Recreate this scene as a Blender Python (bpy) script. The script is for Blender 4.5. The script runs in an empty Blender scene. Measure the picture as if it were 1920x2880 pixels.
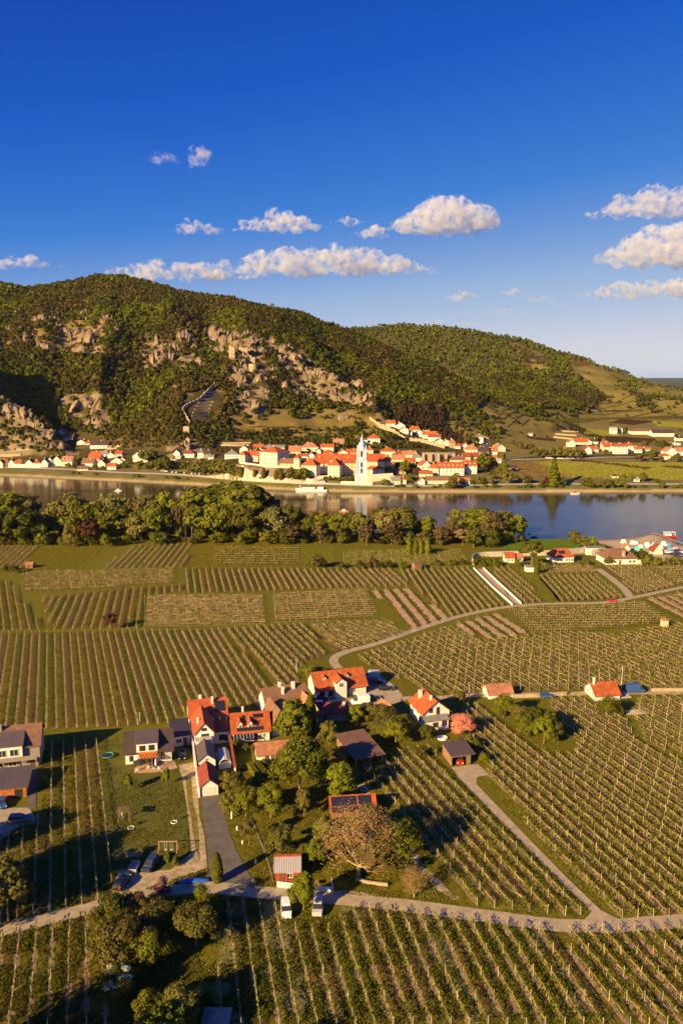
import bpy, bmesh, math, random
import numpy as np
from mathutils import Vector, Matrix
R = math.radians
random.seed(7)
S = bpy.context.scene
COL = S.collection

# ------------------------------------------------------------ camera, sky, sun, exposure
CAM_H, PITCH, FPX = 90.0, 9.7, 2240.0          # camera height (m), downward pitch (deg), focal length in photo pixels
cd = bpy.data.cameras.new('camera'); cam = bpy.data.objects.new('camera', cd); COL.objects.link(cam)
cam.location = (0, 0, CAM_H); cam.rotation_euler = (R(90 - PITCH), 0, 0)
cd.sensor_fit = 'VERTICAL'; cd.sensor_height = 36; cd.sensor_width = 24; cd.lens = 36 * FPX / 2880
cd.clip_start = 1; cd.clip_end = 90000
S.camera = cam
SUN_EL, SUN_AZ = 22.0, 224.0                  # azimuth clockwise from +Y (where the sun stands)
w = bpy.data.worlds.new('World'); S.world = w; w.use_nodes = True
nt = w.node_tree; nt.nodes.clear()
sky = nt.nodes.new('ShaderNodeTexSky'); sky.sky_type = 'NISHITA'; sky.sun_disc = False
sky.sun_elevation = R(SUN_EL); sky.sun_rotation = R(SUN_AZ); sky.altitude = 300
sky.air_density = 0.95; sky.dust_density = 0.6; sky.ozone_density = 3.0
EXPO = 1.15
bg = nt.nodes.new('ShaderNodeBackground'); bg.inputs['Strength'].default_value = 0.10
wo = nt.nodes.new('ShaderNodeOutputWorld')
sp_ = nt.nodes.new('ShaderNodeSeparateColor'); nt.links.new(sky.outputs[0], sp_.inputs[0])
mm = nt.nodes.new('ShaderNodeMath'); mm.operation = 'MULTIPLY'; mm.inputs[1].default_value = 0.1; nt.links.new(sp_.outputs[0], mm.inputs[0])
rmp = nt.nodes.new('ShaderNodeValToRGB'); nt.links.new(mm.outputs[0], rmp.inputs[0])      # grades the sky's own tones to the photograph's polarised blue
GR_ = [(0.0, (.002, .05, .40)), (.097, (.003, .064, .46)), (.134, (.005, .105, .57)), (.216, (.045, .215, .66)), (.364, (.30, .455, .715)), (.60, (.62, .655, .75)), (1.0, (.92, .84, .76))]
el = rmp.color_ramp.elements
while len(el) < len(GR_): el.new(0.5)
for e0, (q, c) in zip(el, GR_): e0.position = q; e0.color = (*c, 1)
cb_ = nt.nodes.new('ShaderNodeMix'); cb_.data_type = 'RGBA'; cb_.blend_type = 'MULTIPLY'; cb_.inputs['Factor'].default_value = 1; cb_.inputs['B'].default_value = (*[1 / 0.1 / 2 ** EXPO] * 3, 1); nt.links.new(rmp.outputs[0], cb_.inputs['A'])
nt.links.new(cb_.outputs['Result'], bg.inputs['Color']); nt.links.new(bg.outputs[0], wo.inputs['Surface'])
sl = bpy.data.lights.new('sun', 'SUN'); sl.energy = 5.0; sl.angle = R(0.5); sl.color = (1.0, 0.725, 0.31)
so = bpy.data.objects.new('sun', sl); COL.objects.link(so)
so.rotation_euler = (R(90 - SUN_EL), 0, R(180 - SUN_AZ))
S.view_settings.view_transform = 'Standard'; S.view_settings.look = 'None'
S.view_settings.exposure = EXPO; S.view_settings.gamma = 1.0
S.render.engine = 'CYCLES'
try:
    S.cycles.volume_bounces = 3; S.cycles.max_bounces = 8; S.cycles.transparent_max_bounces = 16
except Exception: pass

CP, SP = math.cos(R(PITCH)), math.sin(R(PITCH))
def ray(px, py):
    """photo pixel -> (x per metre of y, z per metre of y)"""
    u = (px - 960) / FPX; v = (py - 1440) / FPX; d = CP - v * SP
    return u / d, (-SP - v * CP) / d
def proj(x, y, z):
    zz = z - CAM_H; d = y * CP - zz * SP
    return 960 + FPX * x / d, 1440 - FPX * (y * SP + zz * CP) / d
def P(px, py, z=0.0):
    t, e = ray(px, py); Y = (z - CAM_H) / e
    return Vector((t * Y, Y, z))

# ------------------------------------------------------------ noise
def _h(ix, iy, s):
    n = np.sin(ix * 127.1 + iy * 311.7 + s * 74.7) * 43758.5453
    return n - np.floor(n)
def vnoise(x, y, s=0):
    ix = np.floor(x); iy = np.floor(y); fx = x - ix; fy = y - iy
    fx = fx * fx * (3 - 2 * fx); fy = fy * fy * (3 - 2 * fy)
    a = _h(ix, iy, s); b = _h(ix + 1, iy, s); c = _h(ix, iy + 1, s); d = _h(ix + 1, iy + 1, s)
    return (a + (b - a) * fx) * (1 - fy) + (c + (d - c) * fx) * fy
def fbm(x, y, o=4, s=0):
    r = 0; a = 0.5; tot = 0
    for i in range(o):
        r = r + a * vnoise(x, y, s + i * 13); tot += a; x = x * 2.03 + 11.3; y = y * 2.03 + 5.7; a *= 0.5
    return r / tot

# ------------------------------------------------------------ terrain: polylines of constant kind, interpolated near to far
def lvl_z(pts):      # (px, py, z) -> t, Y, z
    o = []
    for px, py, z in pts:
        t, e = ray(px, py); o.append((t, (z - CAM_H) / e, z))
    return np.array(o)
def lvl_y(pts, drop=0.0):      # (px, py, Y)
    o = []
    for px, py, Y in pts:
        t, e = ray(px, py); o.append((t, Y, CAM_H + e * Y - drop))
    return np.array(o)
def lvl_c(Y, z): return np.array([(-3, Y, z), (3, Y, z)], float)
def same(z, pts): return lvl_z([(a, b, z) for a, b in pts])
def shift(l, dy, dz): o = l.copy(); o[:, 1] += dy; o[:, 2] += dz; return o
def levels(t, Y, L, lo=None):
    """interpolate z over the levels; before the first level fall away steeply (lo slope) or hold"""
    Ys = [np.interp(t, l[:, 0], l[:, 1]) for l in L]; Zs = [np.interp(t, l[:, 0], l[:, 2]) for l in L]
    z = np.where(Y <= Ys[0], Zs[0] + (0 if lo is None else (Y - Ys[0]) * lo), 0.0)
    for k in range(len(L) - 1):
        dy = np.maximum(Ys[k + 1] - Ys[k], 0.5)
        f = np.clip((Y - Ys[k]) / dy, 0, 1)
        z = np.where((Y > Ys[k]) & (Y <= Ys[k] + dy), Zs[k] + (Zs[k + 1] - Zs[k]) * f, z)
    z = np.where(Y > Ys[-1], Zs[-1], z)
    return z
WATER_Z = -5.0
NEARB = lvl_z([(a, b, WATER_Z) for a, b in [(-900, 1440), (0, 1460), (300, 1462), (600, 1474), (900, 1490), (1200, 1507), (1480, 1517), (1665, 1518), (1720, 1517), (1790, 1511), (1825, 1502), (1850, 1503), (1905, 1531), (2000, 1545), (2600, 1560)]])
BASE = [same(WATER_Z, [(-900, 1305), (-400, 1322), (0, 1338), (300, 1352), (600, 1367), (800, 1378), (960, 1384), (1240, 1386), (1920, 1384), (2900, 1384)]),
        same(-2.5, [(-900, 1295), (-400, 1312), (0, 1328), (300, 1341), (600, 1357), (800, 1368), (960, 1373), (1240, 1375), (1920, 1373), (2900, 1373)]),
        same(-1.0, [(-900, 1285), (-400, 1302), (0, 1318), (300, 1332), (600, 1347), (800, 1359), (960, 1364), (1240, 1364), (1920, 1362), (2900, 1362)]),
        lvl_z([(-900, 1270, 4), (0, 1292, 3), (300, 1306, 3), (480, 1322, 2), (560, 1300, 8), (660, 1309, 12), (865, 1312, 12), (895, 1350, 2), (1100, 1347, 2), (1240, 1340, 2), (1920, 1335, 2), (2900, 1335, 2)]),
        lvl_z([(-900, 1260, 8), (0, 1280, 6), (300, 1285, 8), (500, 1288, 12), (700, 1277, 15), (960, 1290, 10), (1240, 1290, 8), (1500, 1275, 6), (1920, 1290, 5), (2900, 1290, 5)]),
        lvl_z([(-900, 1250, 9), (0, 1262, 9), (300, 1262, 12), (500, 1275, 15), (700, 1248, 20), (960, 1240, 20), (1240, 1240, 18), (1500, 1240, 10), (1700, 1240, 10), (1920, 1250, 8), (2900, 1250, 8)]),
        lvl_z([(-900, 1180, 30), (300, 1180, 30), (960, 1190, 30), (1240, 1190, 28), (1500, 1190, 22), (1700, 1190, 18), (1920, 1200, 16), (2900, 1200, 16)]),
        lvl_c(2000, 27), lvl_c(4500, 0), lvl_c(60000, -60)]
FCREST = lvl_y([(-900, 860, 1300), (-300, 820, 1340), (0, 786, 1350), (75, 802, 1350), (160, 790, 1380), (270, 767, 1400), (350, 768, 1400), (410, 783, 1390), (500, 808, 1380), (560, 820, 1370), (650, 829, 1360), (700, 845, 1350), (760, 858, 1340), (850, 872, 1330), (905, 897, 1310), (960, 912, 1300), (1040, 944, 1280), (1113, 978, 1260), (1223, 1017, 1220), (1290, 1054, 1190), (1388, 1112, 1150), (1500, 1163, 1130), (1600, 1192, 1130), (1700, 1215, 1230), (2900, 1260, 1300)], 7.0)
FRONT = [lvl_z([(-900, 1250, 9), (0, 1255, 10), (200, 1255, 14), (300, 1255, 14), (500, 1270, 16), (700, 1246, 19), (960, 1238, 20), (1100, 1235, 22), (1240, 1225, 20), (1400, 1212, 22), (1550, 1206, 20), (1700, 1200, 14), (2900, 1210, 8)]),
         lvl_y([(-900, 1040, 1010), (0, 1020, 1010), (150, 1040, 1010), (270, 1040, 1010), (450, 1040, 1000), (560, 1020, 1010), (660, 990, 1035), (760, 1005, 1050), (900, 1085, 1010), (1000, 1130, 990), (1100, 1142, 1010), (1240, 1150, 1040), (1400, 1160, 1090), (1550, 1190, 1090), (1700, 1210, 1190), (2900, 1250, 1200)]),
         FCREST, shift(FCREST, 450, -120), shift(FCREST, 1500, -400)]
BCREST = lvl_y([(-900, 980, 2200), (600, 960, 2150), (997, 917, 2100), (1052, 913, 2080), (1113, 907, 2050), (1205, 910, 2030), (1303, 920, 2000), (1389, 935, 1980), (1480, 950, 1950), (1572, 984, 1900), (1652, 1005, 1850), (1719, 1027, 1800), (1817, 1063, 1750), (1878, 1079, 1720), (1920, 1088, 1700), (2100, 1108, 1700), (2900, 1120, 1700)], 7.0)
BACK = [lvl_y([(-900, 1100, 1650), (900, 1100, 1600), (1250, 1110, 1450), (1340, 1112, 1350), (1440, 1152, 1250), (1560, 1158, 1300), (1700, 1142, 1400), (1920, 1135, 1480), (2900, 1135, 1480)]),
        lvl_y([(-900, 1060, 1850), (900, 1010, 1800), (1250, 1030, 1650), (1340, 1040, 1600), (1440, 1060, 1530), (1560, 1085, 1500), (1700, 1092, 1540), (1820, 1100, 1560), (1920, 1108, 1580), (2900, 1125, 1600)]),
        BCREST, shift(BCREST, 600, -110), shift(BCREST, 1800, -400)]
CCREST = lvl_y([(-900, 900, 860), (-430, 880, 890), (-280, 892, 895), (-160, 955, 895), (-80, 1040, 892), (0, 1118, 890), (30, 1124, 890), (60, 1136, 888), (90, 1162, 884), (130, 1200, 878), (160, 1228, 872), (215, 1268, 868), (245, 1300, 866), (2900, 1500, 866)])
CRAG = [lvl_z([(-900, 1270, 5), (0, 1288, 4), (120, 1290, 4), (245, 1296, 4), (2900, 1296, 4)]), CCREST, shift(CCREST, 45, -42), shift(CCREST, 200, -160)]
def poly3(pts): return [(ray(a, b)[0] * Y, Y, CAM_H + ray(a, b)[1] * Y) for a, b, Y in pts]
RIDGES = [(poly3([(790, 960, 1110), (735, 975, 1060), (690, 985, 1030), (650, 1000, 1010), (630, 1060, 975), (600, 1130, 935), (535, 1185, 895), (522, 1240, 868)]), 1.15),
          (poly3([(770, 965, 1085), (860, 1032, 1035), (950, 1075, 1005), (1040, 1108, 975), (1060, 1150, 930)]), 0.95),
          (poly3([(470, 985, 1060), (440, 1020, 1020), (420, 1075, 985)]), 1.0),
          (poly3([(240, 925, 1130), (235, 985, 1060)]), 1.0)]
def H(x, y):
    x = np.asarray(x, float); y = np.asarray(y, float); t = x / y
    b = levels(t, y, BASE)
    n1 = fbm(x / 170, y / 170, 4, 3); n2 = fbm(x / 40, y / 40, 3, 9)
    f = levels(t, y, FRONT, 0.6); k = levels(t, y, BACK, 0.5); c = levels(t, y, CRAG, 1.4)
    gl = 1 - np.abs(2 * fbm(x / 120 + 0.25 * y / 120, y / 420, 3, 21) - 1)
    up = np.clip((f - b) / 40, 0, 1)
    yc = np.interp(t, FCREST[:, 0], FCREST[:, 1]); nearcrest = np.clip(np.abs(y - yc) / 130, 0, 1)
    f = f + up * nearcrest * ((n1 - 0.5) * 44 + (gl - 0.75) * 42 + (n2 - 0.5) * 12)
    yk = np.interp(t, BCREST[:, 0], BCREST[:, 1]); nk = np.clip(np.abs(y - yk) / 180, 0, 1)
    k = k + np.clip((k - b) / 40, 0, 1) * nk * ((n1 - 0.5) * 50 + (n2 - 0.5) * 10)
    c = c + np.clip((c - b) / 15, 0, 1) * ((n2 - 0.5) * 16 + (fbm(x / 12, y / 12, 3, 5) - 0.5) * 9)
    z = np.maximum(np.maximum(b, f), np.maximum(k, c))
    for pts, sl_ in RIDGES:
        for i in range(len(pts) - 1):
            ax, ay, az = pts[i]; bx, by, bz = pts[i + 1]
            q = np.clip(((x - ax) * (bx - ax) + (y - ay) * (by - ay)) / ((bx - ax) ** 2 + (by - ay) ** 2), 0, 1)
            dd = np.hypot(x - ax - q * (bx - ax), y - ay - q * (by - ay))
            z = np.maximum(z, az + q * (bz - az) - dd * sl_ + (n2 - 0.5) * 9)
    # near side: flat fields, bank down to the river bed
    yb = np.interp(t, NEARB[:, 0], NEARB[:, 1]); yw = np.interp(t, BASE[0][:, 0], BASE[0][:, 1])
    near = -5.0 + np.clip((yb - y) / 26, -0.4, 1) * 5.0
    right = np.clip((t - 0.285) / 0.03, 0, 1)
    near = near * (1 - right) + right * (-5.0 + np.clip((yb - y) / 70, -0.1, 1) * 4.9)
    bed = -5.0 - np.clip((yw - y) / 8, 0, 3)
    return np.where(y < yb + 8, near, np.where(y < yw, bed, z))
def h1(x, y): return float(H(np.array([x]), np.array([y]))[0])
_YS = np.concatenate([np.arange(80, 640, 2.0), np.arange(640, 1150, 1.0), np.arange(1150, 2600, 3.0)])
def G(px, py):
    """first terrain point seen through a photo pixel"""
    t, e = ray(px, py)
    hz = H(t * _YS, _YS); d = CAM_H + e * _YS - hz
    i = int(np.argmax(d < 0))
    if d[i] >= 0: i = len(_YS) - 1
    a = d[max(i - 1, 0)]; b = d[i]; f = a / (a - b) if a != b else 0
    Y = _YS[max(i - 1, 0)] + f * (_YS[i] - _YS[max(i - 1, 0)])
    return Vector((t * Y, Y, CAM_H + e * Y))

# ------------------------------------------------------------ materials
MAT = {}
def mat(name, col, rough=0.8, noise=0.0, scale=1.0, col2=None, bump=0.0, bscale=None, spec=0.3, objrand=0.0, transl=0.0, attr=None, metal=0.0, detail=4, coord='Object', wave=None):
    if name in MAT: return MAT[name]
    m = bpy.data.materials.new(name); m.use_nodes = True; n = m.node_tree; n.nodes.clear(); L = n.links
    out = n.nodes.new('ShaderNodeOutputMaterial'); p = n.nodes.new('ShaderNodeBsdfPrincipled')
    p.inputs['Roughness'].default_value = rough; p.inputs['Specular IOR Level'].default_value = spec; p.inputs['Metallic'].default_value = metal
    tc = n.nodes.new('ShaderNodeTexCoord')
    src = None
    if attr:
        a = n.nodes.new('ShaderNodeAttribute'); a.attribute_name = attr; src = a.outputs['Color']
    if noise or col2:
        tx = n.nodes.new('ShaderNodeTexNoise'); tx.inputs['Scale'].default_value = scale; tx.inputs['Detail'].default_value = detail; tx.inputs['Roughness'].default_value = 0.65
        L.new(tc.outputs[coord], tx.inputs['Vector'])
        rp = n.nodes.new('ShaderNodeValToRGB'); rp.color_ramp.elements[0].position = 0.36; rp.color_ramp.elements[1].position = 0.64
        c2 = col2 or tuple(c * (1 - noise) for c in col); c1 = col if col2 else tuple(min(1, c * (1 + noise)) for c in col)
        rp.color_ramp.elements[0].color = (*c2, 1); rp.color_ramp.elements[1].color = (*c1, 1)
        L.new(tx.outputs['Fac'], rp.inputs['Fac'])
        if src:
            mx = n.nodes.new('ShaderNodeMix'); mx.data_type = 'RGBA'; mx.blend_type = 'MULTIPLY'; mx.inputs['Factor'].default_value = 1
            L.new(src, mx.inputs['A']); L.new(rp.outputs['Color'], mx.inputs['B']); src = mx.outputs['Result']
        else: src = rp.outputs['Color']
    if src is None:
        rgb = n.nodes.new('ShaderNodeRGB'); rgb.outputs[0].default_value = (*col, 1); src = rgb.outputs[0]
    if objrand:
        oi = n.nodes.new('ShaderNodeObjectInfo'); h_ = n.nodes.new('ShaderNodeHueSaturation')
        mr = n.nodes.new('ShaderNodeMapRange'); mr.inputs['To Min'].default_value = 1 - objrand; mr.inputs['To Max'].default_value = 1 + objrand
        L.new(oi.outputs['Random'], mr.inputs['Value']); L.new(mr.outputs[0], h_.inputs['Value'])
        mr2 = n.nodes.new('ShaderNodeMapRange'); mr2.inputs['To Min'].default_value = 0.5 - objrand * 0.06; mr2.inputs['To Max'].default_value = 0.5 + objrand * 0.06
        ml = n.nodes.new('ShaderNodeMath'); ml.operation = 'MULTIPLY'; ml.inputs[1].default_value = 7.31; fr = n.nodes.new('ShaderNodeMath'); fr.operation = 'FRACT'
        L.new(oi.outputs['Random'], ml.inputs[0]); L.new(ml.outputs[0], fr.inputs[0]); L.new(fr.outputs[0], mr2.inputs['Value']); L.new(mr2.outputs[0], h_.inputs['Hue'])
        L.new(src, h_.inputs['Color']); src = h_.outputs['Color']
    L.new(src, p.inputs['Base Color'])
    hsrc = None
    if wave:       # ('X' or 'Y', scale) corrugation / tile courses
        wv = n.nodes.new('ShaderNodeTexWave'); wv.bands_direction = wave[0]; wv.inputs['Scale'].default_value = wave[1]; wv.inputs['Distortion'].default_value = 0.3
        L.new(tc.outputs['Object'], wv.inputs['Vector']); hsrc = wv.outputs['Fac']
        b1 = n.nodes.new('ShaderNodeBump'); b1.inputs['Strength'].default_value = 0.9; b1.inputs['Distance'].default_value = 0.06; L.new(hsrc, b1.inputs['Height']); L.new(b1.outputs[0], p.inputs['Normal'])
    elif bump:
        bt = n.nodes.new('ShaderNodeTexNoise'); bt.inputs['Scale'].default_value = bscale or scale * 3; bt.inputs['Detail'].default_value = 5; bt.inputs['Roughness'].default_value = 0.7
        L.new(tc.outputs[coord], bt.inputs['Vector'])
        b1 = n.nodes.new('ShaderNodeBump'); b1.inputs['Strength'].default_value = 1.0; b1.inputs['Distance'].default_value = bump; L.new(bt.outputs['Fac'], b1.inputs['Height']); L.new(b1.outputs[0], p.inputs['Normal'])
    if transl:
        tr = n.nodes.new('ShaderNodeBsdfTranslucent'); L.new(src, tr.inputs['Color']); ms = n.nodes.new('ShaderNodeMixShader'); ms.inputs[0].default_value = transl
        L.new(p.outputs[0], ms.inputs[1]); L.new(tr.outputs[0], ms.inputs[2]); L.new(ms.outputs[0], out.inputs['Surface'])
    else: L.new(p.outputs[0], out.inputs['Surface'])
    MAT[name] = m; return m

# ------------------------------------------------------------ object helpers
def tag(o, label=None, cat=None, group=None, kind=None):
    if label: o['label'] = label
    if cat: o['category'] = cat
    if group: o['group'] = group
    if kind: o['kind'] = kind
    return o
def link(o, parent=None):
    COL.objects.link(o)
    if parent is not None: o.parent = parent
    return o
def npmesh(name, V, F, mats, parent=None, smooth=False, colors=None, mi=None, loc=None):
    V = np.asarray(V, np.float32).reshape(-1, 3); F = np.asarray(F, np.int32); k = F.shape[1]
    me = bpy.data.meshes.new(name); me.vertices.add(len(V)); me.vertices.foreach_set('co', V.ravel())
    me.loops.add(F.size); me.loops.foreach_set('vertex_index', F.ravel())
    me.polygons.add(len(F)); me.polygons.foreach_set('loop_start', np.arange(0, F.size, k, dtype=np.int32))
    try: me.polygons.foreach_set('loop_total', np.full(len(F), k, np.int32))
    except Exception: pass
    if mi is not None: me.polygons.foreach_set('material_index', np.asarray(mi, np.int32))
    me.polygons.foreach_set('use_smooth', np.full(len(F), smooth, bool))
    me.update(calc_edges=True)
    if colors is not None:
        ca = me.color_attributes.new('tint', 'FLOAT_COLOR', 'POINT'); c4 = np.ones((len(V), 4), np.float32); c4[:, :3] = colors; ca.data.foreach_set('color', c4.ravel())
    for m in (mats if isinstance(mats, (list, tuple)) else [mats]): me.materials.append(m)
    if name is None: return me
    o = bpy.data.objects.new(name, me)
    if loc is not None: o.location = loc
    return link(o, parent)
class MB:
    """collects boxes, prisms and tubes, then links them as one mesh object"""
    def __init__(s): s.v = []; s.f = []; s.m = []; s.cm = 0
    def add(s, vs, fs):
        n = len(s.v); s.v += [tuple(v) for v in vs]; s.f += [tuple(i + n for i in f) for f in fs]; s.m += [s.cm] * len(fs); return s
    def box(s, x0, x1, y0, y1, z0, z1, M=None):
        vs = [Vector((x, y, z)) for z in (z0, z1) for y in (y0, y1) for x in (x0, x1)]
        if M is not None: vs = [M @ v for v in vs]
        return s.add(vs, [(0, 2, 3, 1), (4, 5, 7, 6), (0, 1, 5, 4), (1, 3, 7, 5), (3, 2, 6, 7), (2, 0, 4, 6)])
    def extrude(s, pts, z0, z1):
        n = len(pts); return s.add([(x, y, z0) for x, y in pts] + [(x, y, z1) for x, y in pts],
            [tuple(range(n))[::-1], tuple(range(n, 2 * n))] + [(i, (i + 1) % n, n + (i + 1) % n, n + i) for i in range(n)])
    def slab(s, q, th, up=(0, 0, 1)):
        """thin solid under a polygon q"""
        u = Vector(up) * -th; n = len(q); q = [Vector(a) for a in q]
        return s.add(q + [a + u for a in q], [tuple(range(n)), tuple(range(2 * n - 1, n - 1, -1))] + [(i, n + i, n + (i + 1) % n, (i + 1) % n) for i in range(n)])
    def tube(s, a, b, r0, r1=None, n=6, cap=True):
        a = Vector(a); b = Vector(b); r1 = r0 if r1 is None else r1; d = (b - a).normalized()
        x = d.orthogonal().normalized(); y = d.cross(x)
        vs = [a + (x * math.cos(k * 2 * math.pi / n) + y * math.sin(k * 2 * math.pi / n)) * r0 for k in range(n)] + [b + (x * math.cos(k * 2 * math.pi / n) + y * math.sin(k * 2 * math.pi / n)) * r1 for k in range(n)]
        fs = [(k, (k + 1) % n, n + (k + 1) % n, n + k) for k in range(n)]
        if cap: fs += [tuple(range(n))[::-1], tuple(range(n, 2 * n))]
        return s.add(vs, fs)
    def lathe(s, prof, c=(0, 0, 0), n=12, square=False):
        vs = []
        for r, z in prof:
            for k in range(n):
                a = 2 * math.pi * (k + 0.5) / n; vs.append((c[0] + r * math.cos(a), c[1] + r * math.sin(a), c[2] + z))
        fs = [(j * n + k, j * n + (k + 1) % n, (j + 1) * n + (k + 1) % n, (j + 1) * n + k) for j in range(len(prof) - 1) for k in range(n)]
        fs += [tuple(range(n))[::-1], tuple(range((len(prof) - 1) * n, len(prof) * n))]
        return s.add(vs, fs)
    def mesh(s, name, mats, smooth=False):
        me = bpy.data.meshes.new(name); me.from_pydata([tuple(v) for v in s.v], [], s.f)
        mats = mats if isinstance(mats, (list, tuple)) else [mats]
        for m in mats: me.materials.append(m)
        if len(mats) > 1: me.polygons.foreach_set('material_index', s.m)
        if smooth: me.polygons.foreach_set('use_smooth', [True] * len(me.polygons))
        me.update(); return me
    def build(s, name, mats, parent=None, smooth=False, loc=None, rz=0):
        o = bpy.data.objects.new(name, s.mesh(name, mats, smooth))
        if loc is not None: o.location = loc
        if rz: o.rotation_euler[2] = rz
        return link(o, parent)
def empty(name, loc, rz=0):
    o = bpy.data.objects.new(name, None); o.location = loc; o.rotation_euler = (0, 0, rz); o.empty_display_size = 0.5; return link(o)
KIDS = {}
def copy_tree(root, loc, rz=0, scale=1.0):
    c = root.copy(); COL.objects.link(c); c.location = loc; c.rotation_euler = (0, 0, rz); c.scale = (scale,) * 3 if not isinstance(scale, tuple) else scale
    def rec(src, dst):
        ks = KIDS.get(src.name)
        if ks is None: ks = KIDS[src.name] = list(src.children)
        for ch in ks:
            d = ch.copy(); COL.objects.link(d); d.parent = dst; rec(ch, d)
    rec(root, c); return c

# ------------------------------------------------------------ terrain mesh
def inpoly(px, py, poly):
    px = np.asarray(px, float); py = np.asarray(py, float); r = np.zeros(px.shape, bool); n = len(poly)
    for i in range(n):
        x0, y0 = poly[i]; x1, y1 = poly[(i + 1) % n]
        if y0 == y1: continue
        c = ((y0 > py) != (y1 > py)) & (px < (x1 - x0) * (py - y0) / (y1 - y0) + x0); r ^= c
    return r
ROCKY = [[(560, 925), (700, 935), (790, 975), (700, 1000), (600, 975)], [(470, 1000), (560, 1000), (580, 1040), (480, 1040)], [(160, 925), (290, 915), (290, 1000), (200, 1000)], [(0, 1118), (60, 1136), (130, 1200), (240, 1300), (190, 1290), (120, 1230), (40, 1185), (0, 1190)], [(640, 960), (740, 990), (760, 1040), (690, 1050), (640, 1010)],
         [(760, 960), (850, 990), (960, 1060), (1060, 1100), (1050, 1150), (960, 1140), (820, 1110), (800, 1040)], [(170, 1110), (300, 1110), (320, 1210), (240, 1210), (170, 1150)],
         [(470, 1240), (560, 1240), (600, 1290), (480, 1300)], [(650, 1040), (760, 1040), (750, 1170), (690, 1170)], [(400, 960), (510, 960), (500, 1040), (400, 1040)], [(680, 1305), (860, 1320), (850, 1352), (690, 1345)]]
MEADOW = [[(1240, 1155), (1330, 1160), (1385, 1110), (1440, 1150), (1560, 1150), (1700, 1160), (2000, 1130), (2000, 1260), (1400, 1290), (1250, 1215)],
          [(1400, 1290), (2000, 1290), (2000, 1372), (1400, 1372)], [(1590, 1010), (1720, 1030), (1830, 1062), (2000, 1085), (2000, 1200), (1640, 1170), (1700, 1120), (1650, 1075), (1610, 1050)],
          [(830, 1150), (1060, 1170), (1040, 1200), (700, 1215), (720, 1180)]]
SCREE = [[(1440, 960), (1530, 990), (1550, 1040), (1500, 1052), (1440, 1030)], [(650, 1150), (1080, 1150), (1060, 1225), (640, 1240)], [(100, 900), (330, 900), (330, 1000), (90, 1000)]]
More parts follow.
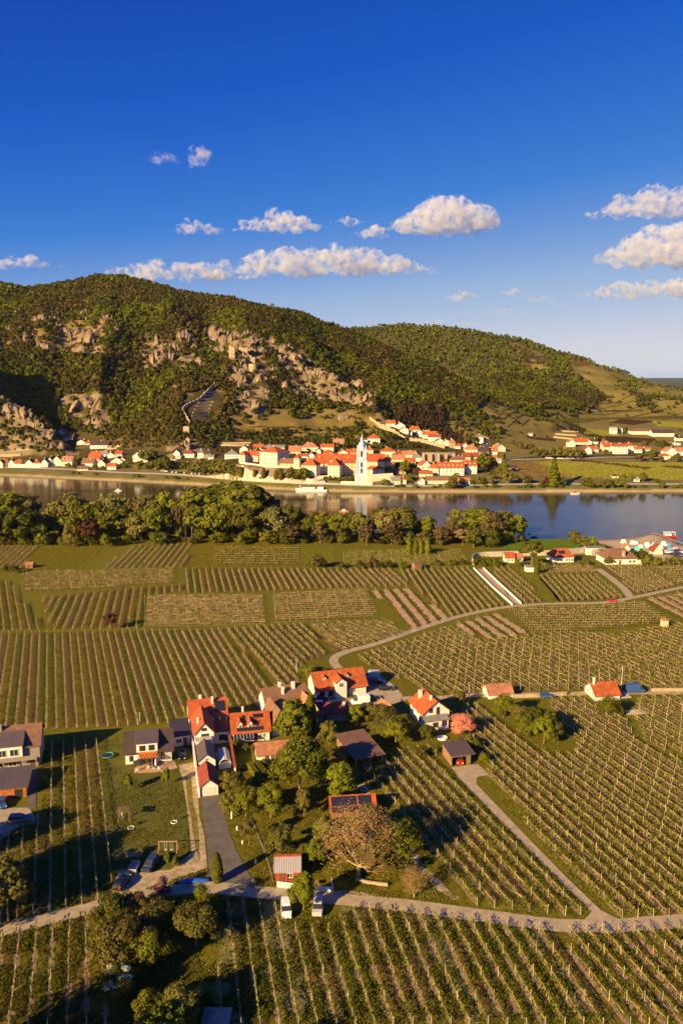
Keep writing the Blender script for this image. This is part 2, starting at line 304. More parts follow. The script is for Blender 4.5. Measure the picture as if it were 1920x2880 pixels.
def build_terrain():
    ys = np.concatenate([np.linspace(40, 410, 60), np.linspace(413, 640, 90), np.linspace(642, 1120, 260), np.linspace(1124, 1500, 110), np.linspace(1506, 2400, 120), np.geomspace(2450, 55000, 30)])
    ts = np.linspace(-1.15, 1.15, 640)
    T, Yg = np.meshgrid(ts, ys); X = T * Yg; Z = H(X, Yg)
    V = np.stack([X, Yg, Z], -1).reshape(-1, 3)
    a, b = T.shape; idx = np.arange(a * b).reshape(a, b)
    F = np.stack([idx[:-1, :-1], idx[:-1, 1:], idx[1:, 1:], idx[1:, :-1]], -1).reshape(-1, 4)
    px, py = proj(X, Yg, Z)
    n1 = fbm(X / 60, Yg / 60, 4, 31)[..., None]; n2 = fbm(X / 9, Yg / 9, 4, 41)[..., None]
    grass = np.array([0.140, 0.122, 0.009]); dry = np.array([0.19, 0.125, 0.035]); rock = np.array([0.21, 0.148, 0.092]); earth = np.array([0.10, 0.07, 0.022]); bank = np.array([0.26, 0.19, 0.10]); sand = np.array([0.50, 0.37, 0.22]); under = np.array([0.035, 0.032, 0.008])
    C = np.broadcast_to(grass, Z.shape + (3,)).copy() * (0.85 + 0.3 * n1)
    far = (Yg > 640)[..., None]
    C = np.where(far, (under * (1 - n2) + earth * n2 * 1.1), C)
    gy, gx = np.gradient(Z); sy = np.gradient(Yg, axis=0); slope = np.abs(gy / np.maximum(sy, 1e-3))[..., None]
    rk = np.clip((slope - 0.75) * 2 + (n2 - 0.5) * 2.5, 0, 1) * (far & ((Z > 3)[..., None]) & (Yg < 1500)[..., None])
    C = C * (1 - rk) + rock * (0.7 + 0.6 * n2) * rk
    def msk(polys): 
        m = np.zeros(Z.shape, bool)
        for p in polys: m |= inpoly(px + (n2[..., 0] - 0.5) * 30, py + (n1[..., 0] - 0.5) * 20, p)
        return (m & (Yg > 640))[..., None]
    m = msk(MEADOW); C = np.where(m, np.array([0.15, 0.125, 0.026]) * (0.6 + 0.8 * n2) * (1 - 0.5 * n1) + dry * n1 * 0.75, C)
    m = msk(SCREE) & (n2 > 0.44); C = np.where(m, dry * (0.6 + 0.9 * n2), C)
    m = msk(ROCKY) & (n2 > 0.47); C = np.where(m, rock * (0.6 + 0.8 * n2), C)
    yw = np.interp(T, BASE[0][:, 0], BASE[0][:, 1])[..., None]; yb = np.interp(T, NEARB[:, 0], NEARB[:, 1])[..., None]; YY = Yg[..., None]; ZZ = Z[..., None]
    C = np.where((YY > 620) & (ZZ < -3.4) & (YY < 900), bank * 1.25 * (0.8 + 0.5 * n2), C)
    C = np.where((YY > 620) & (ZZ >= -3.4) & (ZZ < -1.0), np.array([0.15, 0.13, 0.04]) * (0.7 + 0.7 * n2), C)
    C = np.where((YY > 620) & (ZZ >= -1.0) & (ZZ < 3) & (YY < 900), np.array([0.16, 0.125, 0.05]) * (0.6 + 0.8 * n2), C)
    bx = inpoly(px, py, [(1640, 1512), (1720, 1505), (1820, 1495), (2100, 1495), (2100, 1600), (1800, 1572), (1740, 1548), (1700, 1530), (1640, 1528)])[..., None] & (YY < 520)
    C = np.where(bx, sand * (0.85 + 0.3 * n2), C)
    C = np.where((YY > yb - 6) & (YY < yb + 12) & (T[..., None] > 0.18), sand * 0.55, C)
    farplain = YY > 2600
    C = np.where(farplain, np.array([0.05, 0.055, 0.02]) * (0.5 + n1), C)
    g = mat('terrain_ground', (1.2, 1.2, 1.2), 0.95, scale=0.9, noise=0.22, bump=0.25, bscale=0.8, attr='tint', spec=0.1)
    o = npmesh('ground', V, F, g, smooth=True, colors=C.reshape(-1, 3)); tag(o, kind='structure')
build_terrain()
# river
def build_river():
    m = mat('river_water', (0.045, 0.035, 0.018), 0.10, spec=0.5)
    n = m.node_tree; L = n.links; p = [k for k in n.nodes if k.type == 'BSDF_PRINCIPLED'][0]; p.inputs['IOR'].default_value = 1.33
    tc = n.nodes.new('ShaderNodeTexCoord'); mp = n.nodes.new('ShaderNodeMapping'); mp.inputs['Scale'].default_value = (0.35, 0.9, 1)
    t1 = n.nodes.new('ShaderNodeTexNoise'); t1.inputs['Scale'].default_value = 1.0; t1.inputs['Detail'].default_value = 6
    big = n.nodes.new('ShaderNodeTexNoise'); big.inputs['Scale'].default_value = 0.012; big.inputs['Detail'].default_value = 3
    mp2 = n.nodes.new('ShaderNodeMapping'); mp2.inputs['Scale'].default_value = (0.5, 2.2, 1)
    L.new(tc.outputs['Object'], mp2.inputs['Vector']); L.new(mp2.outputs[0], big.inputs['Vector'])
    L.new(tc.outputs['Object'], mp.inputs['Vector']); L.new(mp.outputs[0], t1.inputs['Vector'])
    mr = n.nodes.new('ShaderNodeMapRange'); mr.inputs['From Min'].default_value = 0.45; mr.inputs['From Max'].default_value = 0.62; mr.inputs['To Min'].default_value = 0.018; mr.inputs['To Max'].default_value = 0.085
    L.new(big.outputs['Fac'], mr.inputs['Value'])
    b = n.nodes.new('ShaderNodeBump'); b.inputs['Strength'].default_value = 1; L.new(mr.outputs[0], b.inputs['Distance']); L.new(t1.outputs['Fac'], b.inputs['Height']); L.new(b.outputs[0], p.inputs['Normal'])
    o = npmesh('river', [(-1500, 330, WATER_Z), (1500, 330, WATER_Z), (1500, 900, WATER_Z), (-1500, 1100, WATER_Z)], [(0, 1, 2, 3)], m); tag(o, kind='structure')
build_river()
# ------------------------------------------------------------ fields, roads, paths (flat sheets, each a little above the one below)
def dens(pts, step=6.0):
    """ground polygon points with long edges subdivided"""
    out = []
    for i, a in enumerate(pts):
        b = pts[(i + 1) % len(pts)]; n = max(1, int((b - a).length / step))
        for k in range(n): out.append(a + (b - a) * k / n)
    return out
def sheet(name, poly, m, z, jit=0.0, kind='structure'):
    pts = dens([P(*p) for p in poly]); rg = random.Random(len(poly) * 31 + int(poly[0][0]))
    if jit: pts = [p + Vector((rg.uniform(-jit, jit), rg.uniform(-jit, jit), 0)) for p in pts]
    bm = bmesh.new(); vs = [bm.verts.new((p.x, p.y, z)) for p in pts]; bm.faces.new(vs); bmesh.ops.triangulate(bm, faces=bm.faces[:])
    for f in bm.faces:
        if f.normal.z < 0: f.normal_flip()
    me = bpy.data.meshes.new(name); bm.to_mesh(me); bm.free(); me.materials.append(m)
    return tag(link(bpy.data.objects.new(name, me)), kind=kind)
def smooth_line(pts, n=6):
    out = []
    for i in range(len(pts) - 1):
        p0 = pts[max(i - 1, 0)]; p1 = pts[i]; p2 = pts[i + 1]; p3 = pts[min(i + 2, len(pts) - 1)]
        for k in range(n):
            t = k / n; out.append(0.5 * ((2 * p1) + (p2 - p0) * t + (2 * p0 - 5 * p1 + 4 * p2 - p3) * t * t + (3 * p1 - p0 - 3 * p2 + p3) * t ** 3))
    return out + [pts[-1]]
def strip(name, line, width, m, z, jit=0.0, terrain=False):
    pts = smooth_line([(G(*p) if terrain else P(*p)) for p in line], 8); V = []; F = []; rg = random.Random(5)
    for i, p in enumerate(pts):
        d = (pts[min(i + 1, len(pts) - 1)] - pts[max(i - 1, 0)]); d.z = 0; d.normalize(); nrm = Vector((-d.y, d.x, 0))
        for s in (-1, 1):
            q = p + nrm * s * (width / 2 + rg.uniform(-jit, jit)); V.append((q.x, q.y, (h1(q.x, q.y) if terrain else 0) + z))
    for i in range(len(pts) - 1): F.append((2 * i, 2 * i + 1, 2 * i + 3, 2 * i + 2))
    return tag(npmesh(name, V, [f[::-1] for f in F], m), kind='structure')
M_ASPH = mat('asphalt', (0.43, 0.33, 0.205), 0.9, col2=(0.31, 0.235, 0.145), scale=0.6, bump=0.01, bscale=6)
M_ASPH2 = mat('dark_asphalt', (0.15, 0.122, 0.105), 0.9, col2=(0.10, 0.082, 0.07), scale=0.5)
M_GRAV = mat('gravel', (0.50, 0.37, 0.22), 0.95, col2=(0.24, 0.18, 0.085), scale=0.7, bump=0.04, bscale=5)
M_CONC = mat('concrete', (0.42, 0.37, 0.30), 0.9, noise=0.15, scale=0.5)
M_SOIL = mat('soil', (0.38, 0.24, 0.135), 0.95, col2=(0.20, 0.125, 0.065), scale=1.6, bump=0.12, bscale=5)
M_SOIL2 = mat('pink_soil', (0.46, 0.29, 0.18), 0.95, col2=(0.34, 0.21, 0.12), scale=0.9, bump=0.08, bscale=4)
def grassmat(name, c, c2, sc=0.55): return mat(name, c, 0.95, col2=c2, scale=sc, bump=0.30, bscale=1.6, spec=0.08, detail=7)
M_G1 = grassmat('grass_olive', (0.190, 0.150, 0.010), (0.075, 0.066, 0.006))
M_G2 = grassmat('grass_fresh', (0.195, 0.178, 0.010), (0.088, 0.086, 0.006), 0.4)
M_G3 = grassmat('grass_dry', (0.27, 0.205, 0.045), (0.125, 0.105, 0.016), 0.4)
M_G4 = grassmat('grass_daisy', (0.25, 0.215, 0.070), (0.075, 0.072, 0.010), 1.3)
M_LAWN = grassmat('lawn', (0.135, 0.125, 0.022), (0.075, 0.075, 0.014), 0.25)
M_OLIVE = grassmat('crop_olive', (0.185, 0.140, 0.009), (0.100, 0.078, 0.006), 0.3)
M_GREEN = mat('meadow_green', (0.115, 0.165, 0.012), 0.95, col2=(0.085, 0.125, 0.010), scale=0.15, spec=0.05)
M_SAND = mat('sand', (0.55, 0.42, 0.27), 0.95, noise=0.15, scale=0.3)
M_POST = mat('post_wood', (0.40, 0.32, 0.20), 0.85, objrand=0.3)
M_POSTG = mat('post_steel', (0.42, 0.42, 0.38), 0.6, objrand=0.2)
M_VINE = mat('vine', (1, 1, 1), 0.9, attr='tint', spec=0.1, transl=0.15)
M_AL1 = grassmat('alley_worked', (0.175, 0.115, 0.026), (0.085, 0.062, 0.010), 0.9)
M_AL2 = grassmat('alley_mown', (0.150, 0.135, 0.008), (0.060, 0.060, 0.005), 0.8)
ONES = ['', 'first', 'second', 'third', 'fourth', 'fifth', 'sixth', 'seventh', 'eighth', 'ninth', 'tenth', 'eleventh', 'twelfth', 'thirteenth', 'fourteenth', 'fifteenth', 'sixteenth', 'seventeenth', 'eighteenth', 'nineteenth']
def ordinal(n):
    if n < 20: return ONES[n]
    tens = ['', '', 'twent', 'thirt', 'fort', 'fift', 'sixt', 'sevent', 'eight', 'ninet'][min(n // 10, 9)]
    return tens + 'ieth' if n % 10 == 0 else tens + 'y-' + ONES[n % 10]
def clip_line(o, d, poly):
    """segments of the line o + s d inside a 2D polygon"""
    ss = []; n = len(poly)
    for i in range(n):
        a = poly[i]; b = poly[(i + 1) % n]; e = b - a; den = d.x * e.y - d.y * e.x
        if abs(den) < 1e-9: continue
        w_ = a - o; s = (w_.x * e.y - w_.y * e.x) / den; u = (w_.x * d.y - w_.y * d.x) / den
        if 0 <= u < 1: ss.append(s)
    ss.sort(); return [(ss[i], ss[i + 1]) for i in range(0, len(ss) - 1, 2)]
ALLROWS = []
def field(polypx, vp=None, line=None, spacing=2.6, ground=M_G1, strip_w=0.6, soil=M_SOIL, name='', leaf=1.0, tone=0, post=5.0, steel=0.3, z=0.03, phase=0.5, ph=1.9, rows=True, gz=True):
    """vineyard: ground sheet, bare soil strips, and the rows themselves"""
    if gz: sheet('vineyard_ground', polypx, ground, z, 0.3)
    if not rows: return
    poly = [P(*p).to_2d() for p in polypx]
    if vp is not None: t, _ = ray(vp, 1057.1); d = Vector((t, 1)).normalized()
    else: d = (P(*line[1]) - P(*line[0])).to_2d().normalized()
    nrm = Vector((d.y, -d.x)); pr = [p.dot(nrm) for p in poly]; k0 = min(pr); rs = []
    k = k0 + spacing * phase; i = 0
    while k < max(pr):
        o = nrm * k
        for (a, b) in clip_line(o, d, poly):
            a += 0.6; b -= 0.6
            if b - a > 4: rs.append((o + d * a, o + d * b))
        k += spacing
    V = []; F = []; rg = random.Random(3)
    for (A, B) in rs:
        L = (B - A).length; n = max(2, int(L / 1.4)); base = len(V)
        for j in range(n + 1):
            q = A + (B - A) * j / n; w1 = strip_w / 2 * rg.uniform(0.55, 1.35); w2 = strip_w / 2 * rg.uniform(0.55, 1.35)
            V.append((q.x - nrm.x * w1, q.y - nrm.y * w1, z + 0.012)); V.append((q.x + nrm.x * w2, q.y + nrm.y * w2, z + 0.012))
        for j in range(n): F.append((base + 2 * j, base + 2 * j + 1, base + 2 * j + 3, base + 2 * j + 2))
    if V and strip_w > 0: tag(npmesh('soil_strips', V, F, soil), kind='structure')
    V = []; F = []; MI = []; rg = random.Random(int(polypx[0][0]) + 7)
    for (A, B) in rs:      # worked or mown alleys between the rows
        ch = rg.random()
        if ch < .35: continue
        L = (B - A).length; n = max(2, int(L / 2.5)); base = len(V); off = nrm * spacing / 2; wd = spacing * rg.uniform(.28, .36)
        for j in range(n + 1):
            q = A + (B - A) * j / n + off; w1 = wd * rg.uniform(.8, 1.15); w2 = wd * rg.uniform(.8, 1.15); V.append((q.x - nrm.x * w1, q.y - nrm.y * w1, z + 0.006)); V.append((q.x + nrm.x * w2, q.y + nrm.y * w2, z + 0.006))
        for j in range(n): F.append((base + 2 * j, base + 2 * j + 1, base + 2 * j + 3, base + 2 * j + 2)); MI.append(0 if ch < .7 else 1)
    if V: tag(npmesh('alleys', V, F, [M_AL1, M_AL2], mi=MI), kind='structure')
    rs.sort(key=lambda r: (r[0] + r[1]).x)
    for j, (A, B) in enumerate(rs):
        near = min(A.length, B.length)
        ALLROWS.append(dict(A=A, B=B, name=name, k=j + 1, leaf=leaf, tone=tone, post=post, steel=steel, near=near, ph=ph))
def row_arrays(r, fine, rg):
    A, B = r['A'], r['B']; L = (B - A).length; dx, dy = (B - A) / L; nx, ny = dy, -dx
    Vs = []; Cs = []
    wood = np.array([0.30, 0.20, 0.11]); lf = [np.array([0.15, 0.18, 0.014]), np.array([0.19, 0.16, 0.03]), np.array([0.11, 0.15, 0.012])][r['tone']]
    def quads(c, ax, bx, col):      # centre (n,3), half axes
        q = np.stack([c - ax - bx, c + ax - bx, c + ax + bx, c - ax + bx], 1); Vs.append(q.reshape(-1, 3)); Cs.append(np.repeat(col, 4, 0))
    st = 1.0 if fine else 2.0
    n = max(2, int(L / st)); s = (np.arange(n) + 0.5) * L / n + rg.uniform(-.15, .15, n)
    # trunks: two crossed slabs that are real thin boxes seen from anywhere
    for k in range(2):
        a = rg.uniform(0, np.pi, n); c = np.stack([s, rg.uniform(-.06, .06, n), np.full(n, 0.42)], 1)
        wdt = 0.05 if fine else 0.09
        ax = np.stack([np.cos(a) * wdt, np.sin(a) * wdt, np.zeros(n)], 1); bx = np.stack([rg.uniform(-.08, .08, n), rg.uniform(-.05, .05, n), np.full(n, 0.42)], 1)
        quads(c, ax, bx, np.tile(wood, (n, 1)) * rg.uniform(.6, 1.3, (n, 1)))
    # canes along the wire
    for k in range(3):
        m = n; c = np.stack([s + L / n / 2, rg.uniform(-.05, .05, m), 0.82 + 0.16 * k + rg.uniform(-.05, .05, m)], 1)
        a = rg.uniform(0, np.pi, m); hw = rg.uniform(.03, .06, m)
        ax = np.stack([np.full(m, L / n / 2 * 0.95), rg.uniform(-.03, .03, m), rg.uniform(-.1, .1, m)], 1); bx = np.stack([np.zeros(m), np.cos(a) * hw, np.sin(a) * hw], 1)
        quads(c, ax, bx, np.tile(wood * 1.25, (m, 1)) * rg.uniform(.6, 1.3, (m, 1)))
    nl = int(L * (7.0 if fine else 2.6) * r['leaf'])
    if nl:
        c = np.stack([rg.uniform(0, L, nl), rg.normal(0, .12, nl), rg.uniform(.55, 1.35, nl)], 1)
        sz = (0.085 if fine else 0.15) * rg.uniform(.6, 1.3, (nl, 1)); a = rg.normal(size=(nl, 3)); a /= np.linalg.norm(a, axis=1, keepdims=True); b = np.cross(a, rg.normal(size=(nl, 3))); b /= np.linalg.norm(b, axis=1, keepdims=True)
        quads(c, a * sz, b * sz, np.tile(lf, (nl, 1)) * rg.uniform(.55, 1.4, (nl, 1)))
    V = np.concatenate(Vs); C = np.concatenate(Cs)
    W = np.stack([A.x + dx * V[:, 0] + nx * V[:, 1], A.y + dy * V[:, 0] + ny * V[:, 1], V[:, 2]], 1)
    return W, C
def post_mesh():
    out = []
    for m, w_ in ((M_POST, 0.055), (M_POSTG, 0.04)):
        b = MB(); b.lathe([(w_, -0.2), (w_, 1.0), (w_ * 0.9, 1.9)], n=5); me = b.mesh('post', m); out.append(me)
    return out
def build_rows():
    ALLROWS.sort(key=lambda r: r['near']); rg = np.random.default_rng(5); rr = random.Random(9); pm = post_mesh()
    allV = []; allC = []; cnt = {}
    for r in ALLROWS: cnt[r['name']] = cnt.get(r['name'], 0) + 1
    print('ROWS', len(ALLROWS), cnt)
    for idx, r in enumerate(ALLROWS):
        thing_ = idx < 298; fine = r['near'] < 215; kids = r['near'] < 235
        V, C = row_arrays(r, fine, rg); A, B = r['A'], r['B']; L = (B - A).length; d = (B - A) / L
        posts = [A + d * min(L, q) for q in np.arange(0, L + 0.01, r['post'])]
        if not (thing_ and kids):
            pv = []
            for q in posts:
                w_ = 0.05 if r['near'] < 300 else 0.065; h_ = r['ph'] * rr.uniform(.85, 1.05); lx = rr.uniform(-.08, .08)
                for (ux, uy) in ((w_, 0), (0, w_)): pv += [(q.x - ux, q.y - uy, 0), (q.x + ux, q.y + uy, 0), (q.x + ux + lx, q.y + uy, h_), (q.x - ux + lx, q.y - uy, h_)]
            pc = np.tile(np.array([0.44, 0.36, 0.22]), (len(pv), 1)) * np.repeat(rg.uniform(.6, 1.15, (len(posts), 1)), 8, 0)
            V = np.concatenate([V, np.array(pv)]); C = np.concatenate([C, pc])
        if not thing_: allV.append(V); allC.append(C); continue
        F = np.arange(len(V)).reshape(-1, 4); mid = (A + B) / 2; V = V - np.array([mid.x, mid.y, 0])
        lab = '%s vine row from the left in the %s' % (ordinal(r['k']), r['name'])
        if kids:
            e = empty('vine_row', (mid.x, mid.y, 0)); npmesh('vines', V, F, M_VINE, e, colors=C)
            for q in posts[:100]:
                o = bpy.data.objects.new('post', pm[1] if rr.random() < r['steel'] else pm[0]); o.location = (q.x - mid.x, q.y - mid.y, 0)
                o.rotation_euler = (rr.uniform(-.05, .05), rr.uniform(-.05, .05), rr.uniform(0, 3)); o.scale = (1, 1, r['ph'] / 1.9 * rr.uniform(.85, 1.05)); link(o, e)
        else: e = npmesh('vine_row', V, F, M_VINE, colors=C, loc=(mid.x, mid.y, 0))
        tag(e, lab, 'vine row', 'vine rows in the ' + r['name'])
    if allV:
        V = np.concatenate(allV); C = np.concatenate(allC)
        o = npmesh('vine_rows', V, np.arange(len(V)).reshape(-1, 4), M_VINE, colors=C)
        tag(o, 'distant rows of staked vines striping the fields towards the river', 'vine rows', kind='stuff')
# foreground
field([(-110, 2650), (0, 2628), (290, 2556), (302, 2700), (312, 2900), (-130, 2900)], vp=235, spacing=2.57, ground=M_G1, strip_w=0.85, name='field at the bottom left corner', leaf=0.7, steel=0.5, post=6)
field([(120, 2085), (300, 2085), (318, 2480), (282, 2542), (60, 2590), (-120, 2640), (-120, 2400), (90, 2320), (125, 2250)], vp=160, spacing=2.6, ground=M_G1, strip_w=0.5, name='shaded field between the two dark-roofed houses', leaf=0.7, steel=0.3, post=5)
field([(622, 2520), (750, 2532), (790, 2545), (800, 2608), (950, 2612), (960, 2548), (1250, 2575), (1550, 2616), (1742, 2900), (600, 2900)], vp=480, spacing=2.6, ground=M_G4, strip_w=0.6, soil=M_SOIL, name='bottom field below the lane', leaf=2.0, steel=0.25, post=5)
field([(1556, 2616), (1990, 2600), (2080, 2900), (1752, 2900)], vp=300, spacing=2.5, ground=M_G1, strip_w=0.8, name='bottom right corner field', leaf=1.2, post=5)
field([(1112, 2112), (1215, 2100), (1240, 2160), (1400, 2318), (1655, 2578), (1600, 2582), (1330, 2552), (1040, 2195)], vp=140, spacing=2.55, ground=M_G2, strip_w=0.55, name='wedge vineyard left of the garage drive', leaf=1.7, post=5)
field([(1530, 1966), (1640, 1964), (1755, 2018), (1790, 2090), (2150, 2250), (2150, 2585), (1752, 2588), (1700, 2555), (1362, 2190), (1370, 2160), (1295, 2060), (1295, 1985), (1340, 1985), (1440, 2070), (1530, 2120), (1610, 2122), (1620, 2085)], vp=205, spacing=2.5, ground=M_G2, strip_w=0.6, name='broad vineyard right of the garage drive', leaf=1.5, post=5)
field([(1795, 1960), (2120, 1960), (2150, 2235), (1810, 2085), (1775, 2012)], vp=120, spacing=2.8, ground=M_G2, strip_w=0.5, name='vineyard beside the orange roofed cottage', leaf=1.2, post=5)
# middle
field([(-110, 1785), (615, 1772), (790, 1955), (745, 1990), (640, 1998), (535, 1992), (480, 2036), (330, 2045), (120, 2052), (-110, 2052)], vp=140, spacing=2.5, ground=M_OLIVE, strip_w=0.62, name='long field behind the farmhouses', leaf=0.9, post=4)
field([(628, 1771), (860, 1757), (922, 1842), (852, 1866), (838, 1925), (800, 1945)], vp=60, spacing=2.6, ground=M_OLIVE, strip_w=0.62, name='field left of the big orange roofed house', leaf=1.2, post=4)
field([(870, 1754), (1085, 1746), (1143, 1784), (958, 1833), (936, 1828)], line=((1000, 1752), (1120, 1800)), spacing=3.0, ground=M_G3, strip_w=0.5, name='small field above the winding lane', leaf=1.0, post=4)
field([(-110, 1625), (30, 1637), (62, 1690), (125, 1772), (-110, 1780)], vp=-70, spacing=2.8, ground=M_OLIVE, strip_w=0.7, name='plot at the left edge', leaf=0.7, post=4)
field([(115, 1682), (380, 1655), (510, 1646), (512, 1663), (406, 1678), (386, 1768), (140, 1772)], vp=478, spacing=3.2, ground=M_OLIVE, strip_w=0.65, name='plot leaning to the right', leaf=0.8, post=4)
field([(404, 1680), (735, 1677), (744, 1755), (402, 1768)], line=((403, 1720), (740, 1718)), spacing=2.4, ground=M_G3, strip_w=0.3, name='pale netted plot', leaf=0.8, post=4)
field([(62, 1612), (485, 1601), (487, 1642), (200, 1663), (60, 1667)], line=((62, 1640), (485, 1622)), spacing=3.0, ground=M_G1, strip_w=0.3, name='thin striped plot', leaf=0.9, post=5)
field([(520, 1602), (1098, 1601), (1148, 1648), (520, 1670)], vp=468, spacing=3.0, ground=M_OLIVE, strip_w=0.8, name='upper plot', leaf=0.7, post=5)
field([(767, 1672), (1030, 1658), (1058, 1735), (772, 1752)], line=((765, 1710), (1050, 1700)), spacing=2.8, ground=M_G3, strip_w=0.4, name='cross striped plot', leaf=0.8, post=5)
field([(1048, 1660), (1150, 1654), (1268, 1740), (1156, 1776)], line=((1073, 1658), (1162, 1774)), spacing=4.6, ground=M_G1, strip_w=2.7, soil=M_SOIL2, name='tilled plot', leaf=0.4, post=6)
field([(1116, 1603), (1326, 1596), (1430, 1701), (1272, 1738), (1160, 1654)], vp=790, spacing=2.9, ground=M_G1, strip_w=0.5, name='sloping plot left of the netted soil strips', leaf=1.4, post=4)
field([(1372, 1595), (1440, 1595), (1530, 1694), (1472, 1699)], vp=790, spacing=2.9, ground=M_OLIVE, strip_w=0.5, name='narrow plot right of the netted soil strips', leaf=1.6, post=4)
sheet('meadow', [(1445, 1592), (1520, 1592), (1575, 1692), (1535, 1695)], M_G2, 0.03)
field([(1512, 1620), (1672, 1618), (1758, 1684), (1572, 1694)], line=((1620, 1625), (1690, 1690)), spacing=2.8, ground=M_G1, strip_w=0.4, name='plot below the dark pine', leaf=1.8, post=4)
field([(1525, 1593), (1662, 1593), (1672, 1613), (1545, 1615)], line=((1530, 1605), (1670, 1604)), spacing=3.0, ground=M_G1, strip_w=0.5, name='short plot under the orange farmhouse', leaf=1.0, post=4)
field([(1692, 1592), (1795, 1590), (1900, 1648), (1802, 1672), (1765, 1650)], line=((1740, 1592), (1850, 1660)), spacing=3.2, ground=M_G2, strip_w=0.9, name='plot beside the short branch lane', leaf=0.8, post=4)
field([(1805, 1590), (2050, 1590), (2080, 1630), (1910, 1648)], line=((1805, 1610), (2000, 1615)), spacing=3.4, ground=M_G2, strip_w=0.5, name='plot at the right edge below the beach', leaf=1.0, post=4)
field([(1800, 1686), (2080, 1640), (2080, 1790), (1908, 1745)], line=((1805, 1683), (1920, 1744)), spacing=5.0, ground=M_G1, strip_w=2.2, soil=M_SOIL2, name='tilled plot at the right edge', leaf=0.8, post=5)
field([(1422, 1714), (1760, 1699), (1800, 1692), (1882, 1750), (1625, 1776), (1492, 1780)], line=((1425, 1742), (1850, 1740)), spacing=2.8, ground=M_G1, strip_w=0.4, name='pale plot under the winding lane', leaf=1.3, post=4)
field([(1272, 1756), (1400, 1722), (1480, 1787), (1352, 1799)], line=((1379, 1725), (1468, 1784)), spacing=4.6, ground=M_G1, strip_w=2.4, soil=M_SOIL2, name='tilled patch below the winding lane', leaf=0.5, post=5)
field([(1000, 1852), (1262, 1766), (1350, 1803), (1490, 1788), (1650, 1780), (1730, 1792), (2120, 1950), (1560, 1942), (1300, 1958), (1235, 1955), (1100, 1902)], vp=-95, spacing=2.7, ground=M_G1, strip_w=0.5, name='wide vineyard above the walled lane', leaf=1.3, post=4.5, ph=2.1)
field([(1736, 1786), (1900, 1758), (2120, 1800), (2120, 1945)], vp=-95, spacing=2.8, ground=M_G2, strip_w=0.5, name='small vineyard at the right edge', leaf=1.2, post=4.5)
field([(-110, 1530), (108, 1530), (62, 1600), (-110, 1612)], line=((100, 1535), (30, 1600)), spacing=3.0, ground=M_G1, strip_w=0.5, name='plot in the far left corner', leaf=0.8, post=5)
field([(372, 1536), (545, 1526), (515, 1597), (283, 1601)], vp=880, spacing=3.2, ground=M_G2, strip_w=0.5, name='sloping plot beside the olive crop', leaf=0.8, post=5)
sheet('crop_field', [(557, 1523), (808, 1526), (800, 1592), (521, 1596)], M_OLIVE, 0.03)
sheet('crop_field', [(850, 1538), (940, 1540), (940, 1590), (840, 1590)], M_G2, 0.03)
field([(965, 1552), (1290, 1548), (1320, 1590), (960, 1596)], line=((970, 1575), (1300, 1570)), spacing=3.4, ground=M_G2, strip_w=0.3, name='leafy plot behind the wooden field hut', leaf=3.2, post=6)
field([(600, 1540), (838, 1542), (838, 1590), (600, 1592)], line=((610, 1560), (830, 1562)), spacing=5.0, ground=M_OLIVE, strip_w=0.0, name='olive crop plot by the trees', leaf=3.0, post=30, gz=False)
sheet('meadow', [(1400, 1558), (1420, 1530), (1470, 1517), (1590, 1515), (1640, 1528), (1650, 1545), (1560, 1553)], M_GREEN, 0.03)
sheet('meadow', [(110, 1535), (330, 1530), (280, 1560), (230, 1600), (66, 1605)], M_G1, 0.025)
# lanes
strip('lane', [(-120, 2660), (0, 2620), (120, 2588), (283, 2548), (400, 2520), (500, 2502), (570, 2496), (660, 2503), (760, 2513), (900, 2524), (1050, 2538), (1220, 2558), (1400, 2582), (1560, 2602), (1700, 2606), (1820, 2598), (2100, 2575)], 3.3, M_ASPH, 0.08, 0.08)
sheet('driveway', [(1268, 2158), (1345, 2150), (1375, 2180), (1341, 2186), (1338, 2205), (1420, 2290), (1500, 2375), (1600, 2475), (1690, 2562), (1745, 2588), (1640, 2590), (1661, 2565), (1550, 2455), (1400, 2303), (1290, 2188)], M_ASPH, 0.065, 0.05)
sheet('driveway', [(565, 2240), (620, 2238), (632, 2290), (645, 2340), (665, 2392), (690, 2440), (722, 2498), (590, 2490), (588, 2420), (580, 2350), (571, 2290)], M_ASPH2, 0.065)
sheet('lay_by', [(930, 2508), (980, 2505), (1060, 2518), (1050, 2535), (930, 2524)], M_ASPH, 0.07, 0.1)
sheet('courtyard', [(878, 1968), (1036, 1962), (1030, 1898), (1062, 1893), (1102, 1925), (1132, 1955), (1125, 1978), (1010, 1992), (960, 2012), (890, 2004)], M_ASPH, 0.065, 0.2)
sheet('yard', [(308, 2515), (332, 2446), (400, 2456), (478, 2446), (535, 2400), (532, 2330), (522, 2250), (506, 2150), (548, 2145), (556, 2250), (572, 2350), (588, 2440), (560, 2452), (490, 2474), (400, 2522), (320, 2528)], M_GRAV, 0.06, 0.35)
sheet('verge_grass', [(524, 2190), (538, 2190), (546, 2260), (558, 2350), (566, 2420), (556, 2420), (545, 2350), (532, 2260)], M_G3, 0.068, 0.25)
sheet('lawn', [(290, 2090), (540, 2090), (545, 2140), (506, 2150), (522, 2250), (532, 2330), (530, 2400), (478, 2440), (400, 2450), (330, 2442), (312, 2500), (306, 2440)], M_LAWN, 0.045, 0.2)
sheet('yard', [(-120, 2275), (80, 2272), (102, 2300), (95, 2316), (52, 2326), (6, 2362), (-120, 2390)], M_ASPH, 0.06, 0.1)
sheet('footpath', [(80, 2150), (104, 2150), (102, 2275), (80, 2275)], M_ASPH2, 0.068)
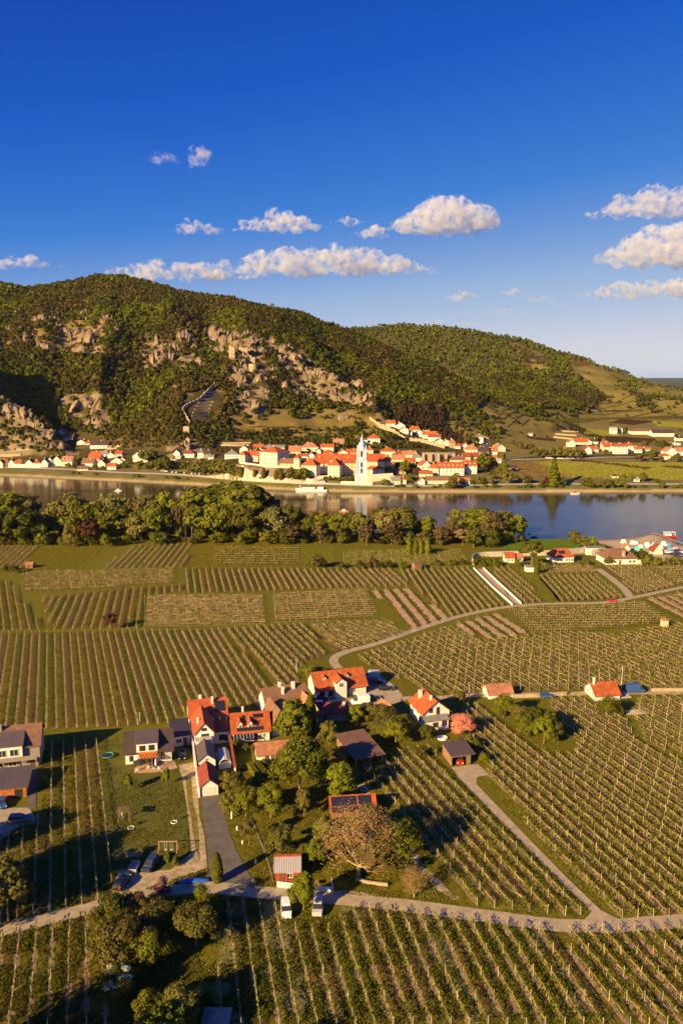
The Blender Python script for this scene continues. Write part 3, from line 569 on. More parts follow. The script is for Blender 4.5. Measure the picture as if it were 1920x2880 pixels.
sheet('patio', [(378, 2160), (420, 2148), (490, 2140), (500, 2160), (455, 2172), (378, 2176)], mat('brick_paving', (0.45, 0.27, 0.17), 0.9, noise=0.2, scale=2), 0.07)
strip('path', [(1120, 2340), (1160, 2400), (1200, 2460), (1280, 2530)], 1.6, M_GRAV, 0.055, 0.3)
strip('path', [(1010, 2205), (1080, 2290), (1120, 2340)], 1.4, M_GRAV, 0.055, 0.3)
sheet('orchard_ground', [(625, 2160), (760, 2110), (960, 2020), (1100, 2100), (1040, 2195), (1330, 2550), (1060, 2530), (740, 2505), (665, 2392), (625, 2260)], M_G1, 0.04, 0.5)
strip('lane', [(952, 1880), (938, 1862), (946, 1846), (985, 1830), (1060, 1810), (1180, 1768), (1300, 1731), (1420, 1708), (1530, 1699), (1700, 1695), (1770, 1683), (1920, 1652), (2080, 1625)], 2.9, M_ASPH, 0.08, 0.1)
strip('lane', [(1680, 1600), (1715, 1625), (1752, 1655), (1772, 1682)], 3.4, M_ASPH, 0.075, 0.1)
strip('lane', [(1130, 1965), (1250, 1962), (1300, 1958), (1500, 1953), (1700, 1950), (2100, 1946)], 2.6, M_GRAV, 0.05, 0.2)
sheet('play_area', [(1755, 1998), (1800, 1996), (1822, 2008), (1760, 2012)], M_SAND, 0.06, 0.2)
# grass tufts on the nearest ground
def build_tufts():
    rg = np.random.default_rng(2); n = 190000
    px = rg.uniform(-60, 1980, n); py = 2050 + 850 * rg.uniform(0, 1, n) ** 0.75
    e = (-SP - (py - 1440) / FPX * CP) / (CP - (py - 1440) / FPX * SP); t = ((px - 960) / FPX) / (CP - (py - 1440) / FPX * SP); Y = -CAM_H / e; X = t * Y
    k = fbm(X / 3, Y / 3, 3, 7) > 0.46
    for poly in [[(1268, 2158), (1345, 2150), (1375, 2180), (1341, 2186), (1690, 2562), (1745, 2588), (1640, 2590), (1661, 2565), (1290, 2188)], [(565, 2240), (620, 2238), (722, 2498), (590, 2490)], [(308, 2515), (332, 2446), (478, 2446), (535, 2400), (506, 2150), (548, 2145), (588, 2440), (320, 2528)],
                 [(-120, 2275), (80, 2272), (102, 2300), (52, 2326), (-120, 2390)], [(-60, 2030), (117, 2030), (117, 2280), (-60, 2280)], [(330, 2030), (640, 2030), (640, 2260), (560, 2260), (500, 2170), (340, 2170)], [(640, 2040), (1000, 2040), (1080, 2180), (960, 2180), (700, 2150)], [(1240, 2090), (1345, 2090), (1345, 2160), (1240, 2160)],
                 [(-60, 2620), (0, 2600), (283, 2532), (570, 2478), (900, 2508), (1220, 2540), (1560, 2584), (1990, 2565), (1990, 2605), (1700, 2626), (1400, 2600), (900, 2542), (570, 2514), (283, 2566), (-60, 2650)]]:
        k &= ~inpoly(px, py, poly)
    X = X[k]; Y = Y[k]; n = len(X); py = py[k]
    a = rg.uniform(0, np.pi, n); s = rg.uniform(.10, .26, n); h = rg.uniform(.06, .20, n); Vs = []
    lx = rg.uniform(-.15, .15, (n, 2))
    for q in (0, np.pi / 2):
        ax = np.cos(a + q) * s; ay = np.sin(a + q) * s; z0 = np.full(n, 0.0)
        Vs.append(np.stack([np.stack([X - ax, Y - ay, z0], 1), np.stack([X + ax, Y + ay, z0], 1), np.stack([X + ax * .6 + lx[:, 0], Y + ay * .6 + lx[:, 1], h], 1), np.stack([X - ax * .6 + lx[:, 0], Y - ay * .6 + lx[:, 1], h], 1)], 1))
    V = np.concatenate(Vs).reshape(-1, 3); u = rg.uniform(0, 1, (n, 1)); c = np.array([0.10, 0.105, 0.010]) * (1 - u) + np.array([0.19, 0.165, 0.022]) * u; c *= rg.uniform(.6, 1.2, (n, 1))
    C = np.concatenate([np.repeat(c, 4, 0)] * 2)
    o = npmesh('grass_tufts', V, np.arange(len(V)).reshape(-1, 4), M_VINE, colors=C); tag(o, 'uneven tufts of grass covering the nearest ground', 'grass', kind='stuff')
build_tufts()
build_rows()
# ------------------------------------------------------------ foliage
def quads_from(c, nrm, size, rg):
    n = len(c); r = rg.normal(size=(n, 3)); a = np.cross(nrm, r); a /= np.linalg.norm(a, axis=1, keepdims=True) + 1e-9; b = np.cross(nrm, a); b /= np.linalg.norm(b, axis=1, keepdims=True) + 1e-9
    s = size[:, None]; a = a * s; b = b * s * 0.8
    return np.stack([c - a - b, c + a - b, c + a + b, c - a + b], 1).reshape(-1, 3)
def crown_pts(rg, n, rx, ry, rz, cz, clumps, cr=0.3, fill=0.0, squash=None, droop=0.0):
    """leaf positions and normals: clumps spread through an ellipsoid"""
    d = rg.normal(size=(clumps, 3)); d /= np.linalg.norm(d, axis=1, keepdims=True); d[:, 2] = np.where(d[:, 2] < -0.55, -d[:, 2], d[:, 2])
    rad = rg.uniform(0.45, 0.92, clumps) ** 0.8; cc = d * rad[:, None] * np.array([rx, ry, rz])
    if squash is not None: k = squash(np.clip(cc[:, 2] / rz, -1, 1)); cc[:, 0] *= k; cc[:, 1] *= k
    sizes = rg.uniform(0.65, 1.35, clumps) * cr * min(rx, rz * 1.2)
    i = rg.integers(0, clumps, n); v = rg.normal(size=(n, 3)); v /= np.linalg.norm(v, axis=1, keepdims=True)
    rr = sizes[i] * rg.uniform(0.55, 1.1, n); p = cc[i] + v * rr[:, None] * np.array([1, 1, 0.75]); 
    if droop: p[:, 2] -= droop * np.hypot(p[:, 0], p[:, 1]) ** 1.5 / rx
    out = p / np.array([rx, ry, rz]); out /= np.linalg.norm(out, axis=1, keepdims=True) + 1e-9
    nm = v * 0.55 + out * 0.45 + rg.normal(size=(n, 3)) * 0.35; p[:, 2] += cz
    cc[:, 2] += cz
    return p, nm, cc
def bark(): return mat('bark', (0.22, 0.155, 0.09), 0.9, noise=0.3, scale=3, bump=0.03)
def barkpale(): return mat('pale_bark', (0.40, 0.29, 0.16), 0.9, noise=0.25, scale=3, bump=0.02)
def leafmat(name, c): return mat(name, c, 0.7, noise=0.25, scale=0.6, objrand=0.22, transl=0.22, spec=0.15)
LEAF = {'green': leafmat('leaf_green', (0.140, 0.140, 0.009)), 'lime': leafmat('leaf_lime', (0.170, 0.185, 0.010)), 'dark': leafmat('leaf_dark', (0.098, 0.098, 0.008)),
        'olive': leafmat('leaf_olive', (0.150, 0.130, 0.022)), 'grey': leafmat('leaf_grey', (0.170, 0.148, 0.040)), 'lilac': leafmat('blossom_lilac', (0.17, 0.075, 0.085)), 'brown': leafmat('leaf_brown', (0.125, 0.085, 0.028)),
        'red': leafmat('leaf_red', (0.10, 0.035, 0.018)), 'pink': leafmat('blossom_pink', (0.62, 0.20, 0.15)), 'yellow': leafmat('leaf_yellow', (0.25, 0.20, 0.018)), 'ivory': leafmat('blossom_white', (0.75, 0.72, 0.5)), 'tan': leafmat('leaf_tan', (0.25, 0.165, 0.070))}
def limbs(b, rg, cc, h0, r0, cz, lean=(0, 0), k=7, low=0.25):
    top = Vector((lean[0], lean[1], cz)); fork = Vector((lean[0] * .5, lean[1] * .5, h0))
    b.tube((0, 0, -0.3), fork, r0, r0 * 0.72, 7); b.tube(fork, top, r0 * 0.7, r0 * 0.25, 6)
    order = rg.permutation(len(cc))[:k]
    for j in order:
        t = rg.uniform(low, 0.9); s = fork + (top - fork) * t; b.tube(s, Vector(cc[j]), r0 * 0.32, r0 * 0.07, 5, cap=False)
def make_tree(kind, seed, n=1500, leaf=0.35):
    """unit trees: height about 10 m; returns (trunk mesh, crown mesh)"""
    rg = np.random.default_rng(seed); b = MB()
    if kind == 'round':
        p, nm, cc = crown_pts(rg, n, 4.2, 4.2, 4.5, 5.3, 40, 0.30); limbs(b, rg, cc, 2.4, 0.24, 6.5)
    elif kind == 'broad':
        p, nm, cc = crown_pts(rg, n, 5.4, 5.0, 4.4, 5.4, 46, 0.25); limbs(b, rg, cc, 2.2, 0.30, 6.5)
    elif kind == 'tall':
        p, nm, cc = crown_pts(rg, n, 2.9, 2.9, 4.9, 5.1, 44, 0.30); limbs(b, rg, cc, 2.0, 0.2, 8)
    elif kind == 'willow':
        p, nm, cc = crown_pts(rg, n, 4.8, 4.8, 4.2, 5.6, 42, 0.27, droop=0.22); limbs(b, rg, cc, 2.0, 0.3, 6)
    elif kind == 'sparse':
        p, nm, cc = crown_pts(rg, int(n * .45), 3.6, 3.6, 3.6, 6.0, 30, 0.22); limbs(b, rg, cc, 1.6, 0.17, 7.5, k=26, low=0.05)
    elif kind == 'pine':
        p, nm, cc = crown_pts(rg, n, 4.4, 4.4, 2.9, 7.0, 22, 0.26); cc[:, 2] = np.round(cc[:, 2] / 1.3) * 1.3; limbs(b, rg, cc, 4, 0.22, 9, k=16, low=0.0)
    elif kind == 'conifer':
        q = rg.uniform(0, 1, n) ** 0.75; a = rg.uniform(0, 6.28, n); lay = 0.78 + 0.22 * np.cos(q * 55 + a * 2); r = 2.7 * q * lay * rg.uniform(.75, 1.05, n); z = 10 - q * 9.3 - 0.12 * r
        p = np.stack([r * np.cos(a), r * np.sin(a), z], 1); nm = np.stack([np.cos(a), np.sin(a), np.full(n, .5)], 1) + rg.normal(size=(n, 3)) * .4; b.tube((0, 0, -.3), (0, 0, 9), .2, .04, 6)
    elif kind == 'column':
        q = rg.uniform(0, 1, n); a = rg.uniform(0, 6.28, n); r = 1.15 * np.sin(np.clip(q, 0.02, 1) ** 0.6 * 3.1) ** 0.5 * rg.uniform(.8, 1.1, n); z = 0.2 + q * 9.7; r = np.nan_to_num(r)
        p = np.stack([r * np.cos(a), r * np.sin(a), z], 1); nm = np.stack([np.cos(a), np.sin(a), np.full(n, .3)], 1) + rg.normal(size=(n, 3)) * .4; b.tube((0, 0, -.3), (0, 0, 6), .15, .05, 6)
    elif kind == 'bush':
        p, nm, cc = crown_pts(rg, n, 5.5, 5.5, 4.6, 4.6, 22, 0.36); limbs(b, rg, cc, 0.8, 0.14, 4, k=6)
    L = npmesh_data('crown', quads_from(p, nm, rg.uniform(.6, 1.25, len(p)) * leaf, rg))
    return b, L
def make_bare(seed):
    rg = np.random.default_rng(seed); b = MB(); tw = MB()
    def grow(p, d, L, r, k):
        q = p + d * L; (b if k < 3 else tw).tube(p, q, r, r * .68, 5 if k < 2 else 3, cap=False)
        if k >= 6: return
        for i in range(3 if k < 4 else 2):
            nd = (d + Vector(rg.normal(size=3)) * .42 + Vector((0, 0, .16))).normalized(); grow(p + d * L * rg.uniform(.65, 1), nd, L * rg.uniform(.66, .84), r * .6, k + 1)
    grow(Vector((0, 0, -.3)), Vector((0, 0, 1)), 2.3, .26, 0)
    for i in range(3): a = i * 2.1; grow(Vector((0, 0, 1.6)), Vector((math.cos(a) * .8, math.sin(a) * .8, .55)).normalized(), 1.9, .15, 1)
    p, nm, cc = crown_pts(rg, 5200, 4.6, 4.6, 4.0, 6.0, 46, .3); q = quads_from(p, nm, rg.uniform(.04, .085, len(p)), rg); tw.add([tuple(a) for a in q], [(i, i + 1, i + 2, i + 3) for i in range(0, len(q), 4)])
    return b, tw
def npmesh_data(name, V):
    o = npmesh(name, V, np.arange(len(V)).reshape(-1, 4), []); me = o.data; bpy.data.objects.remove(o); return me
PROTO = {}
DETAIL = {'far': (1300, 0.42), 'mid': (4200, 0.27), 'near': (8500, 0.17)}
def tree(loc, h, kind, leafname, label=None, group=None, cat='tree', det='mid', width=1.0, name=None, seed=None, rr=random.Random(77), bk=None):
    if isinstance(loc, tuple): loc = P(*loc) if loc[1] > 1530 else G(*loc)
    v = rr.randrange(3) if seed is None else seed; key = (kind, leafname, v, det)
    if key not in PROTO and kind == 'bare': b, tw = make_bare(v + 3); PROTO[key] = (b.mesh('trunk', bk or barkpale()), tw.mesh('branches', mat('twigs', (.24, .145, .055), .9)))
    if key not in PROTO:
        n, ls = DETAIL[det]
        if kind in ('bush', 'column', 'conifer'): n = int(n * 0.8)
        b, me = make_tree(kind, hash((kind, v)) % 1000 if False else (len(kind) * 37 + v * 101 + ord(kind[0])), n, ls)
        tm = b.mesh('trunk', bk or bark()); me.materials.append(LEAF[leafname]); PROTO[key] = (tm, me)
    tm, me = PROTO[key]
    nm = name or {'conifer': 'spruce_tree', 'pine': 'pine_tree', 'column': 'columnar_tree', 'bush': 'bush', 'willow': 'willow_tree'}.get(kind, 'broadleaf_tree')
    e = empty(nm, loc, rr.uniform(0, 6.28)); s = h / 10.0; e.scale = (s * width, s * width, s)
    a = bpy.data.objects.new('trunk', tm); link(a, e); c = bpy.data.objects.new('branches' if kind == 'bare' else 'crown', me); link(c, e)
    if label: tag(e, label, cat, group)
    return e
def hpx(px, py, top):      # height in metres of something standing at (px,py) reaching the row top
    g = P(px, py) if py > 1530 else G(px, py); _, e = ray(px, top); return CAM_H + e * g.y - g.z
# ------------------------------------------------------------ trees along the near bank
BELT = [  # px, base py, top py, kind, leaf, width
 (22, 1500, 1385, 'round', 'green', 1.1), (75, 1496, 1392, 'sparse', 'grey', 1.4), (-40, 1500, 1390, 'broad', 'olive', 1), (60, 1530, 1438, 'broad', 'dark', 1.1), (8, 1532, 1440, 'round', 'dark', 1.2), (112, 1520, 1470, 'round', 'dark', 1.3), (118, 1532, 1478, 'bush', 'lime', .75),
 (175, 1512, 1412, 'round', 'olive', 1.1), (205, 1505, 1392, 'willow', 'grey', 1.0), (225, 1515, 1412, 'broad', 'green', 1.0), (275, 1512, 1405, 'round', 'green', 1.1), (320, 1508, 1395, 'broad', 'grey', .8), (330, 1515, 1422, 'round', 'dark', 1.2), (355, 1505, 1402, 'round', 'olive', 1.0),
 (255, 1534, 1462, 'sparse', 'red', 1.2), (205, 1536, 1478, 'bush', 'olive', .8), (298, 1541, 1506, 'bush', 'lime', .5), (392, 1505, 1402, 'broad', 'brown', .8), (425, 1508, 1400, 'willow', 'grey', .9), (400, 1520, 1440, 'round', 'grey', 1.1), (440, 1520, 1418, 'round', 'green', .9),
 (470, 1505, 1392, 'round', 'lime', .9), (495, 1519, 1425, 'sparse', 'brown', .5), (508, 1519, 1418, 'sparse', 'brown', .45), (523, 1519, 1430, 'sparse', 'tan', .45), (540, 1519, 1410, 'sparse', 'brown', .6), (475, 1520, 1440, 'sparse', 'tan', .5), (545, 1508, 1385, 'tall', 'olive', 1.4),
 (565, 1512, 1378, 'tall', 'green', 1.5), (600, 1508, 1368, 'tall', 'dark', 1.6), (640, 1508, 1364, 'tall', 'green', 1.6), (685, 1508, 1362, 'tall', 'dark', 1.6), (720, 1508, 1375, 'tall', 'green', 1.4), (620, 1519, 1420, 'round', 'green', 1.1), (690, 1520, 1425, 'round', 'dark', 1.1),
 (755, 1500, 1390, 'round', 'red', .9), (770, 1519, 1435, 'willow', 'grey', 1.1), (815, 1512, 1425, 'round', 'dark', 1.0), (800, 1522, 1470, 'bush', 'brown', 1.0), (825, 1530, 1480, 'sparse', 'brown', 1.3), (850, 1508, 1450, 'tall', 'green', 1.4),
 (880, 1515, 1448, 'round', 'dark', 1.0), (905, 1515, 1443, 'tall', 'green', 1.4), (945, 1515, 1445, 'round', 'green', 1.1), (985, 1515, 1446, 'round', 'dark', 1.1), (1015, 1518, 1450, 'round', 'olive', 1.1), (900, 1528, 1478, 'sparse', 'brown', 1.2), (960, 1528, 1490, 'sparse', 'brown', 1.2), (1030, 1535, 1478, 'sparse', 'brown', 1.2),
 (1062, 1510, 1425, 'round', 'dark', .8), (1085, 1515, 1440, 'willow', 'grey', 1.1), (1130, 1515, 1430, 'willow', 'olive', 1.1), (1100, 1530, 1470, 'sparse', 'brown', 1.5), (1145, 1520, 1450, 'round', 'dark', .8), (1200, 1515, 1458, 'round', 'lime', 1.1), (1175, 1515, 1470, 'round', 'dark', .8),
 (1240, 1533, 1488, 'round', 'brown', 1.2), (1285, 1518, 1432, 'sparse', 'olive', 1.2), (1300, 1535, 1490, 'sparse', 'tan', 1.4), (1345, 1520, 1432, 'willow', 'green', 1.1), (1375, 1525, 1440, 'round', 'brown', 1.1), (1410, 1520, 1442, 'willow', 'olive', .9), (1420, 1522, 1455, 'round', 'green', 1.0), (1450, 1515, 1452, 'round', 'lime', .9), (1470, 1512, 1465, 'sparse', 'tan', .8),
 (1330, 1540, 1490, 'round', 'dark', 1.0), (1385, 1538, 1495, 'bush', 'dark', 1.0), (1270, 1525, 1470, 'round', 'brown', 1.0)]
DESC = {'green': 'mid green', 'lilac': 'dusky purple', 'lime': 'bright yellow-green', 'dark': 'dark green', 'olive': 'olive green', 'grey': 'greyish green', 'brown': 'reddish brown', 'red': 'dark wine-red', 'tan': 'pale tan', 'pink': 'pink', 'yellow': 'yellow', 'ivory': 'white flowering'}
KDESC = {'round': 'rounded tree', 'broad': 'wide spreading tree', 'tall': 'tall narrow tree', 'willow': 'drooping willow tree', 'sparse': 'thin-leaved tree with bare branches', 'pine': 'layered pine tree', 'conifer': 'pointed conifer', 'column': 'slim columnar tree', 'bush': 'low round bush', 'bare': 'bare branched tree'}
def number_labels(items, where, side='left'):
    """items: (obj, px, description) -> adds an ordinal when the same description repeats"""
    by = {}
    for o, px, d in items: by.setdefault(d, []).append((px, o))
    for d, l in by.items():
        l.sort(key=lambda a: a[0])
        for i, (px, o) in enumerate(l):
            o['label'] = ('%s %s' % (d, where)) if len(l) == 1 else '%s %s, %s from the %s' % (d, where, ordinal(i + 1), side)
it = []
for px, py, top, kind, lf, wd in BELT:
    h = hpx(px, py, top) + 1.5; e = tree((px, py), h, kind, lf, 'x', 'trees along the near river bank', det='mid', width=wd * (1.02 if kind not in ('bush', 'sparse') else .9))
    it.append((e, px, DESC[lf] + ' ' + KDESC[kind]))
rr = random.Random(4)
for i in range(62):      # the second rank behind them
    px = -60 + i * 24.6 + rr.uniform(-8, 8); py = rr.uniform(1478, 1500) + max(0, (px - 600)) * 0.012; lf, kind = rr.choice([('green', 'round'), ('dark', 'round'), ('olive', 'broad'), ('dark', 'tall'), ('grey', 'willow'), ('green', 'tall'), ('brown', 'round')])
    if 120 < px < 175 or px > 1460: continue
    top = np.interp(px, [0, 120, 200, 450, 560, 740, 790, 900, 1010, 1110, 1200, 1300, 1450], [1415, 1440, 1415, 1410, 1385, 1390, 1430, 1458, 1462, 1445, 1480, 1455, 1480]) + rr.uniform(0, 14)
    e = tree((px, py), hpx(px, py, top) if py > 1530 else hpx(px, py, top), kind, lf, 'x', 'trees along the near river bank', width=1.0); it.append((e, px, DESC[lf] + ' ' + KDESC[kind]))
number_labels(it, 'on the near river bank')
it = []; rr = random.Random(21)
for i in range(105):      # low bushes along the field edge and under the trees
    px = -60 + i * 14.6 + rr.uniform(-9, 9); py = rr.uniform(1514, 1536) if px < 1430 else rr.uniform(1518, 1528)
    if 300 < px < 350: continue
    lf = rr.choice(['dark', 'dark', 'olive', 'green', 'brown', 'green']); h = rr.uniform(3.0, 7.5)
    e = tree((px, py), h, 'bush', lf, 'x', 'bushes at the foot of the riverside trees', 'bush', det='far', width=rr.uniform(.9, 1.3)); it.append((e, px, DESC[lf] + ' low bush'))
number_labels(it, 'under the riverside trees')
# ------------------------------------------------------------ hillside forest
def build_forest():
    rg = np.random.default_rng(11)
    N = 150000
    t = rg.uniform(-0.62, 0.62, N); Y = np.concatenate([rg.uniform(780, 1500, int(N * .68)), rg.uniform(1250, 2250, N - int(N * .68))])
    X = t * Y; Z = H(X, Y); px, py = proj(X, Y, Z)
    n1 = fbm(X / 55, Y / 55, 4, 61); n2 = fbm(X / 16, Y / 16, 3, 71); e = 4.0
    sl = np.hypot(H(X, Y + e) - Z, H(X + e, Y) - Z) / e
    keep = (Z > 10) & (px > -250) & (px < 2200)
    b = levels(t, Y, BASE); hill = Z - b
    keep &= (hill > 2.5) | ((py > 1205) & (py < 1300) & (px > 300) & (px < 1400) & (Z > 9))
    keep &= ~((sl > 1.25) & (rg.uniform(0, 1, N) < 0.75) & (Y < 1500))
    for poly in MEADOW: keep &= ~(inpoly(px, py, poly) & (rg.uniform(0, 1, N) < np.where(n1 > 0.60, 0.55, 0.97)))
    for poly in SCREE: keep &= ~(inpoly(px, py, poly) & (n2 > 0.42) & (rg.uniform(0, 1, N) < 0.85))
    for poly in ROCKY: keep &= ~(inpoly(px, py, poly) & (rg.uniform(0, 1, N) < 0.86))
    for poly in [[(510, 1110), (600, 1090), (640, 1130), (580, 1190), (515, 1195)], [(1060, 1170), (1310, 1255), (1310, 1290), (1060, 1215)], [(600, 1240), (720, 1240), (720, 1262), (600, 1262)], [(150, 1195), (300, 1235), (300, 1290), (200, 1290)]]: keep &= ~inpoly(px, py, poly)
    keep &= ~((py > 1262) & (px > 280) & (px < 1400) & (rg.uniform(0, 1, N) < np.where((py < 1296) & (px > 600), .93, 1)))
    keep &= ~((py > 1225) & (px > 860) & (px < 1400) & (rg.uniform(0, 1, N) < 0.35))
    keep &= rg.uniform(0, 1, N) < np.clip(0.65 + 1.4 * (n1 - 0.3), 0.35, 1)
    keep &= ~((Y > 1500) & (rg.uniform(0, 1, N) < 0.30))
    X, Y, Z, px, py, n1, n2 = [a[keep] for a in (X, Y, Z, px, py, n1, n2)]; N = len(X); print('FOREST', N)
    K = 26
    # five crown shapes of K leaf clumps each
    shapes = []
    for s in range(6):
        r2 = np.random.default_rng(100 + s); d = r2.normal(size=(K, 3)); d /= np.linalg.norm(d, axis=1, keepdims=True); d[:, 2] = np.abs(d[:, 2]) * 1.25 - 0.25
        c = d * r2.uniform(.55, 1.0, (K, 1)); nm = d + r2.normal(size=(K, 3)) * 0.45; shapes.append(quads_from(c, nm, r2.uniform(.22, .40, K), r2).reshape(K * 4, 3))
    shapes = np.array(shapes); si = rg.integers(0, 6, N); rot = rg.uniform(0, 6.28, N)
    r = rg.uniform(1.9, 3.7, N) * np.where(Y > 1500, 1.25, 1.0) * np.where(py > 1232, 0.62, np.where(py > 1180, 0.85, 1.0)); hgt = r * rg.uniform(.9, 1.35, N)
    pine = inpoly(px, py, [(1125, 1165), (1200, 1150), (1300, 1190), (1330, 1240), (1310, 1262), (1240, 1245), (1180, 1215), (1110, 1190)])
    hgt = np.where(pine, r * 2.1, hgt); r = np.where(pine, r * 0.8, r)
    v = shapes[si]; cs = np.cos(rot)[:, None]; sn = np.sin(rot)[:, None]
    vx = (v[..., 0] * cs - v[..., 1] * sn) * r[:, None] + X[:, None]; vy = (v[..., 0] * sn + v[..., 1] * cs) * r[:, None] + Y[:, None]; vz = (v[..., 2] * .9 + .75) * hgt[:, None] + Z[:, None]
    V = np.stack([vx, vy, vz], -1).reshape(-1, 3)
    u = rg.uniform(0, 1, N); pal = np.array([[0.095, 0.100, 0.007], [0.130, 0.135, 0.007], [0.055, 0.058, 0.007], [0.105, 0.080, 0.016], [0.080, 0.050, 0.015]])
    mixv = np.clip(n1 * 1.6 - 0.3 + rg.normal(0, .22, N), 0, 0.999); ix = np.digitize(mixv, [0.22, 0.42, 0.68, 0.82]); order = np.array([3, 4, 2, 0, 1])
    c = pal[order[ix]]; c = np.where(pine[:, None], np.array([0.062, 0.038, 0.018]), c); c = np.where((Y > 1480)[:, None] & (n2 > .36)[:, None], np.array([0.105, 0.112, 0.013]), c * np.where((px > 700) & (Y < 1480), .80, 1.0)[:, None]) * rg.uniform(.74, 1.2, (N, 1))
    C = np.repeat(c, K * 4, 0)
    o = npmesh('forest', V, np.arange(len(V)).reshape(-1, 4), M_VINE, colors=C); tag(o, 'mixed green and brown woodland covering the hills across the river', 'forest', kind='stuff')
build_forest()
# ------------------------------------------------------------ rock outcrops on the hillside
M_ROCK = mat('granite', (0.33, 0.24, 0.165), 0.95, col2=(0.12, 0.08, 0.052), scale=0.22, bump=1.6, bscale=0.6, spec=0.1, coord='Generated' if False else 'Object')
def rock_mesh(seed, n=5):
    rg = np.random.default_rng(seed); bm = bmesh.new()
    for k in range(n):
        b2 = bmesh.new(); bmesh.ops.create_icosphere(b2, subdivisions=3, radius=1)
        c = rg.uniform(-.55, .55, 2) if k else np.zeros(2); sx, sy = rg.uniform(.14, .38, 2) * (1.25 if k == 0 else 1); sz = rg.uniform(.3, .95) if k else 1.0; ln = rg.uniform(-.25, .25, 2)
        planes = [(Vector(rg.normal(size=3)).normalized(), rg.uniform(.42, .8)) for _ in range(13)]
        for v in b2.verts:
            p = v.co.copy()
            for nn, dd in planes:
                q = p.dot(nn)
                if q > dd: p -= nn * (q - dd)
            p *= 1 + 0.34 * (float(vnoise(np.array(p.x * 5 + seed + k), np.array(p.y * 5 + p.z * 4), 3)) - .5)
            v.co = Vector((p.x * sx + c[0] + ln[0] * p.z, p.y * sy * 1.2 + c[1] * .6 + ln[1] * p.z * .5, p.z * sz))
        me = bpy.data.meshes.new('t'); b2.to_mesh(me); bm.from_mesh(me); bpy.data.meshes.remove(me); b2.free()
    me = bpy.data.meshes.new('rock_outcrop'); bm.to_mesh(me); bm.free(); me.materials.append(M_ROCK); return me
ROCKM = [rock_mesh(i, 8 + i % 4) for i in range(8)]
ROCKS = [(239, 968, 56, 56, 'tall pale crag standing alone on the left hill'), (187, 938, 52, 26, 'flat rock slab left of the tall pale crag'), (24, 935, 18, 28, 'narrow rock near the left edge of the hill'), (70, 950, 18, 28, 'small upright rock near the left edge'),
 (122, 985, 46, 34, 'broken rocks below the flat slab'), (113, 910, 56, 34, 'dark broken cliff high on the left hill'), (517, 958, 44, 46, 'square grey crag left of the castle summit'), (594, 956, 52, 58, 'big rounded crag above the castle ruin'), (413, 955, 26, 24, 'small leaning rock on the middle slope'), (404, 998, 24, 22, 'round boulder on the middle slope'),
 (438, 1020, 46, 52, 'pointed crag in the woods left of the castle'), (477, 1010, 34, 36, 'rock right of the pointed crag'), (560, 1020, 52, 22, 'low rock band left of the castle ruin'), (621, 998, 40, 36, 'crag just under the castle ruin'), (668, 1078, 38, 52, 'steep rock below the castle ruin'), (713, 1155, 38, 46, 'lone rock spire below the castle slope'),
 (722, 1075, 30, 30, 'rock right below the castle'), (245, 1150, 90, 50, 'wide broken cliff above the left village'), (263, 1195, 52, 30, 'rocks at the foot of the broken cliff'), (790, 992, 52, 34, 'first crag of the ridge right of the castle'), (826, 1012, 50, 34, 'second crag of the ridge right of the castle'), (845, 1050, 44, 30, 'third crag of the ridge right of the castle'),
 (888, 1060, 56, 38, 'broad crag in the middle of the ridge'), (930, 1075, 38, 38, 'crag near the lower end of the ridge'), (997, 1090, 60, 30, 'long crag on the ridge above the town'), (1040, 1122, 38, 30, 'round topped rock at the end of the ridge'), (823, 1112, 34, 24, 'rock below the ridge above the town'), (863, 1120, 34, 28, 'boulder under the broad crag'), (900, 1132, 60, 28, 'rock band low above the town'),
 (937, 1110, 30, 30, 'small crag between the ridge and the rock band'), (966, 1182, 34, 34, 'rock above the monastery church'), (1119, 1140, 20, 14, 'small rock above the pine wood'), (680, 868, 22, 14, 'little rock near the hill crest'), (765, 858, 16, 9, 'tiny rock on the crest line'), (713, 892, 14, 12, 'tiny rock below the crest'), (845, 880, 26, 12, 'rocks near the falling crest'),
 (20, 1165, 60, 50, 'large cliff at the left edge above the village'), (62, 1180, 50, 46, 'cliff face behind the left village'), (100, 1205, 40, 36, 'sloping crag behind the left village'), (135, 1235, 36, 30, 'lower crag above the left village'), (170, 1262, 32, 24, 'last crag sloping into the side valley'), (222, 1283, 18, 20, 'small pointed rock beside the village gardens'),
 (520, 1262, 30, 36, 'rock under the old wall tower'), (500, 1290, 40, 24, 'rocks beside the white chapel'), (420, 1280, 34, 28, 'rocks above the riverside road trees')]
rr = random.Random(5)
RZ = [([(645, 960), (760, 955), (960, 1050), (1060, 1095), (1055, 1150), (940, 1140), (820, 1115), (740, 1050), (650, 1060)], 46, 'on the rocky spur right of the castle'), ([(560, 925), (700, 935), (790, 975), (700, 1000), (600, 975)], 16, 'around the castle summit'), ([(20, 880), (330, 880), (340, 1010), (20, 990)], 20, 'high on the left hillside'), ([(400, 960), (620, 940), (640, 1040), (420, 1050)], 18, 'on the slope left of the castle'), ([(640, 1040), (760, 1060), (745, 1170), (650, 1160)], 12, 'below the castle'), ([(0, 1130), (60, 1150), (190, 1270), (120, 1270), (0, 1220)], 14, 'on the crag above the left village')]
for poly, n_, where in RZ:
    pts = []
    while len(pts) < n_:
        x = rr.uniform(min(p[0] for p in poly), max(p[0] for p in poly)); y = rr.uniform(min(p[1] for p in poly), max(p[1] for p in poly))
        if inpoly(np.array([x]), np.array([y]), poly)[0]: pts.append((x, y))
    pts.sort()
    for i, (x, y) in enumerate(pts): ROCKS.append((x, y, rr.uniform(14, 40), rr.uniform(12, 32), 'small broken crag, %s from the left %s' % (ordinal(i + 1), where)))
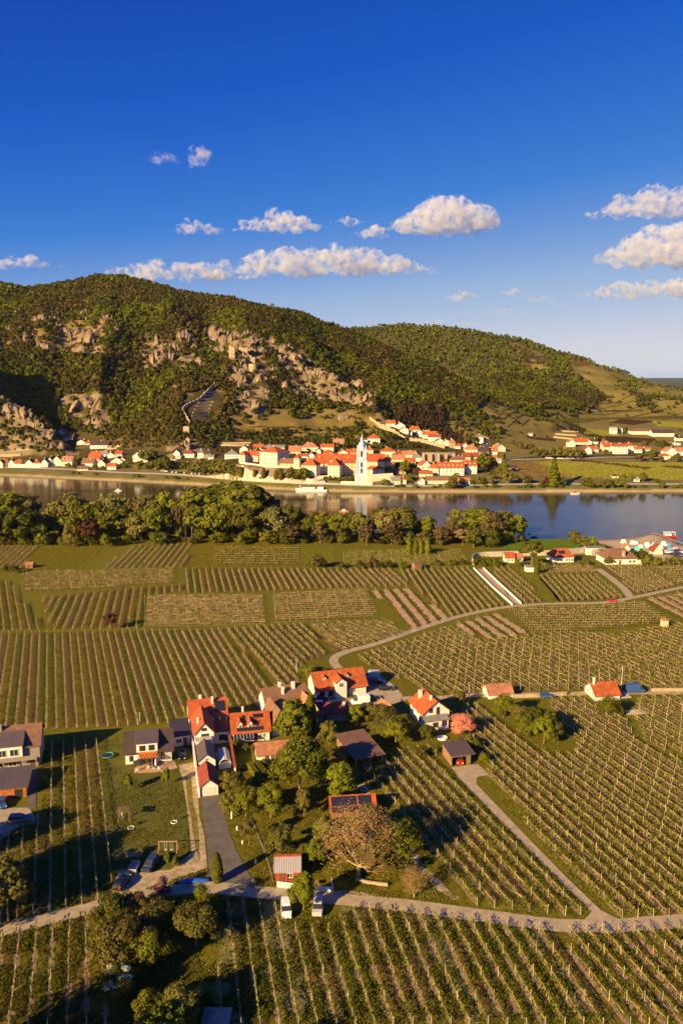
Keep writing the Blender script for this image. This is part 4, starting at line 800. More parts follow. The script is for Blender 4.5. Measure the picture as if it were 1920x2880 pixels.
for i, (px, py, wp, hp, lab) in enumerate(ROCKS):
    g = G(px, py); k = g.y / FPX; o = bpy.data.objects.new('rock_outcrop', ROCKM[i % 8]); link(o); W = wp * k; Hh = hp * k
    o.scale = (W * 0.72, W * 0.5, Hh * 0.62); o.location = g + Vector((0, W * 0.16, Hh * 0.22)); o.rotation_euler = (0, 0, rr.uniform(-.5, .5)); tag(o, lab, 'rock', 'rock outcrops on the hill')
# ------------------------------------------------------------ houses
def wallm(name, c): return mat(name, c, 0.9, noise=0.06, scale=0.5, bump=0.01, bscale=8)
W_WHITE = wallm('plaster_white', (0.68, 0.64, 0.58)); W_CREAM = wallm('plaster_cream', (0.74, 0.62, 0.46)); W_PEACH = wallm('plaster_peach', (0.70, 0.48, 0.31)); W_PINK = wallm('plaster_pink', (0.68, 0.50, 0.42)); W_STONE = mat('stone_wall', (0.46, 0.35, 0.24), 0.95, col2=(0.30, 0.22, 0.15), scale=0.8, bump=0.1, bscale=2)
W_BLUE = wallm('plaster_pale_blue', (0.33, 0.43, 0.66)); W_RED = mat('red_boards', (0.42, 0.07, 0.03), 0.8, noise=0.2, scale=1, wave=('X', 3.0)); W_WOOD = mat('brown_boards', (0.26, 0.15, 0.08), 0.85, noise=0.25, scale=1, wave=('X', 3.0)); W_GREY = wallm('plaster_grey', (0.27, 0.225, 0.19))
R_ORANGE = mat('roof_orange_tile', (0.40, 0.092, 0.026), 0.85, noise=0.28, scale=0.7, wave=('X', 1.6)); R_RED = mat('roof_red_tile', (0.40, 0.085, 0.030), 0.85, noise=0.22, scale=0.6, wave=('X', 1.6)); R_BROWN = mat('roof_brown_tile', (0.21, 0.105, 0.065), 0.85, noise=0.2, scale=0.8, wave=('X', 1.6))
R_DARK = mat('roof_dark_tile', (0.070, 0.042, 0.042), 0.7, noise=0.15, scale=0.6, wave=('X', 1.8)); R_METAL = mat('roof_seam_metal', (0.125, 0.090, 0.088), 0.55, noise=0.1, scale=0.3, wave=('X', 0.8), metal=0.2); R_GREY = mat('roof_grey_slate', (0.20, 0.18, 0.17), 0.8, noise=0.2, scale=0.7); R_LIGHT = mat('roof_pale_metal', (0.50, 0.47, 0.45), 0.5, noise=0.08, scale=0.4, metal=0.3)
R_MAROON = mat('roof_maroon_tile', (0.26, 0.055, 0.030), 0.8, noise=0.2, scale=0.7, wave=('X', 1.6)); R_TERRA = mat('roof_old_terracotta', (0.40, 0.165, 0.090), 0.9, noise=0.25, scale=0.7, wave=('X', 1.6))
M_GLASS = mat('window_glass', (0.035, 0.035, 0.04), 0.12, spec=0.6); M_FRAME = mat('frame_white', (0.78, 0.76, 0.72), 0.6); M_FRAMEB = mat('frame_brown', (0.16, 0.07, 0.035), 0.6); M_DOOR = mat('door_wood', (0.13, 0.06, 0.03), 0.7, noise=0.2, scale=2); M_SOLAR = mat('solar_cells', (0.022, 0.02, 0.026), 0.22, spec=0.6)
M_WOOD = mat('timber', (0.30, 0.18, 0.10), 0.85, noise=0.25, scale=2); M_WHITEP = mat('white_paint', (0.80, 0.79, 0.76), 0.5); M_DARKM = mat('dark_metal', (0.04, 0.04, 0.045), 0.5); M_ALU = mat('aluminium', (0.55, 0.55, 0.55), 0.35, metal=0.7)
WINM = {}
def win_mesh(w_, h_, fm, bars):
    key = (round(w_, 2), round(h_, 2), fm.name, bars)
    if key not in WINM:
        f = MB(); t = 0.09
        f.box(-w_ / 2 - t, w_ / 2 + t, -0.07, 0.02, -t, 0.0); f.box(-w_ / 2 - t, w_ / 2 + t, -0.07, 0.02, h_, h_ + t); f.box(-w_ / 2 - t, -w_ / 2, -0.065, 0.02, 0, h_); f.box(w_ / 2, w_ / 2 + t, -0.065, 0.02, 0, h_)
        for k in range(bars): x = -w_ / 2 + w_ * (k + 1) / (bars + 1); f.box(x - 0.035, x + 0.035, -0.055, 0.02, 0, h_)
        g = MB(); g.box(-w_ / 2, w_ / 2, -0.03, 0.03, 0, h_); WINM[key] = (f.mesh('window', fm), g.mesh('pane', M_GLASS))
    return WINM[key]
SIDE = {'F': (0, lambda w_, d: Vector((0, 0, 0)), Vector((1, 0, 0))), 'R': (math.pi / 2, lambda w_, d: Vector((w_, 0, 0)), Vector((0, 1, 0))), 'L': (-math.pi / 2, lambda w_, d: Vector((0, d, 0)), Vector((0, -1, 0))), 'B': (math.pi, lambda w_, d: Vector((w_, d, 0)), Vector((-1, 0, 0)))}
def add_win(par, side, u, z, w_, h_, W, D, fm=None, bars=1, simple=False, yoff=0.0, name='window', pane=True):
    a, org, ax = SIDE[side]; fr, pn = win_mesh(w_, h_, fm or M_FRAME, bars); p = org(W, D) + ax * u + Vector((0, 0, z)); nrm = Vector((math.sin(a), -math.cos(a), 0)); p += nrm * yoff
    o = bpy.data.objects.new(name, pn if simple else fr); o.location = p + (nrm * 0.01 if simple else Vector((0, 0, 0))); o.rotation_euler = (0, 0, a); link(o, par)
    if pane and not simple: q = bpy.data.objects.new('pane', pn); link(q, o)
    return o
def body_mesh(W, D, hw, hr, ridge, m, hip=0.0):
    b = MB()
    if ridge == 'x': prof = [(0, 0), (D, 0), (D, hw), (D / 2, hw + hr), (0, hw)]; n = 5; b.add([(0, y, z) for y, z in prof] + [(W, y, z) for y, z in prof], [tuple(range(n)), tuple(range(2 * n - 1, n - 1, -1))] + [(i, n + i, n + (i + 1) % n, (i + 1) % n) for i in range(n)])
    elif ridge == 'y': prof = [(0, 0), (W, 0), (W, hw), (W / 2, hw + hr), (0, hw)]; n = 5; b.add([(x, 0, z) for x, z in prof] + [(x, D, z) for x, z in prof], [tuple(range(n)), tuple(range(2 * n - 1, n - 1, -1))] + [(i, n + i, n + (i + 1) % n, (i + 1) % n) for i in range(n)])
    elif ridge == 'shed': prof = [(0, 0), (D, 0), (D, hw + hr), (0, hw)]; n = 4; b.add([(0, y, z) for y, z in prof] + [(W, y, z) for y, z in prof], [tuple(range(n)), tuple(range(2 * n - 1, n - 1, -1))] + [(i, n + i, n + (i + 1) % n, (i + 1) % n) for i in range(n)])
    else: b.box(0, W, 0, D, 0, hw)
    b.v = [(x, y, z if z > 0.01 else -1.0) for x, y, z in b.v]
    return b
def roof_mb(W, D, hw, hr, ridge, ov=0.45, th=0.18, hip=None):
    b = MB(); e = 0.03
    if ridge == 'x':
        s = hr / (D / 2); zl = hw - s * ov + e; zr = hw + hr + e
        b.slab([(-ov, -ov, zl), (W + ov, -ov, zl), (W + ov, D / 2, zr), (-ov, D / 2, zr)], -th); b.slab([(-ov, D / 2, zr), (W + ov, D / 2, zr), (W + ov, D + ov, zl), (-ov, D + ov, zl)], -th)
    elif ridge == 'y':
        s = hr / (W / 2); zl = hw - s * ov + e; zr = hw + hr + e
        b.slab([(-ov, -ov, zl), (W / 2, -ov, zr), (W / 2, D + ov, zr), (-ov, D + ov, zl)], -th); b.slab([(W / 2, -ov, zr), (W + ov, -ov, zl), (W + ov, D + ov, zl), (W / 2, D + ov, zr)], -th)
    elif ridge == 'shed': s = hr / D; b.slab([(-ov, -ov, hw - s * ov + e), (W + ov, -ov, hw - s * ov + e), (W + ov, D + ov, hw + hr + s * ov + e), (-ov, D + ov, hw + hr + s * ov + e)], -th)
    elif ridge == 'hip':
        if W >= D: k = D / 2; r0 = (k, D / 2); r1 = (W - k, D / 2)
        else: k = W / 2; r0 = (W / 2, k); r1 = (W / 2, D - k)
        if hip: # shorten hips
            if W >= D: r0 = (k * hip, D / 2); r1 = (W - k * hip, D / 2)
            else: r0 = (W / 2, k * hip); r1 = (W / 2, D - k * hip)
        z0 = hw; z1 = hw + hr; A = [(-ov, -ov), (W + ov, -ov), (W + ov, D + ov), (-ov, D + ov)]
        vs = [(x, y, z0) for x, y in A] + [(x, y, z0 + 0.12) for x, y in A] + [(*r0, z1), (*r1, z1)]
        f = [(3, 2, 1, 0)] + [(i, (i + 1) % 4, 4 + (i + 1) % 4, 4 + i) for i in range(4)]
        f += [(4, 5, 9, 8), (5, 6, 9), (6, 7, 8, 9), (7, 4, 8)] if W >= D else [(4, 5, 8), (5, 6, 9, 8), (6, 7, 9), (7, 4, 8, 9)]
        b.add(vs, f)
    elif ridge == 'flat': b.box(-ov * .4, W + ov * .4, -ov * .4, D + ov * .4, hw, hw + 0.25)
    return b
class House:
    def __init__(s, name, label, loc, rz, W, D, hw, hr, ridge='x', wall=W_WHITE, roof=R_ORANGE, ov=0.45, cat='house', group=None, hip=None):
        s.W, s.D, s.hw, s.hr, s.ridge, s.ov = W, D, hw, hr, ridge, ov
        s.e = empty(name, loc, rz); tag(s.e, label, cat, group); s.wall = body_mesh(W, D, hw, hr, ridge, wall).build('wall', wall, s.e); s.roof = roof_mb(W, D, hw, hr, ridge, ov, hip=hip).build('roof', roof, s.e)
    def win(s, side, us, z, w_=1.0, h_=1.2, **k):
        for u in (us if isinstance(us, (list, tuple)) else [us]): add_win(s.e, side, u, z, w_, h_, s.W, s.D, **k)
        return s
    def door(s, side, u, w_=1.0, h_=2.1, m=None):
        a, org, ax = SIDE[side]; p = org(s.W, s.D) + ax * u; nrm = Vector((math.sin(a), -math.cos(a), 0)); b = MB(); b.box(-w_ / 2, w_ / 2, -0.06, 0.03, 0, h_); o = b.build('door', m or M_DOOR, s.e, loc=p, rz=a)
        h = MB(); h.box(w_ * .3, w_ * .38, -0.11, -0.06, 1.0, 1.1); h.build('handle', M_ALU, o); return s
    def rp(s, x, f, lift=0.0):
        """point on the front (or left for ridge y) slope; f 0 at the eave, 1 at the ridge"""
        if s.ridge == 'x': sl = s.hr / (s.D / 2); y = -s.ov + (s.D / 2 + s.ov) * f; return Vector((x, y, s.hw + sl * y + 0.21 + lift))
        if s.ridge == 'y': sl = s.hr / (s.W / 2); y = -s.ov + (s.W / 2 + s.ov) * f; return Vector((y, x, s.hw + sl * y + 0.21 + lift))
        sl = s.hr / s.D; y = -s.ov + (s.D + 2 * s.ov) * f; return Vector((x, y, s.hw + sl * y + 0.21 + lift))
    def panel(s, x0, x1, f0, f1, name='solar_panel', m=None, nx=1, gap=0.06):
        for i in range(nx):
            a = x0 + (x1 - x0) * i / nx + gap / 2; b_ = x0 + (x1 - x0) * (i + 1) / nx - gap / 2; q = [s.rp(a, f0, .08), s.rp(b_, f0, .08), s.rp(b_, f1, .08), s.rp(a, f1, .08)]
            mb = MB(); mb.slab(q, 0.07); mb.build(name, m or M_SOLAR, s.e)
        return s
    def chimney(s, x, y, top, w_=0.6, m=None, cap=True):
        b = MB(); z = s.hw * 0.9; b.box(x - w_ / 2, x + w_ / 2, y - w_ / 2, y + w_ / 2, z, top); 
        if cap: b.box(x - w_ / 2 - .08, x + w_ / 2 + .08, y - w_ / 2 - .08, y + w_ / 2 + .08, top, top + .12)
        b.build('chimney', m or W_WHITE, s.roof); return s
    def dormer(s, x, y0, w_, h_, rise, roofm, wm=None, win=(0.7, 0.8), z0=None):
        """gabled dormer on the front slope, its front at y0"""
        sl = s.hr / (s.D / 2); zb = s.hw + sl * y0 - 0.3 if z0 is None else z0; zt = s.hw + sl * y0 + h_; yb = (zt + rise - s.hw) / sl + 0.2
        b = MB(); pr = [(-w_ / 2, zb), (w_ / 2, zb), (w_ / 2, zt), (0, zt + rise), (-w_ / 2, zt)]; n = 5
        b.add([(x + a, y0, z) for a, z in pr] + [(x + a, yb, z) for a, z in pr], [tuple(range(n)), tuple(range(2 * n - 1, n - 1, -1))] + [(i, n + i, n + (i + 1) % n, (i + 1) % n) for i in range(n)]); d = b.build('dormer', wm or W_WHITE, s.e)
        r = MB(); o = 0.2; k = rise / (w_ / 2)
        r.slab([(x - w_ / 2 - o, y0 - o, zt - k * o + .03), (x, y0 - o, zt + rise + .03), (x, yb + .3, zt + rise + .03), (x - w_ / 2 - o, yb + .3, zt - k * o + .03)], -0.12); r.slab([(x, y0 - o, zt + rise + .03), (x + w_ / 2 + o, y0 - o, zt - k * o + .03), (x + w_ / 2 + o, yb + .3, zt - k * o + .03), (x, yb + .3, zt + rise + .03)], -0.12)
        r.build('dormer_roof', roofm, d)
        if win: fr, pn = win_mesh(win[0], win[1], M_FRAME, 1); q = bpy.data.objects.new('window', fr); q.location = (x, y0, zt - win[1] - 0.1); link(q, d); 
        if win: g = MB(); g.box(x - win[0] / 2, x + win[0] / 2, y0 - 0.035, y0 + 0.02, zt - win[1] - .1, zt - .1); g.build('pane', M_GLASS, d)
        return s
    def part(s, name, mb, m, loc=None, par=None): return mb.build(name, m, par or s.e, loc=loc)
def house(name, label, A, B, depth, hw, hr, **k):
    a = P(*A); b = P(*B); d = b - a; return House(name, label, a, math.atan2(d.y, d.x), d.length, depth, hw, hr, **k)
def pillars(b, pts, h, w_=0.14, z0=0):
    for x, y in pts: b.box(x - w_ / 2, x + w_ / 2, y - w_ / 2, y + w_ / 2, z0, h)
    return b
# left edge house
h = house('house', 'brown roofed house with long balcony at the left edge', (-75, 2174), (115, 2152), 9.5, 5.2, 3.2, roof=R_BROWN, wall=W_GREY)
b = MB(); b.box(3, 11.0, -0.9, 4, 2.9, 5.9); bay = b.build('bay', W_WHITE, h.e); b = MB(); b.slab([(2.6, -1.4, 6.0), (11.4, -1.4, 6.0), (11.4, 3.6, 7.6), (2.6, 3.6, 7.6)], -0.16); b.build('bay_roof', R_METAL, bay)
h.win('F', [4.3, 6.6, 9.2], 3.5, 1.7, 1.5, yoff=0.92, bars=1); h.win('F', [5.5, 8.6], 0.6, 1.6, 1.5); h.door('F', 12.9); h.chimney(5.8, 3.9, 9.2, 0.8, W_GREY)
b = MB(); b.box(0, 14.2, -2.2, -0.95, 2.6, 2.8); b.box(0, 14.2, -2.25, -2.15, 2.8, 3.7); pillars(b, [(3, -2.1), (7, -2.1), (11, -2.1), (14, -2.1)], 2.6, .2); h.part('balcony', b, W_GREY)
b = MB()
for i in range(14): b.box(10.9, 12.0, -2.3 - i * .22, -2.1 - i * .22, 2.6 - i * .19, 2.66 - i * .19)
b.box(10.82, 10.88, -5.2, -2.2, 0, 0.3); h.part('stair', b, W_STONE)
h = house('carport', 'ribbed metal roofed carport with orange boarded front', (-62, 2256), (76, 2241), 7.5, 2.5, 0.7, ridge='shed', roof=R_METAL, wall=mat('orange_boards', (0.45, 0.15, 0.04), 0.8, noise=0.3, scale=1, wave=('X', 3)), cat='carport')
h.door('F', 8.3, 1.6, 2.0, M_GLASS)
# black roofed house
h = house('house', 'white house with black tiled roof and orange terrace awning', (354, 2151), (484, 2139), 8.8, 3.0, 3.1, roof=R_DARK, ov=0.6)
b = MB(); prof = [(-.35, 0), (4.0, 0), (4.0, 6.2), (-.35, 5.1)]; b.add([(2.6, y, z) for y, z in prof] + [(7.4, y, z) for y, z in prof], [(0, 1, 2, 3), (7, 6, 5, 4), (0, 4, 5, 1), (1, 5, 6, 2), (2, 6, 7, 3), (3, 7, 4, 0)]); bay = b.build('bay', W_WHITE, h.e)
b = MB(); b.slab([(2.35, -.6, 5.07), (7.65, -.6, 5.07), (7.65, 4.3, 6.32), (2.35, 4.3, 6.32)], -.15); b.build('bay_roof', R_METAL, bay)
h.win('F', [3.95, 6.05], 3.35, 1.15, 1.15, yoff=.37, fm=M_DARKM, bars=1).win('F', [1.35], 0.8, .7, 1.2, fm=M_DARKM, bars=0).win('F', [5.0], .1, 3.2, 2.1, yoff=.37, fm=M_FRAMEB, bars=3).win('F', [8.4], .9, 1.0, 1.4, fm=M_DARKM)
b = MB(); b.slab([(3.2, -2.2, 2.35), (7.2, -2.2, 2.35), (7.2, -.38, 2.95), (3.2, -.38, 2.95)], -.06); b.box(3.2, 7.2, -2.26, -2.2, 2.2, 2.42); h.part('awning', b, mat('orange_fabric', (0.70, 0.17, 0.03), 0.8))
b = MB(); pillars(b, [(3.0, -3.2), (6.2, -3.2), (9.4, -3.2)], 2.75)
for i in range(10): b.box(3.0 + i * .72, 3.08 + i * .72, -3.5, -.4, 2.8, 2.92)
b.box(2.9, 9.6, -3.25, -3.15, 2.7, 2.8); h.part('pergola', b, M_WOOD)
h2 = house('annex', 'low black metal roofed annex joining the black roofed house', (488, 2101), (537, 2094), 6.5, 2.6, 1.3, ridge='shed', roof=mat('roof_black_metal', (0.045, 0.04, 0.05), .5, noise=.1, scale=.3, wave=('X', .8)), ov=.3, cat='annex'); h2.door('F', 2.9).win('F', 1.4, .9, 1.3, 1.0)
# farmhouse strip behind a long white wall
a = P(561, 2244); b_ = P(528, 1996); d = b_ - a; m = MB(); m.box(0, d.length, -.15, .15, -.5, 2.1); m.box(-.02, d.length + .02, -.22, .22, 2.1, 2.2); o = m.build('garden_wall', W_WHITE, loc=a, rz=math.atan2(d.y, d.x)); tag(o, 'long white boundary wall beside the gravel track', 'wall')
AX = math.atan2(d.y, d.x) - math.pi / 2
def strip_house(name, label, px, py, W, D, hw, hr, **k): return House(name, label, P(px, py), AX, W, D, hw, hr, **k)
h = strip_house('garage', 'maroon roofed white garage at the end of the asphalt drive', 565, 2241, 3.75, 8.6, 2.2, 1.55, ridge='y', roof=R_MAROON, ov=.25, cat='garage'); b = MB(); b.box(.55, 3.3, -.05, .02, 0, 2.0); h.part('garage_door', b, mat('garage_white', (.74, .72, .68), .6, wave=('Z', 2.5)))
h = strip_house('shed', 'long grey metal roofed shed behind the maroon garage', 560, 2172, 3.8, 8.0, 2.6, 1.5, ridge='y', roof=R_METAL, ov=.2, cat='shed'); h.win('F', 1.9, 2.7, .6, .5)
h = strip_house('link_building', 'flat pale roofed link in front of the gabled farmhouse', 553, 2122, 3.6, 3.2, 3.3, 0, ridge='flat', roof=R_LIGHT, cat='building')
h = strip_house('farmhouse', 'white gabled farmhouse with half orange half shaded roof', 549, 2112, 4.6, 10.5, 4.4, 2.6, ridge='y', roof=R_RED, ov=.4); h.win('F', 2.5, 2.9, 1.7, 1.2, fm=M_DARKM).win('F', 2.3, 5.0, 1.1, .6, fm=M_DARKM).chimney(1.0, 3.2, 6.9, .5)
h = strip_house('farmhouse', 'red tiled house with black solar sheet behind the gabled farmhouse', 536, 2062, 9.3, 8.0, 4.2, 2.9, ridge='x', roof=R_RED, ov=.45); h.panel(6.4, 9.1, .25, .8).chimney(5.9, 2.9, 8.0, .5).chimney(2.9, 4.6, 8.0, .7); h.win('F', [6.7, 8.4], 2.9, 1.0, .9); h.panel(5.1, 5.8, .12, .28, 'skylight', M_GLASS)
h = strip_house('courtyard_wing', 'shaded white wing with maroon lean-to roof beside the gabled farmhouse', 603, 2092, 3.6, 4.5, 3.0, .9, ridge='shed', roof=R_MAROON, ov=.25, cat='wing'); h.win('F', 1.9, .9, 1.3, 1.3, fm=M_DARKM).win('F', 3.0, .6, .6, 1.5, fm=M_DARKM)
# glazed barrel vault
e = empty('greenhouse', P(617, 2163), AX); tag(e, 'barrel vaulted glass greenhouse between white walls', 'greenhouse'); b = MB(); g = MB(); RW = 2.7
for i in range(7):
    y = i * 1.0
    for k in range(8):
        a0 = math.pi * k / 8; a1 = math.pi * (k + 1) / 8; p0 = (RW / 2 - RW / 2 * math.cos(a0), y, 1.2 + 1.1 * math.sin(a0)); p1 = (RW / 2 - RW / 2 * math.cos(a1), y, 1.2 + 1.1 * math.sin(a1)); b.tube(p0, p1, .05, n=4, cap=False)
        if i < 6: g.slab([(p0[0], y, p0[2]), (p1[0], y, p1[2]), (p1[0], y + 1, p1[2]), (p0[0], y + 1, p0[2])], .015)
b.build('ribs', M_WHITEP, e); g.build('glazing', mat('frosted_glass', (.52, .46, .36), .7, spec=.1), e); b = MB(); b.box(-.1, RW + .1, -.1, 6.1, 0, 1.2); b.build('base_wall', W_WHITE, e)
a = P(662, 2182); b_ = P(645, 2080); d = b_ - a; m = MB(); m.box(0, d.length, -.15, .15, -.5, 2.0); o = m.build('garden_wall', W_WHITE, loc=a, rz=math.atan2(d.y, d.x)); tag(o, 'short white courtyard wall with red tiled coping', 'wall'); m = MB(); m.box(-.02, d.length, -.3, .3, 2.0, 2.12); m.build('coping', R_RED, o)
# orange house with solar panels
h = house('house', 'orange roofed house with two dormers and rows of solar panels', (655, 2090), (758, 2081), 8.8, 2.7, 3.1, roof=R_ORANGE, ov=.5)
h.dormer(1.9, .8, 1.2, 1.1, .9, R_ORANGE).dormer(4.4, .8, 1.2, 1.1, .9, R_ORANGE).panel(1.0, 7.7, .10, .26, nx=5).panel(5.3, 7.9, .68, .86, nx=3).panel(5.3, 7.9, .48, .66, nx=0).panel(2.5, 3.4, .62, .84).panel(5.9, 6.7, .30, .52).panel(6.9, 7.2, .44, .56, 'skylight', M_GLASS).chimney(2.9, 5.2, 7.0, .45)
b = MB(); b.slab([(.2, -2.2, 1.9), (5.0, -2.2, 1.9), (5.0, -.5, 2.35), (.2, -.5, 2.35)], -.06); pillars(b, [(.3, -2.1), (2.6, -2.1), (4.9, -2.1)], 1.9, .1); cn = h.part('glass_canopy', b, M_SOLAR); b = MB()
for i in range(7): b.tube((.2 + .8 * i, -2.25, 1.93), (.2 + .8 * i, -.5, 2.4), .04, n=4)
b.build('canopy_bars', M_FRAME, cn); h.door('F', 5.7).win('F', [6.9, 7.8], .9, .6, 1.0); h.win('F', [1.3, 3.2], .6, 1.1, 1.3)
# brown roofed group
h = house('house', 'brown tiled house with white chimneys behind the orange solar house', (752, 2030), (868, 2012), 8.5, 4.0, 3.6, roof=R_BROWN, ov=.5); h.chimney(4.6, 4.2, 8.6, .7).chimney(5.0, 2.4, 8.0, .6).chimney(8.2, 3.4, 8.6, .8); h.win('F', [1.2], 1.8, .9, 1.2)
h = house('house', 'steep brown gabled house hiding behind the tall green tree', (766, 2072), (808, 2064), 8.0, 2.9, 4.0, ridge='y', roof=R_BROWN, ov=.6); h.win('F', [1.7], 2.6, .8, 1.0)
h = house('house', 'reddish brown gabled house beside the silver and black cars', (857, 2036), (898, 2028), 9.0, 2.8, 3.4, ridge='y', roof=R_TERRA, ov=.5); h.win('F', [1.8], 1.0, .9, 1.1)
h = house('outbuilding', 'low dark maroon roofed outbuilding below the courtyard cars', (893, 2034), (980, 2026), 6.0, 2.2, 1.9, roof=R_MAROON, wall=W_GREY, ov=.4, cat='outbuilding'); h.chimney(7.4, 1.6, 4.4, .6); h.door('F', 2.0); h.win('F', [4.2, 5.6], .8, .8, .8)
h = house('outbuilding', 'small brown roofed shed at the right end of the courtyard', (1085, 2022), (1112, 2016), 5, 2.0, 1.5, ridge='y', roof=R_TERRA, wall=W_STONE, ov=.3, cat='outbuilding'); h.door('F', 1.1)
# big orange house
h = house('house', 'big orange roofed house with porch gable facing the courtyard', (890, 1967), (1029, 1950), 9.2, 2.7, 3.5, roof=R_ORANGE, ov=.55)
h.dormer(2.9, 2.2, 1.0, .75, .6, R_ORANGE, win=(.5, .55)).dormer(9.7, 2.2, 1.0, .75, .6, R_ORANGE, win=(.5, .55)).dormer(6.9, -1.3, 3.2, 2.9, 1.2, R_ORANGE, win=(1.1, 1.1), z0=-.2)
h.win('F', [1.6, 4.2], .5, 1.3, 1.5, fm=M_FRAMEB).win('F', [10.9], .9, 1.0, 1.2).win('L', [3.0, 6.0], 1.0, .9, 1.2); h.win('F', [9.2], .1, .9, 2.0)
# white house on the right
h = house('house', 'white two storey house with orange roof and grey porch roof', (1188, 2047), (1262, 2037), 8.8, 3.9, 3.0, ridge='y', roof=R_ORANGE, ov=.5)
h.chimney(1.9, 6.5, 7.4, .8).chimney(3.0, 2.0, 7.6, .5); h.win('F', [2.2], 3.9, .9, 1.1, fm=M_FRAMEB).win('F', [4.2], 3.3, .8, 1.8, fm=M_FRAMEB, bars=0).win('L', [2.2, 5.4], 2.8, .8, 1.1, fm=M_FRAMEB).win('L', [7.0], 1.2, .8, 1.3, fm=M_FRAMEB)
b = MB(); b.box(0, 4.4, -2.2, -.02, 0, 2.5); pillars(b, [(6.1, -2.1)], 2.5, .2); b.box(4.4, 6.3, -2.3, 0, 0, .35); b.box(4.6, 6.2, -2.9, -2.3, 0, .18); po = h.part('porch', b, W_WHITE); b = MB(); b.slab([(-.2, -2.45, 2.5), (6.5, -2.45, 2.5), (6.5, -.02, 3.1), (-.2, -.02, 3.1)], -.12); b.build('porch_roof', R_GREY, po); h.win('F', [2.6], .8, 1.3, 1.2, fm=M_FRAMEB, yoff=2.2)
# garden outbuildings
h = house('garden_house', 'small white garden house with old terracotta roof by the hedge', (725, 2150), (812, 2141), 5.6, 2.3, 1.7, roof=R_TERRA, ov=.4, cat='garden house'); h.win('F', [3.9], .3, 1.5, 1.7, bars=2).door('F', 2.2)
a = P(1001, 2168); b_ = P(1074, 2152); d = b_ - a; e = empty('barn', a, math.atan2(d.y, d.x)); tag(e, 'open timber barn with wide plain brown roof', 'barn'); W = d.length; D = 10.8
b = MB(); b.slab([(-.6, -.7, 2.9), (W + .6, -.7, 2.9), (W + .6, D + .5, 4.1), (-.6, D + .5, 4.1)], -.15); b.build('roof', mat('roof_plain_brown', (0.17, 0.085, 0.055), .85, noise=.1, scale=.3), e)
b = MB(); pillars(b, [(0, 0), (W / 2, 0), (W, 0), (0, D / 2), (W, D / 2)], 2.95, .22); b.box(-.1, W + .1, D - .2, D, -.2, 3.9); b.box(-.1, .1, 5, D - .21, 0, 3.4); b.box(-.1, W + .1, -.1, .1, 2.7, 2.88); b.box(0, W, -.04, .04, 1.1, 1.25); b.build('frame', W_WOOD, e)
rg_ = random.Random(3)
for i in range(9):
    m = MB(); m.box(-.09, .09, -1.4, 1.4, 0, .06); o = m.build('plank', M_WOOD, loc=e.matrix_world @ Vector((0, 0, 0)) + a + Vector((rg_.uniform(1.5, 4.2), rg_.uniform(0.5, 1.6), .35)), rz=rg_.uniform(-.4, .4)); o.rotation_euler[0] = rg_.uniform(.5, .8); tag(o, 'loose board leaning in the open barn, %s of the heap' % ordinal(i + 1), 'plank', 'boards stored in the open barn')
h = house('carport', 'flat roofed wooden carport at the head of the concrete drive', (1269, 2156), (1333, 2149), 6.4, 2.5, .25, ridge='shed', roof=mat('roof_purple_brown', (.11, .07, .065), .7, noise=.1, scale=.5, wave=('X', 1.0)), wall=W_WOOD, ov=.2, cat='carport')
bpy.data.objects.remove(h.wall); b = MB(); b.box(0, .12, 0, 6.4, -.2, 2.5); b.box(4.55, 4.7, 0, 6.4, -.2, 2.5); b.box(.12, 4.55, 6.28, 6.4, -.2, 2.7); b.box(3.6, 4.55, 0, .1, -.2, 2.5); b.box(.12, 3.6, 0, .1, 2.2, 2.5); b.build('wall', W_WOOD, h.e)
h = house('outbuilding', 'red ridged outbuilding covered by long dark solar panels', (932, 2302), (1056, 2294), 5.6, 1.5, 1.8, roof=R_ORANGE, wall=W_WOOD, ov=.35, cat='outbuilding'); h.panel(.1, 5.4, .36, .90).panel(5.7, 8.5, .36, .90).panel(.1, 8.5, .0, .30)
h = house('shed', 'red wooden shed with pale standing seam roof by the lane', (775, 2481), (843, 2479), 4.6, 2.1, 1.5, roof=mat('roof_pale_seam', (.40, .36, .36), .45, noise=.06, scale=.4, wave=('X', .75), metal=.3), wall=W_RED, ov=.3, cat='shed'); b = MB(); b.box(-.35, 4.6, 2.0, 2.6, 3.62, 3.86); b.build('ridge_cap', R_RED, h.roof); h.win('F', [2.6], .9, .8, .8).door('F', 1.2); b = MB(); b.box(1.4, 3.6, -.8, -.75, .1, .9); pillars(b, [(1.4, -.8), (3.6, -.8)], 2.0, .1); h.part('veranda_rail', b, W_RED)
h = house('cottage', 'little white cottage with weathered brick red roof among vines', (1374, 1967), (1442, 1962), 5.5, 1.3, 1.9, roof=R_TERRA, ov=.3, cat='cottage'); h.win('L', [2.6], .8, .7, .8)
h = house('cottage', 'white cottage with bright orange roof beside the blue van', (1673, 1971), (1741, 1967), 7.0, 1.4, 2.5, roof=R_ORANGE, ov=.35, cat='cottage'); h.chimney(.7, 3.0, 5.6, .5); h.win('L', [2, 5], .8, .7, .9); b = MB(); b.box(6.9, 11, .5, 4.5, .05, .3); h.part('terrace', b, M_CONC)
h = house('hut', 'dark slate hut roof at the bottom edge of the picture', (572, 2925), (634, 2925), 3.4, 1.6, 1.3, ridge='hip', roof=R_GREY, wall=W_WOOD, cat='hut')
h = house('hut', 'tiny orange roofed field hut beside the far left vines', (72, 1598), (93, 1598), 3.2, 1.6, .9, roof=R_TERRA, wall=W_WOOD, ov=.2, cat='hut'); h.door('F', 1.5)
h = house('hut', 'small dark wooden field hut above the striped soil plot', (1166, 1604), (1185, 1602), 3.2, 2.6, .5, ridge='shed', roof=R_BROWN, wall=W_WOOD, ov=.2, cat='hut')
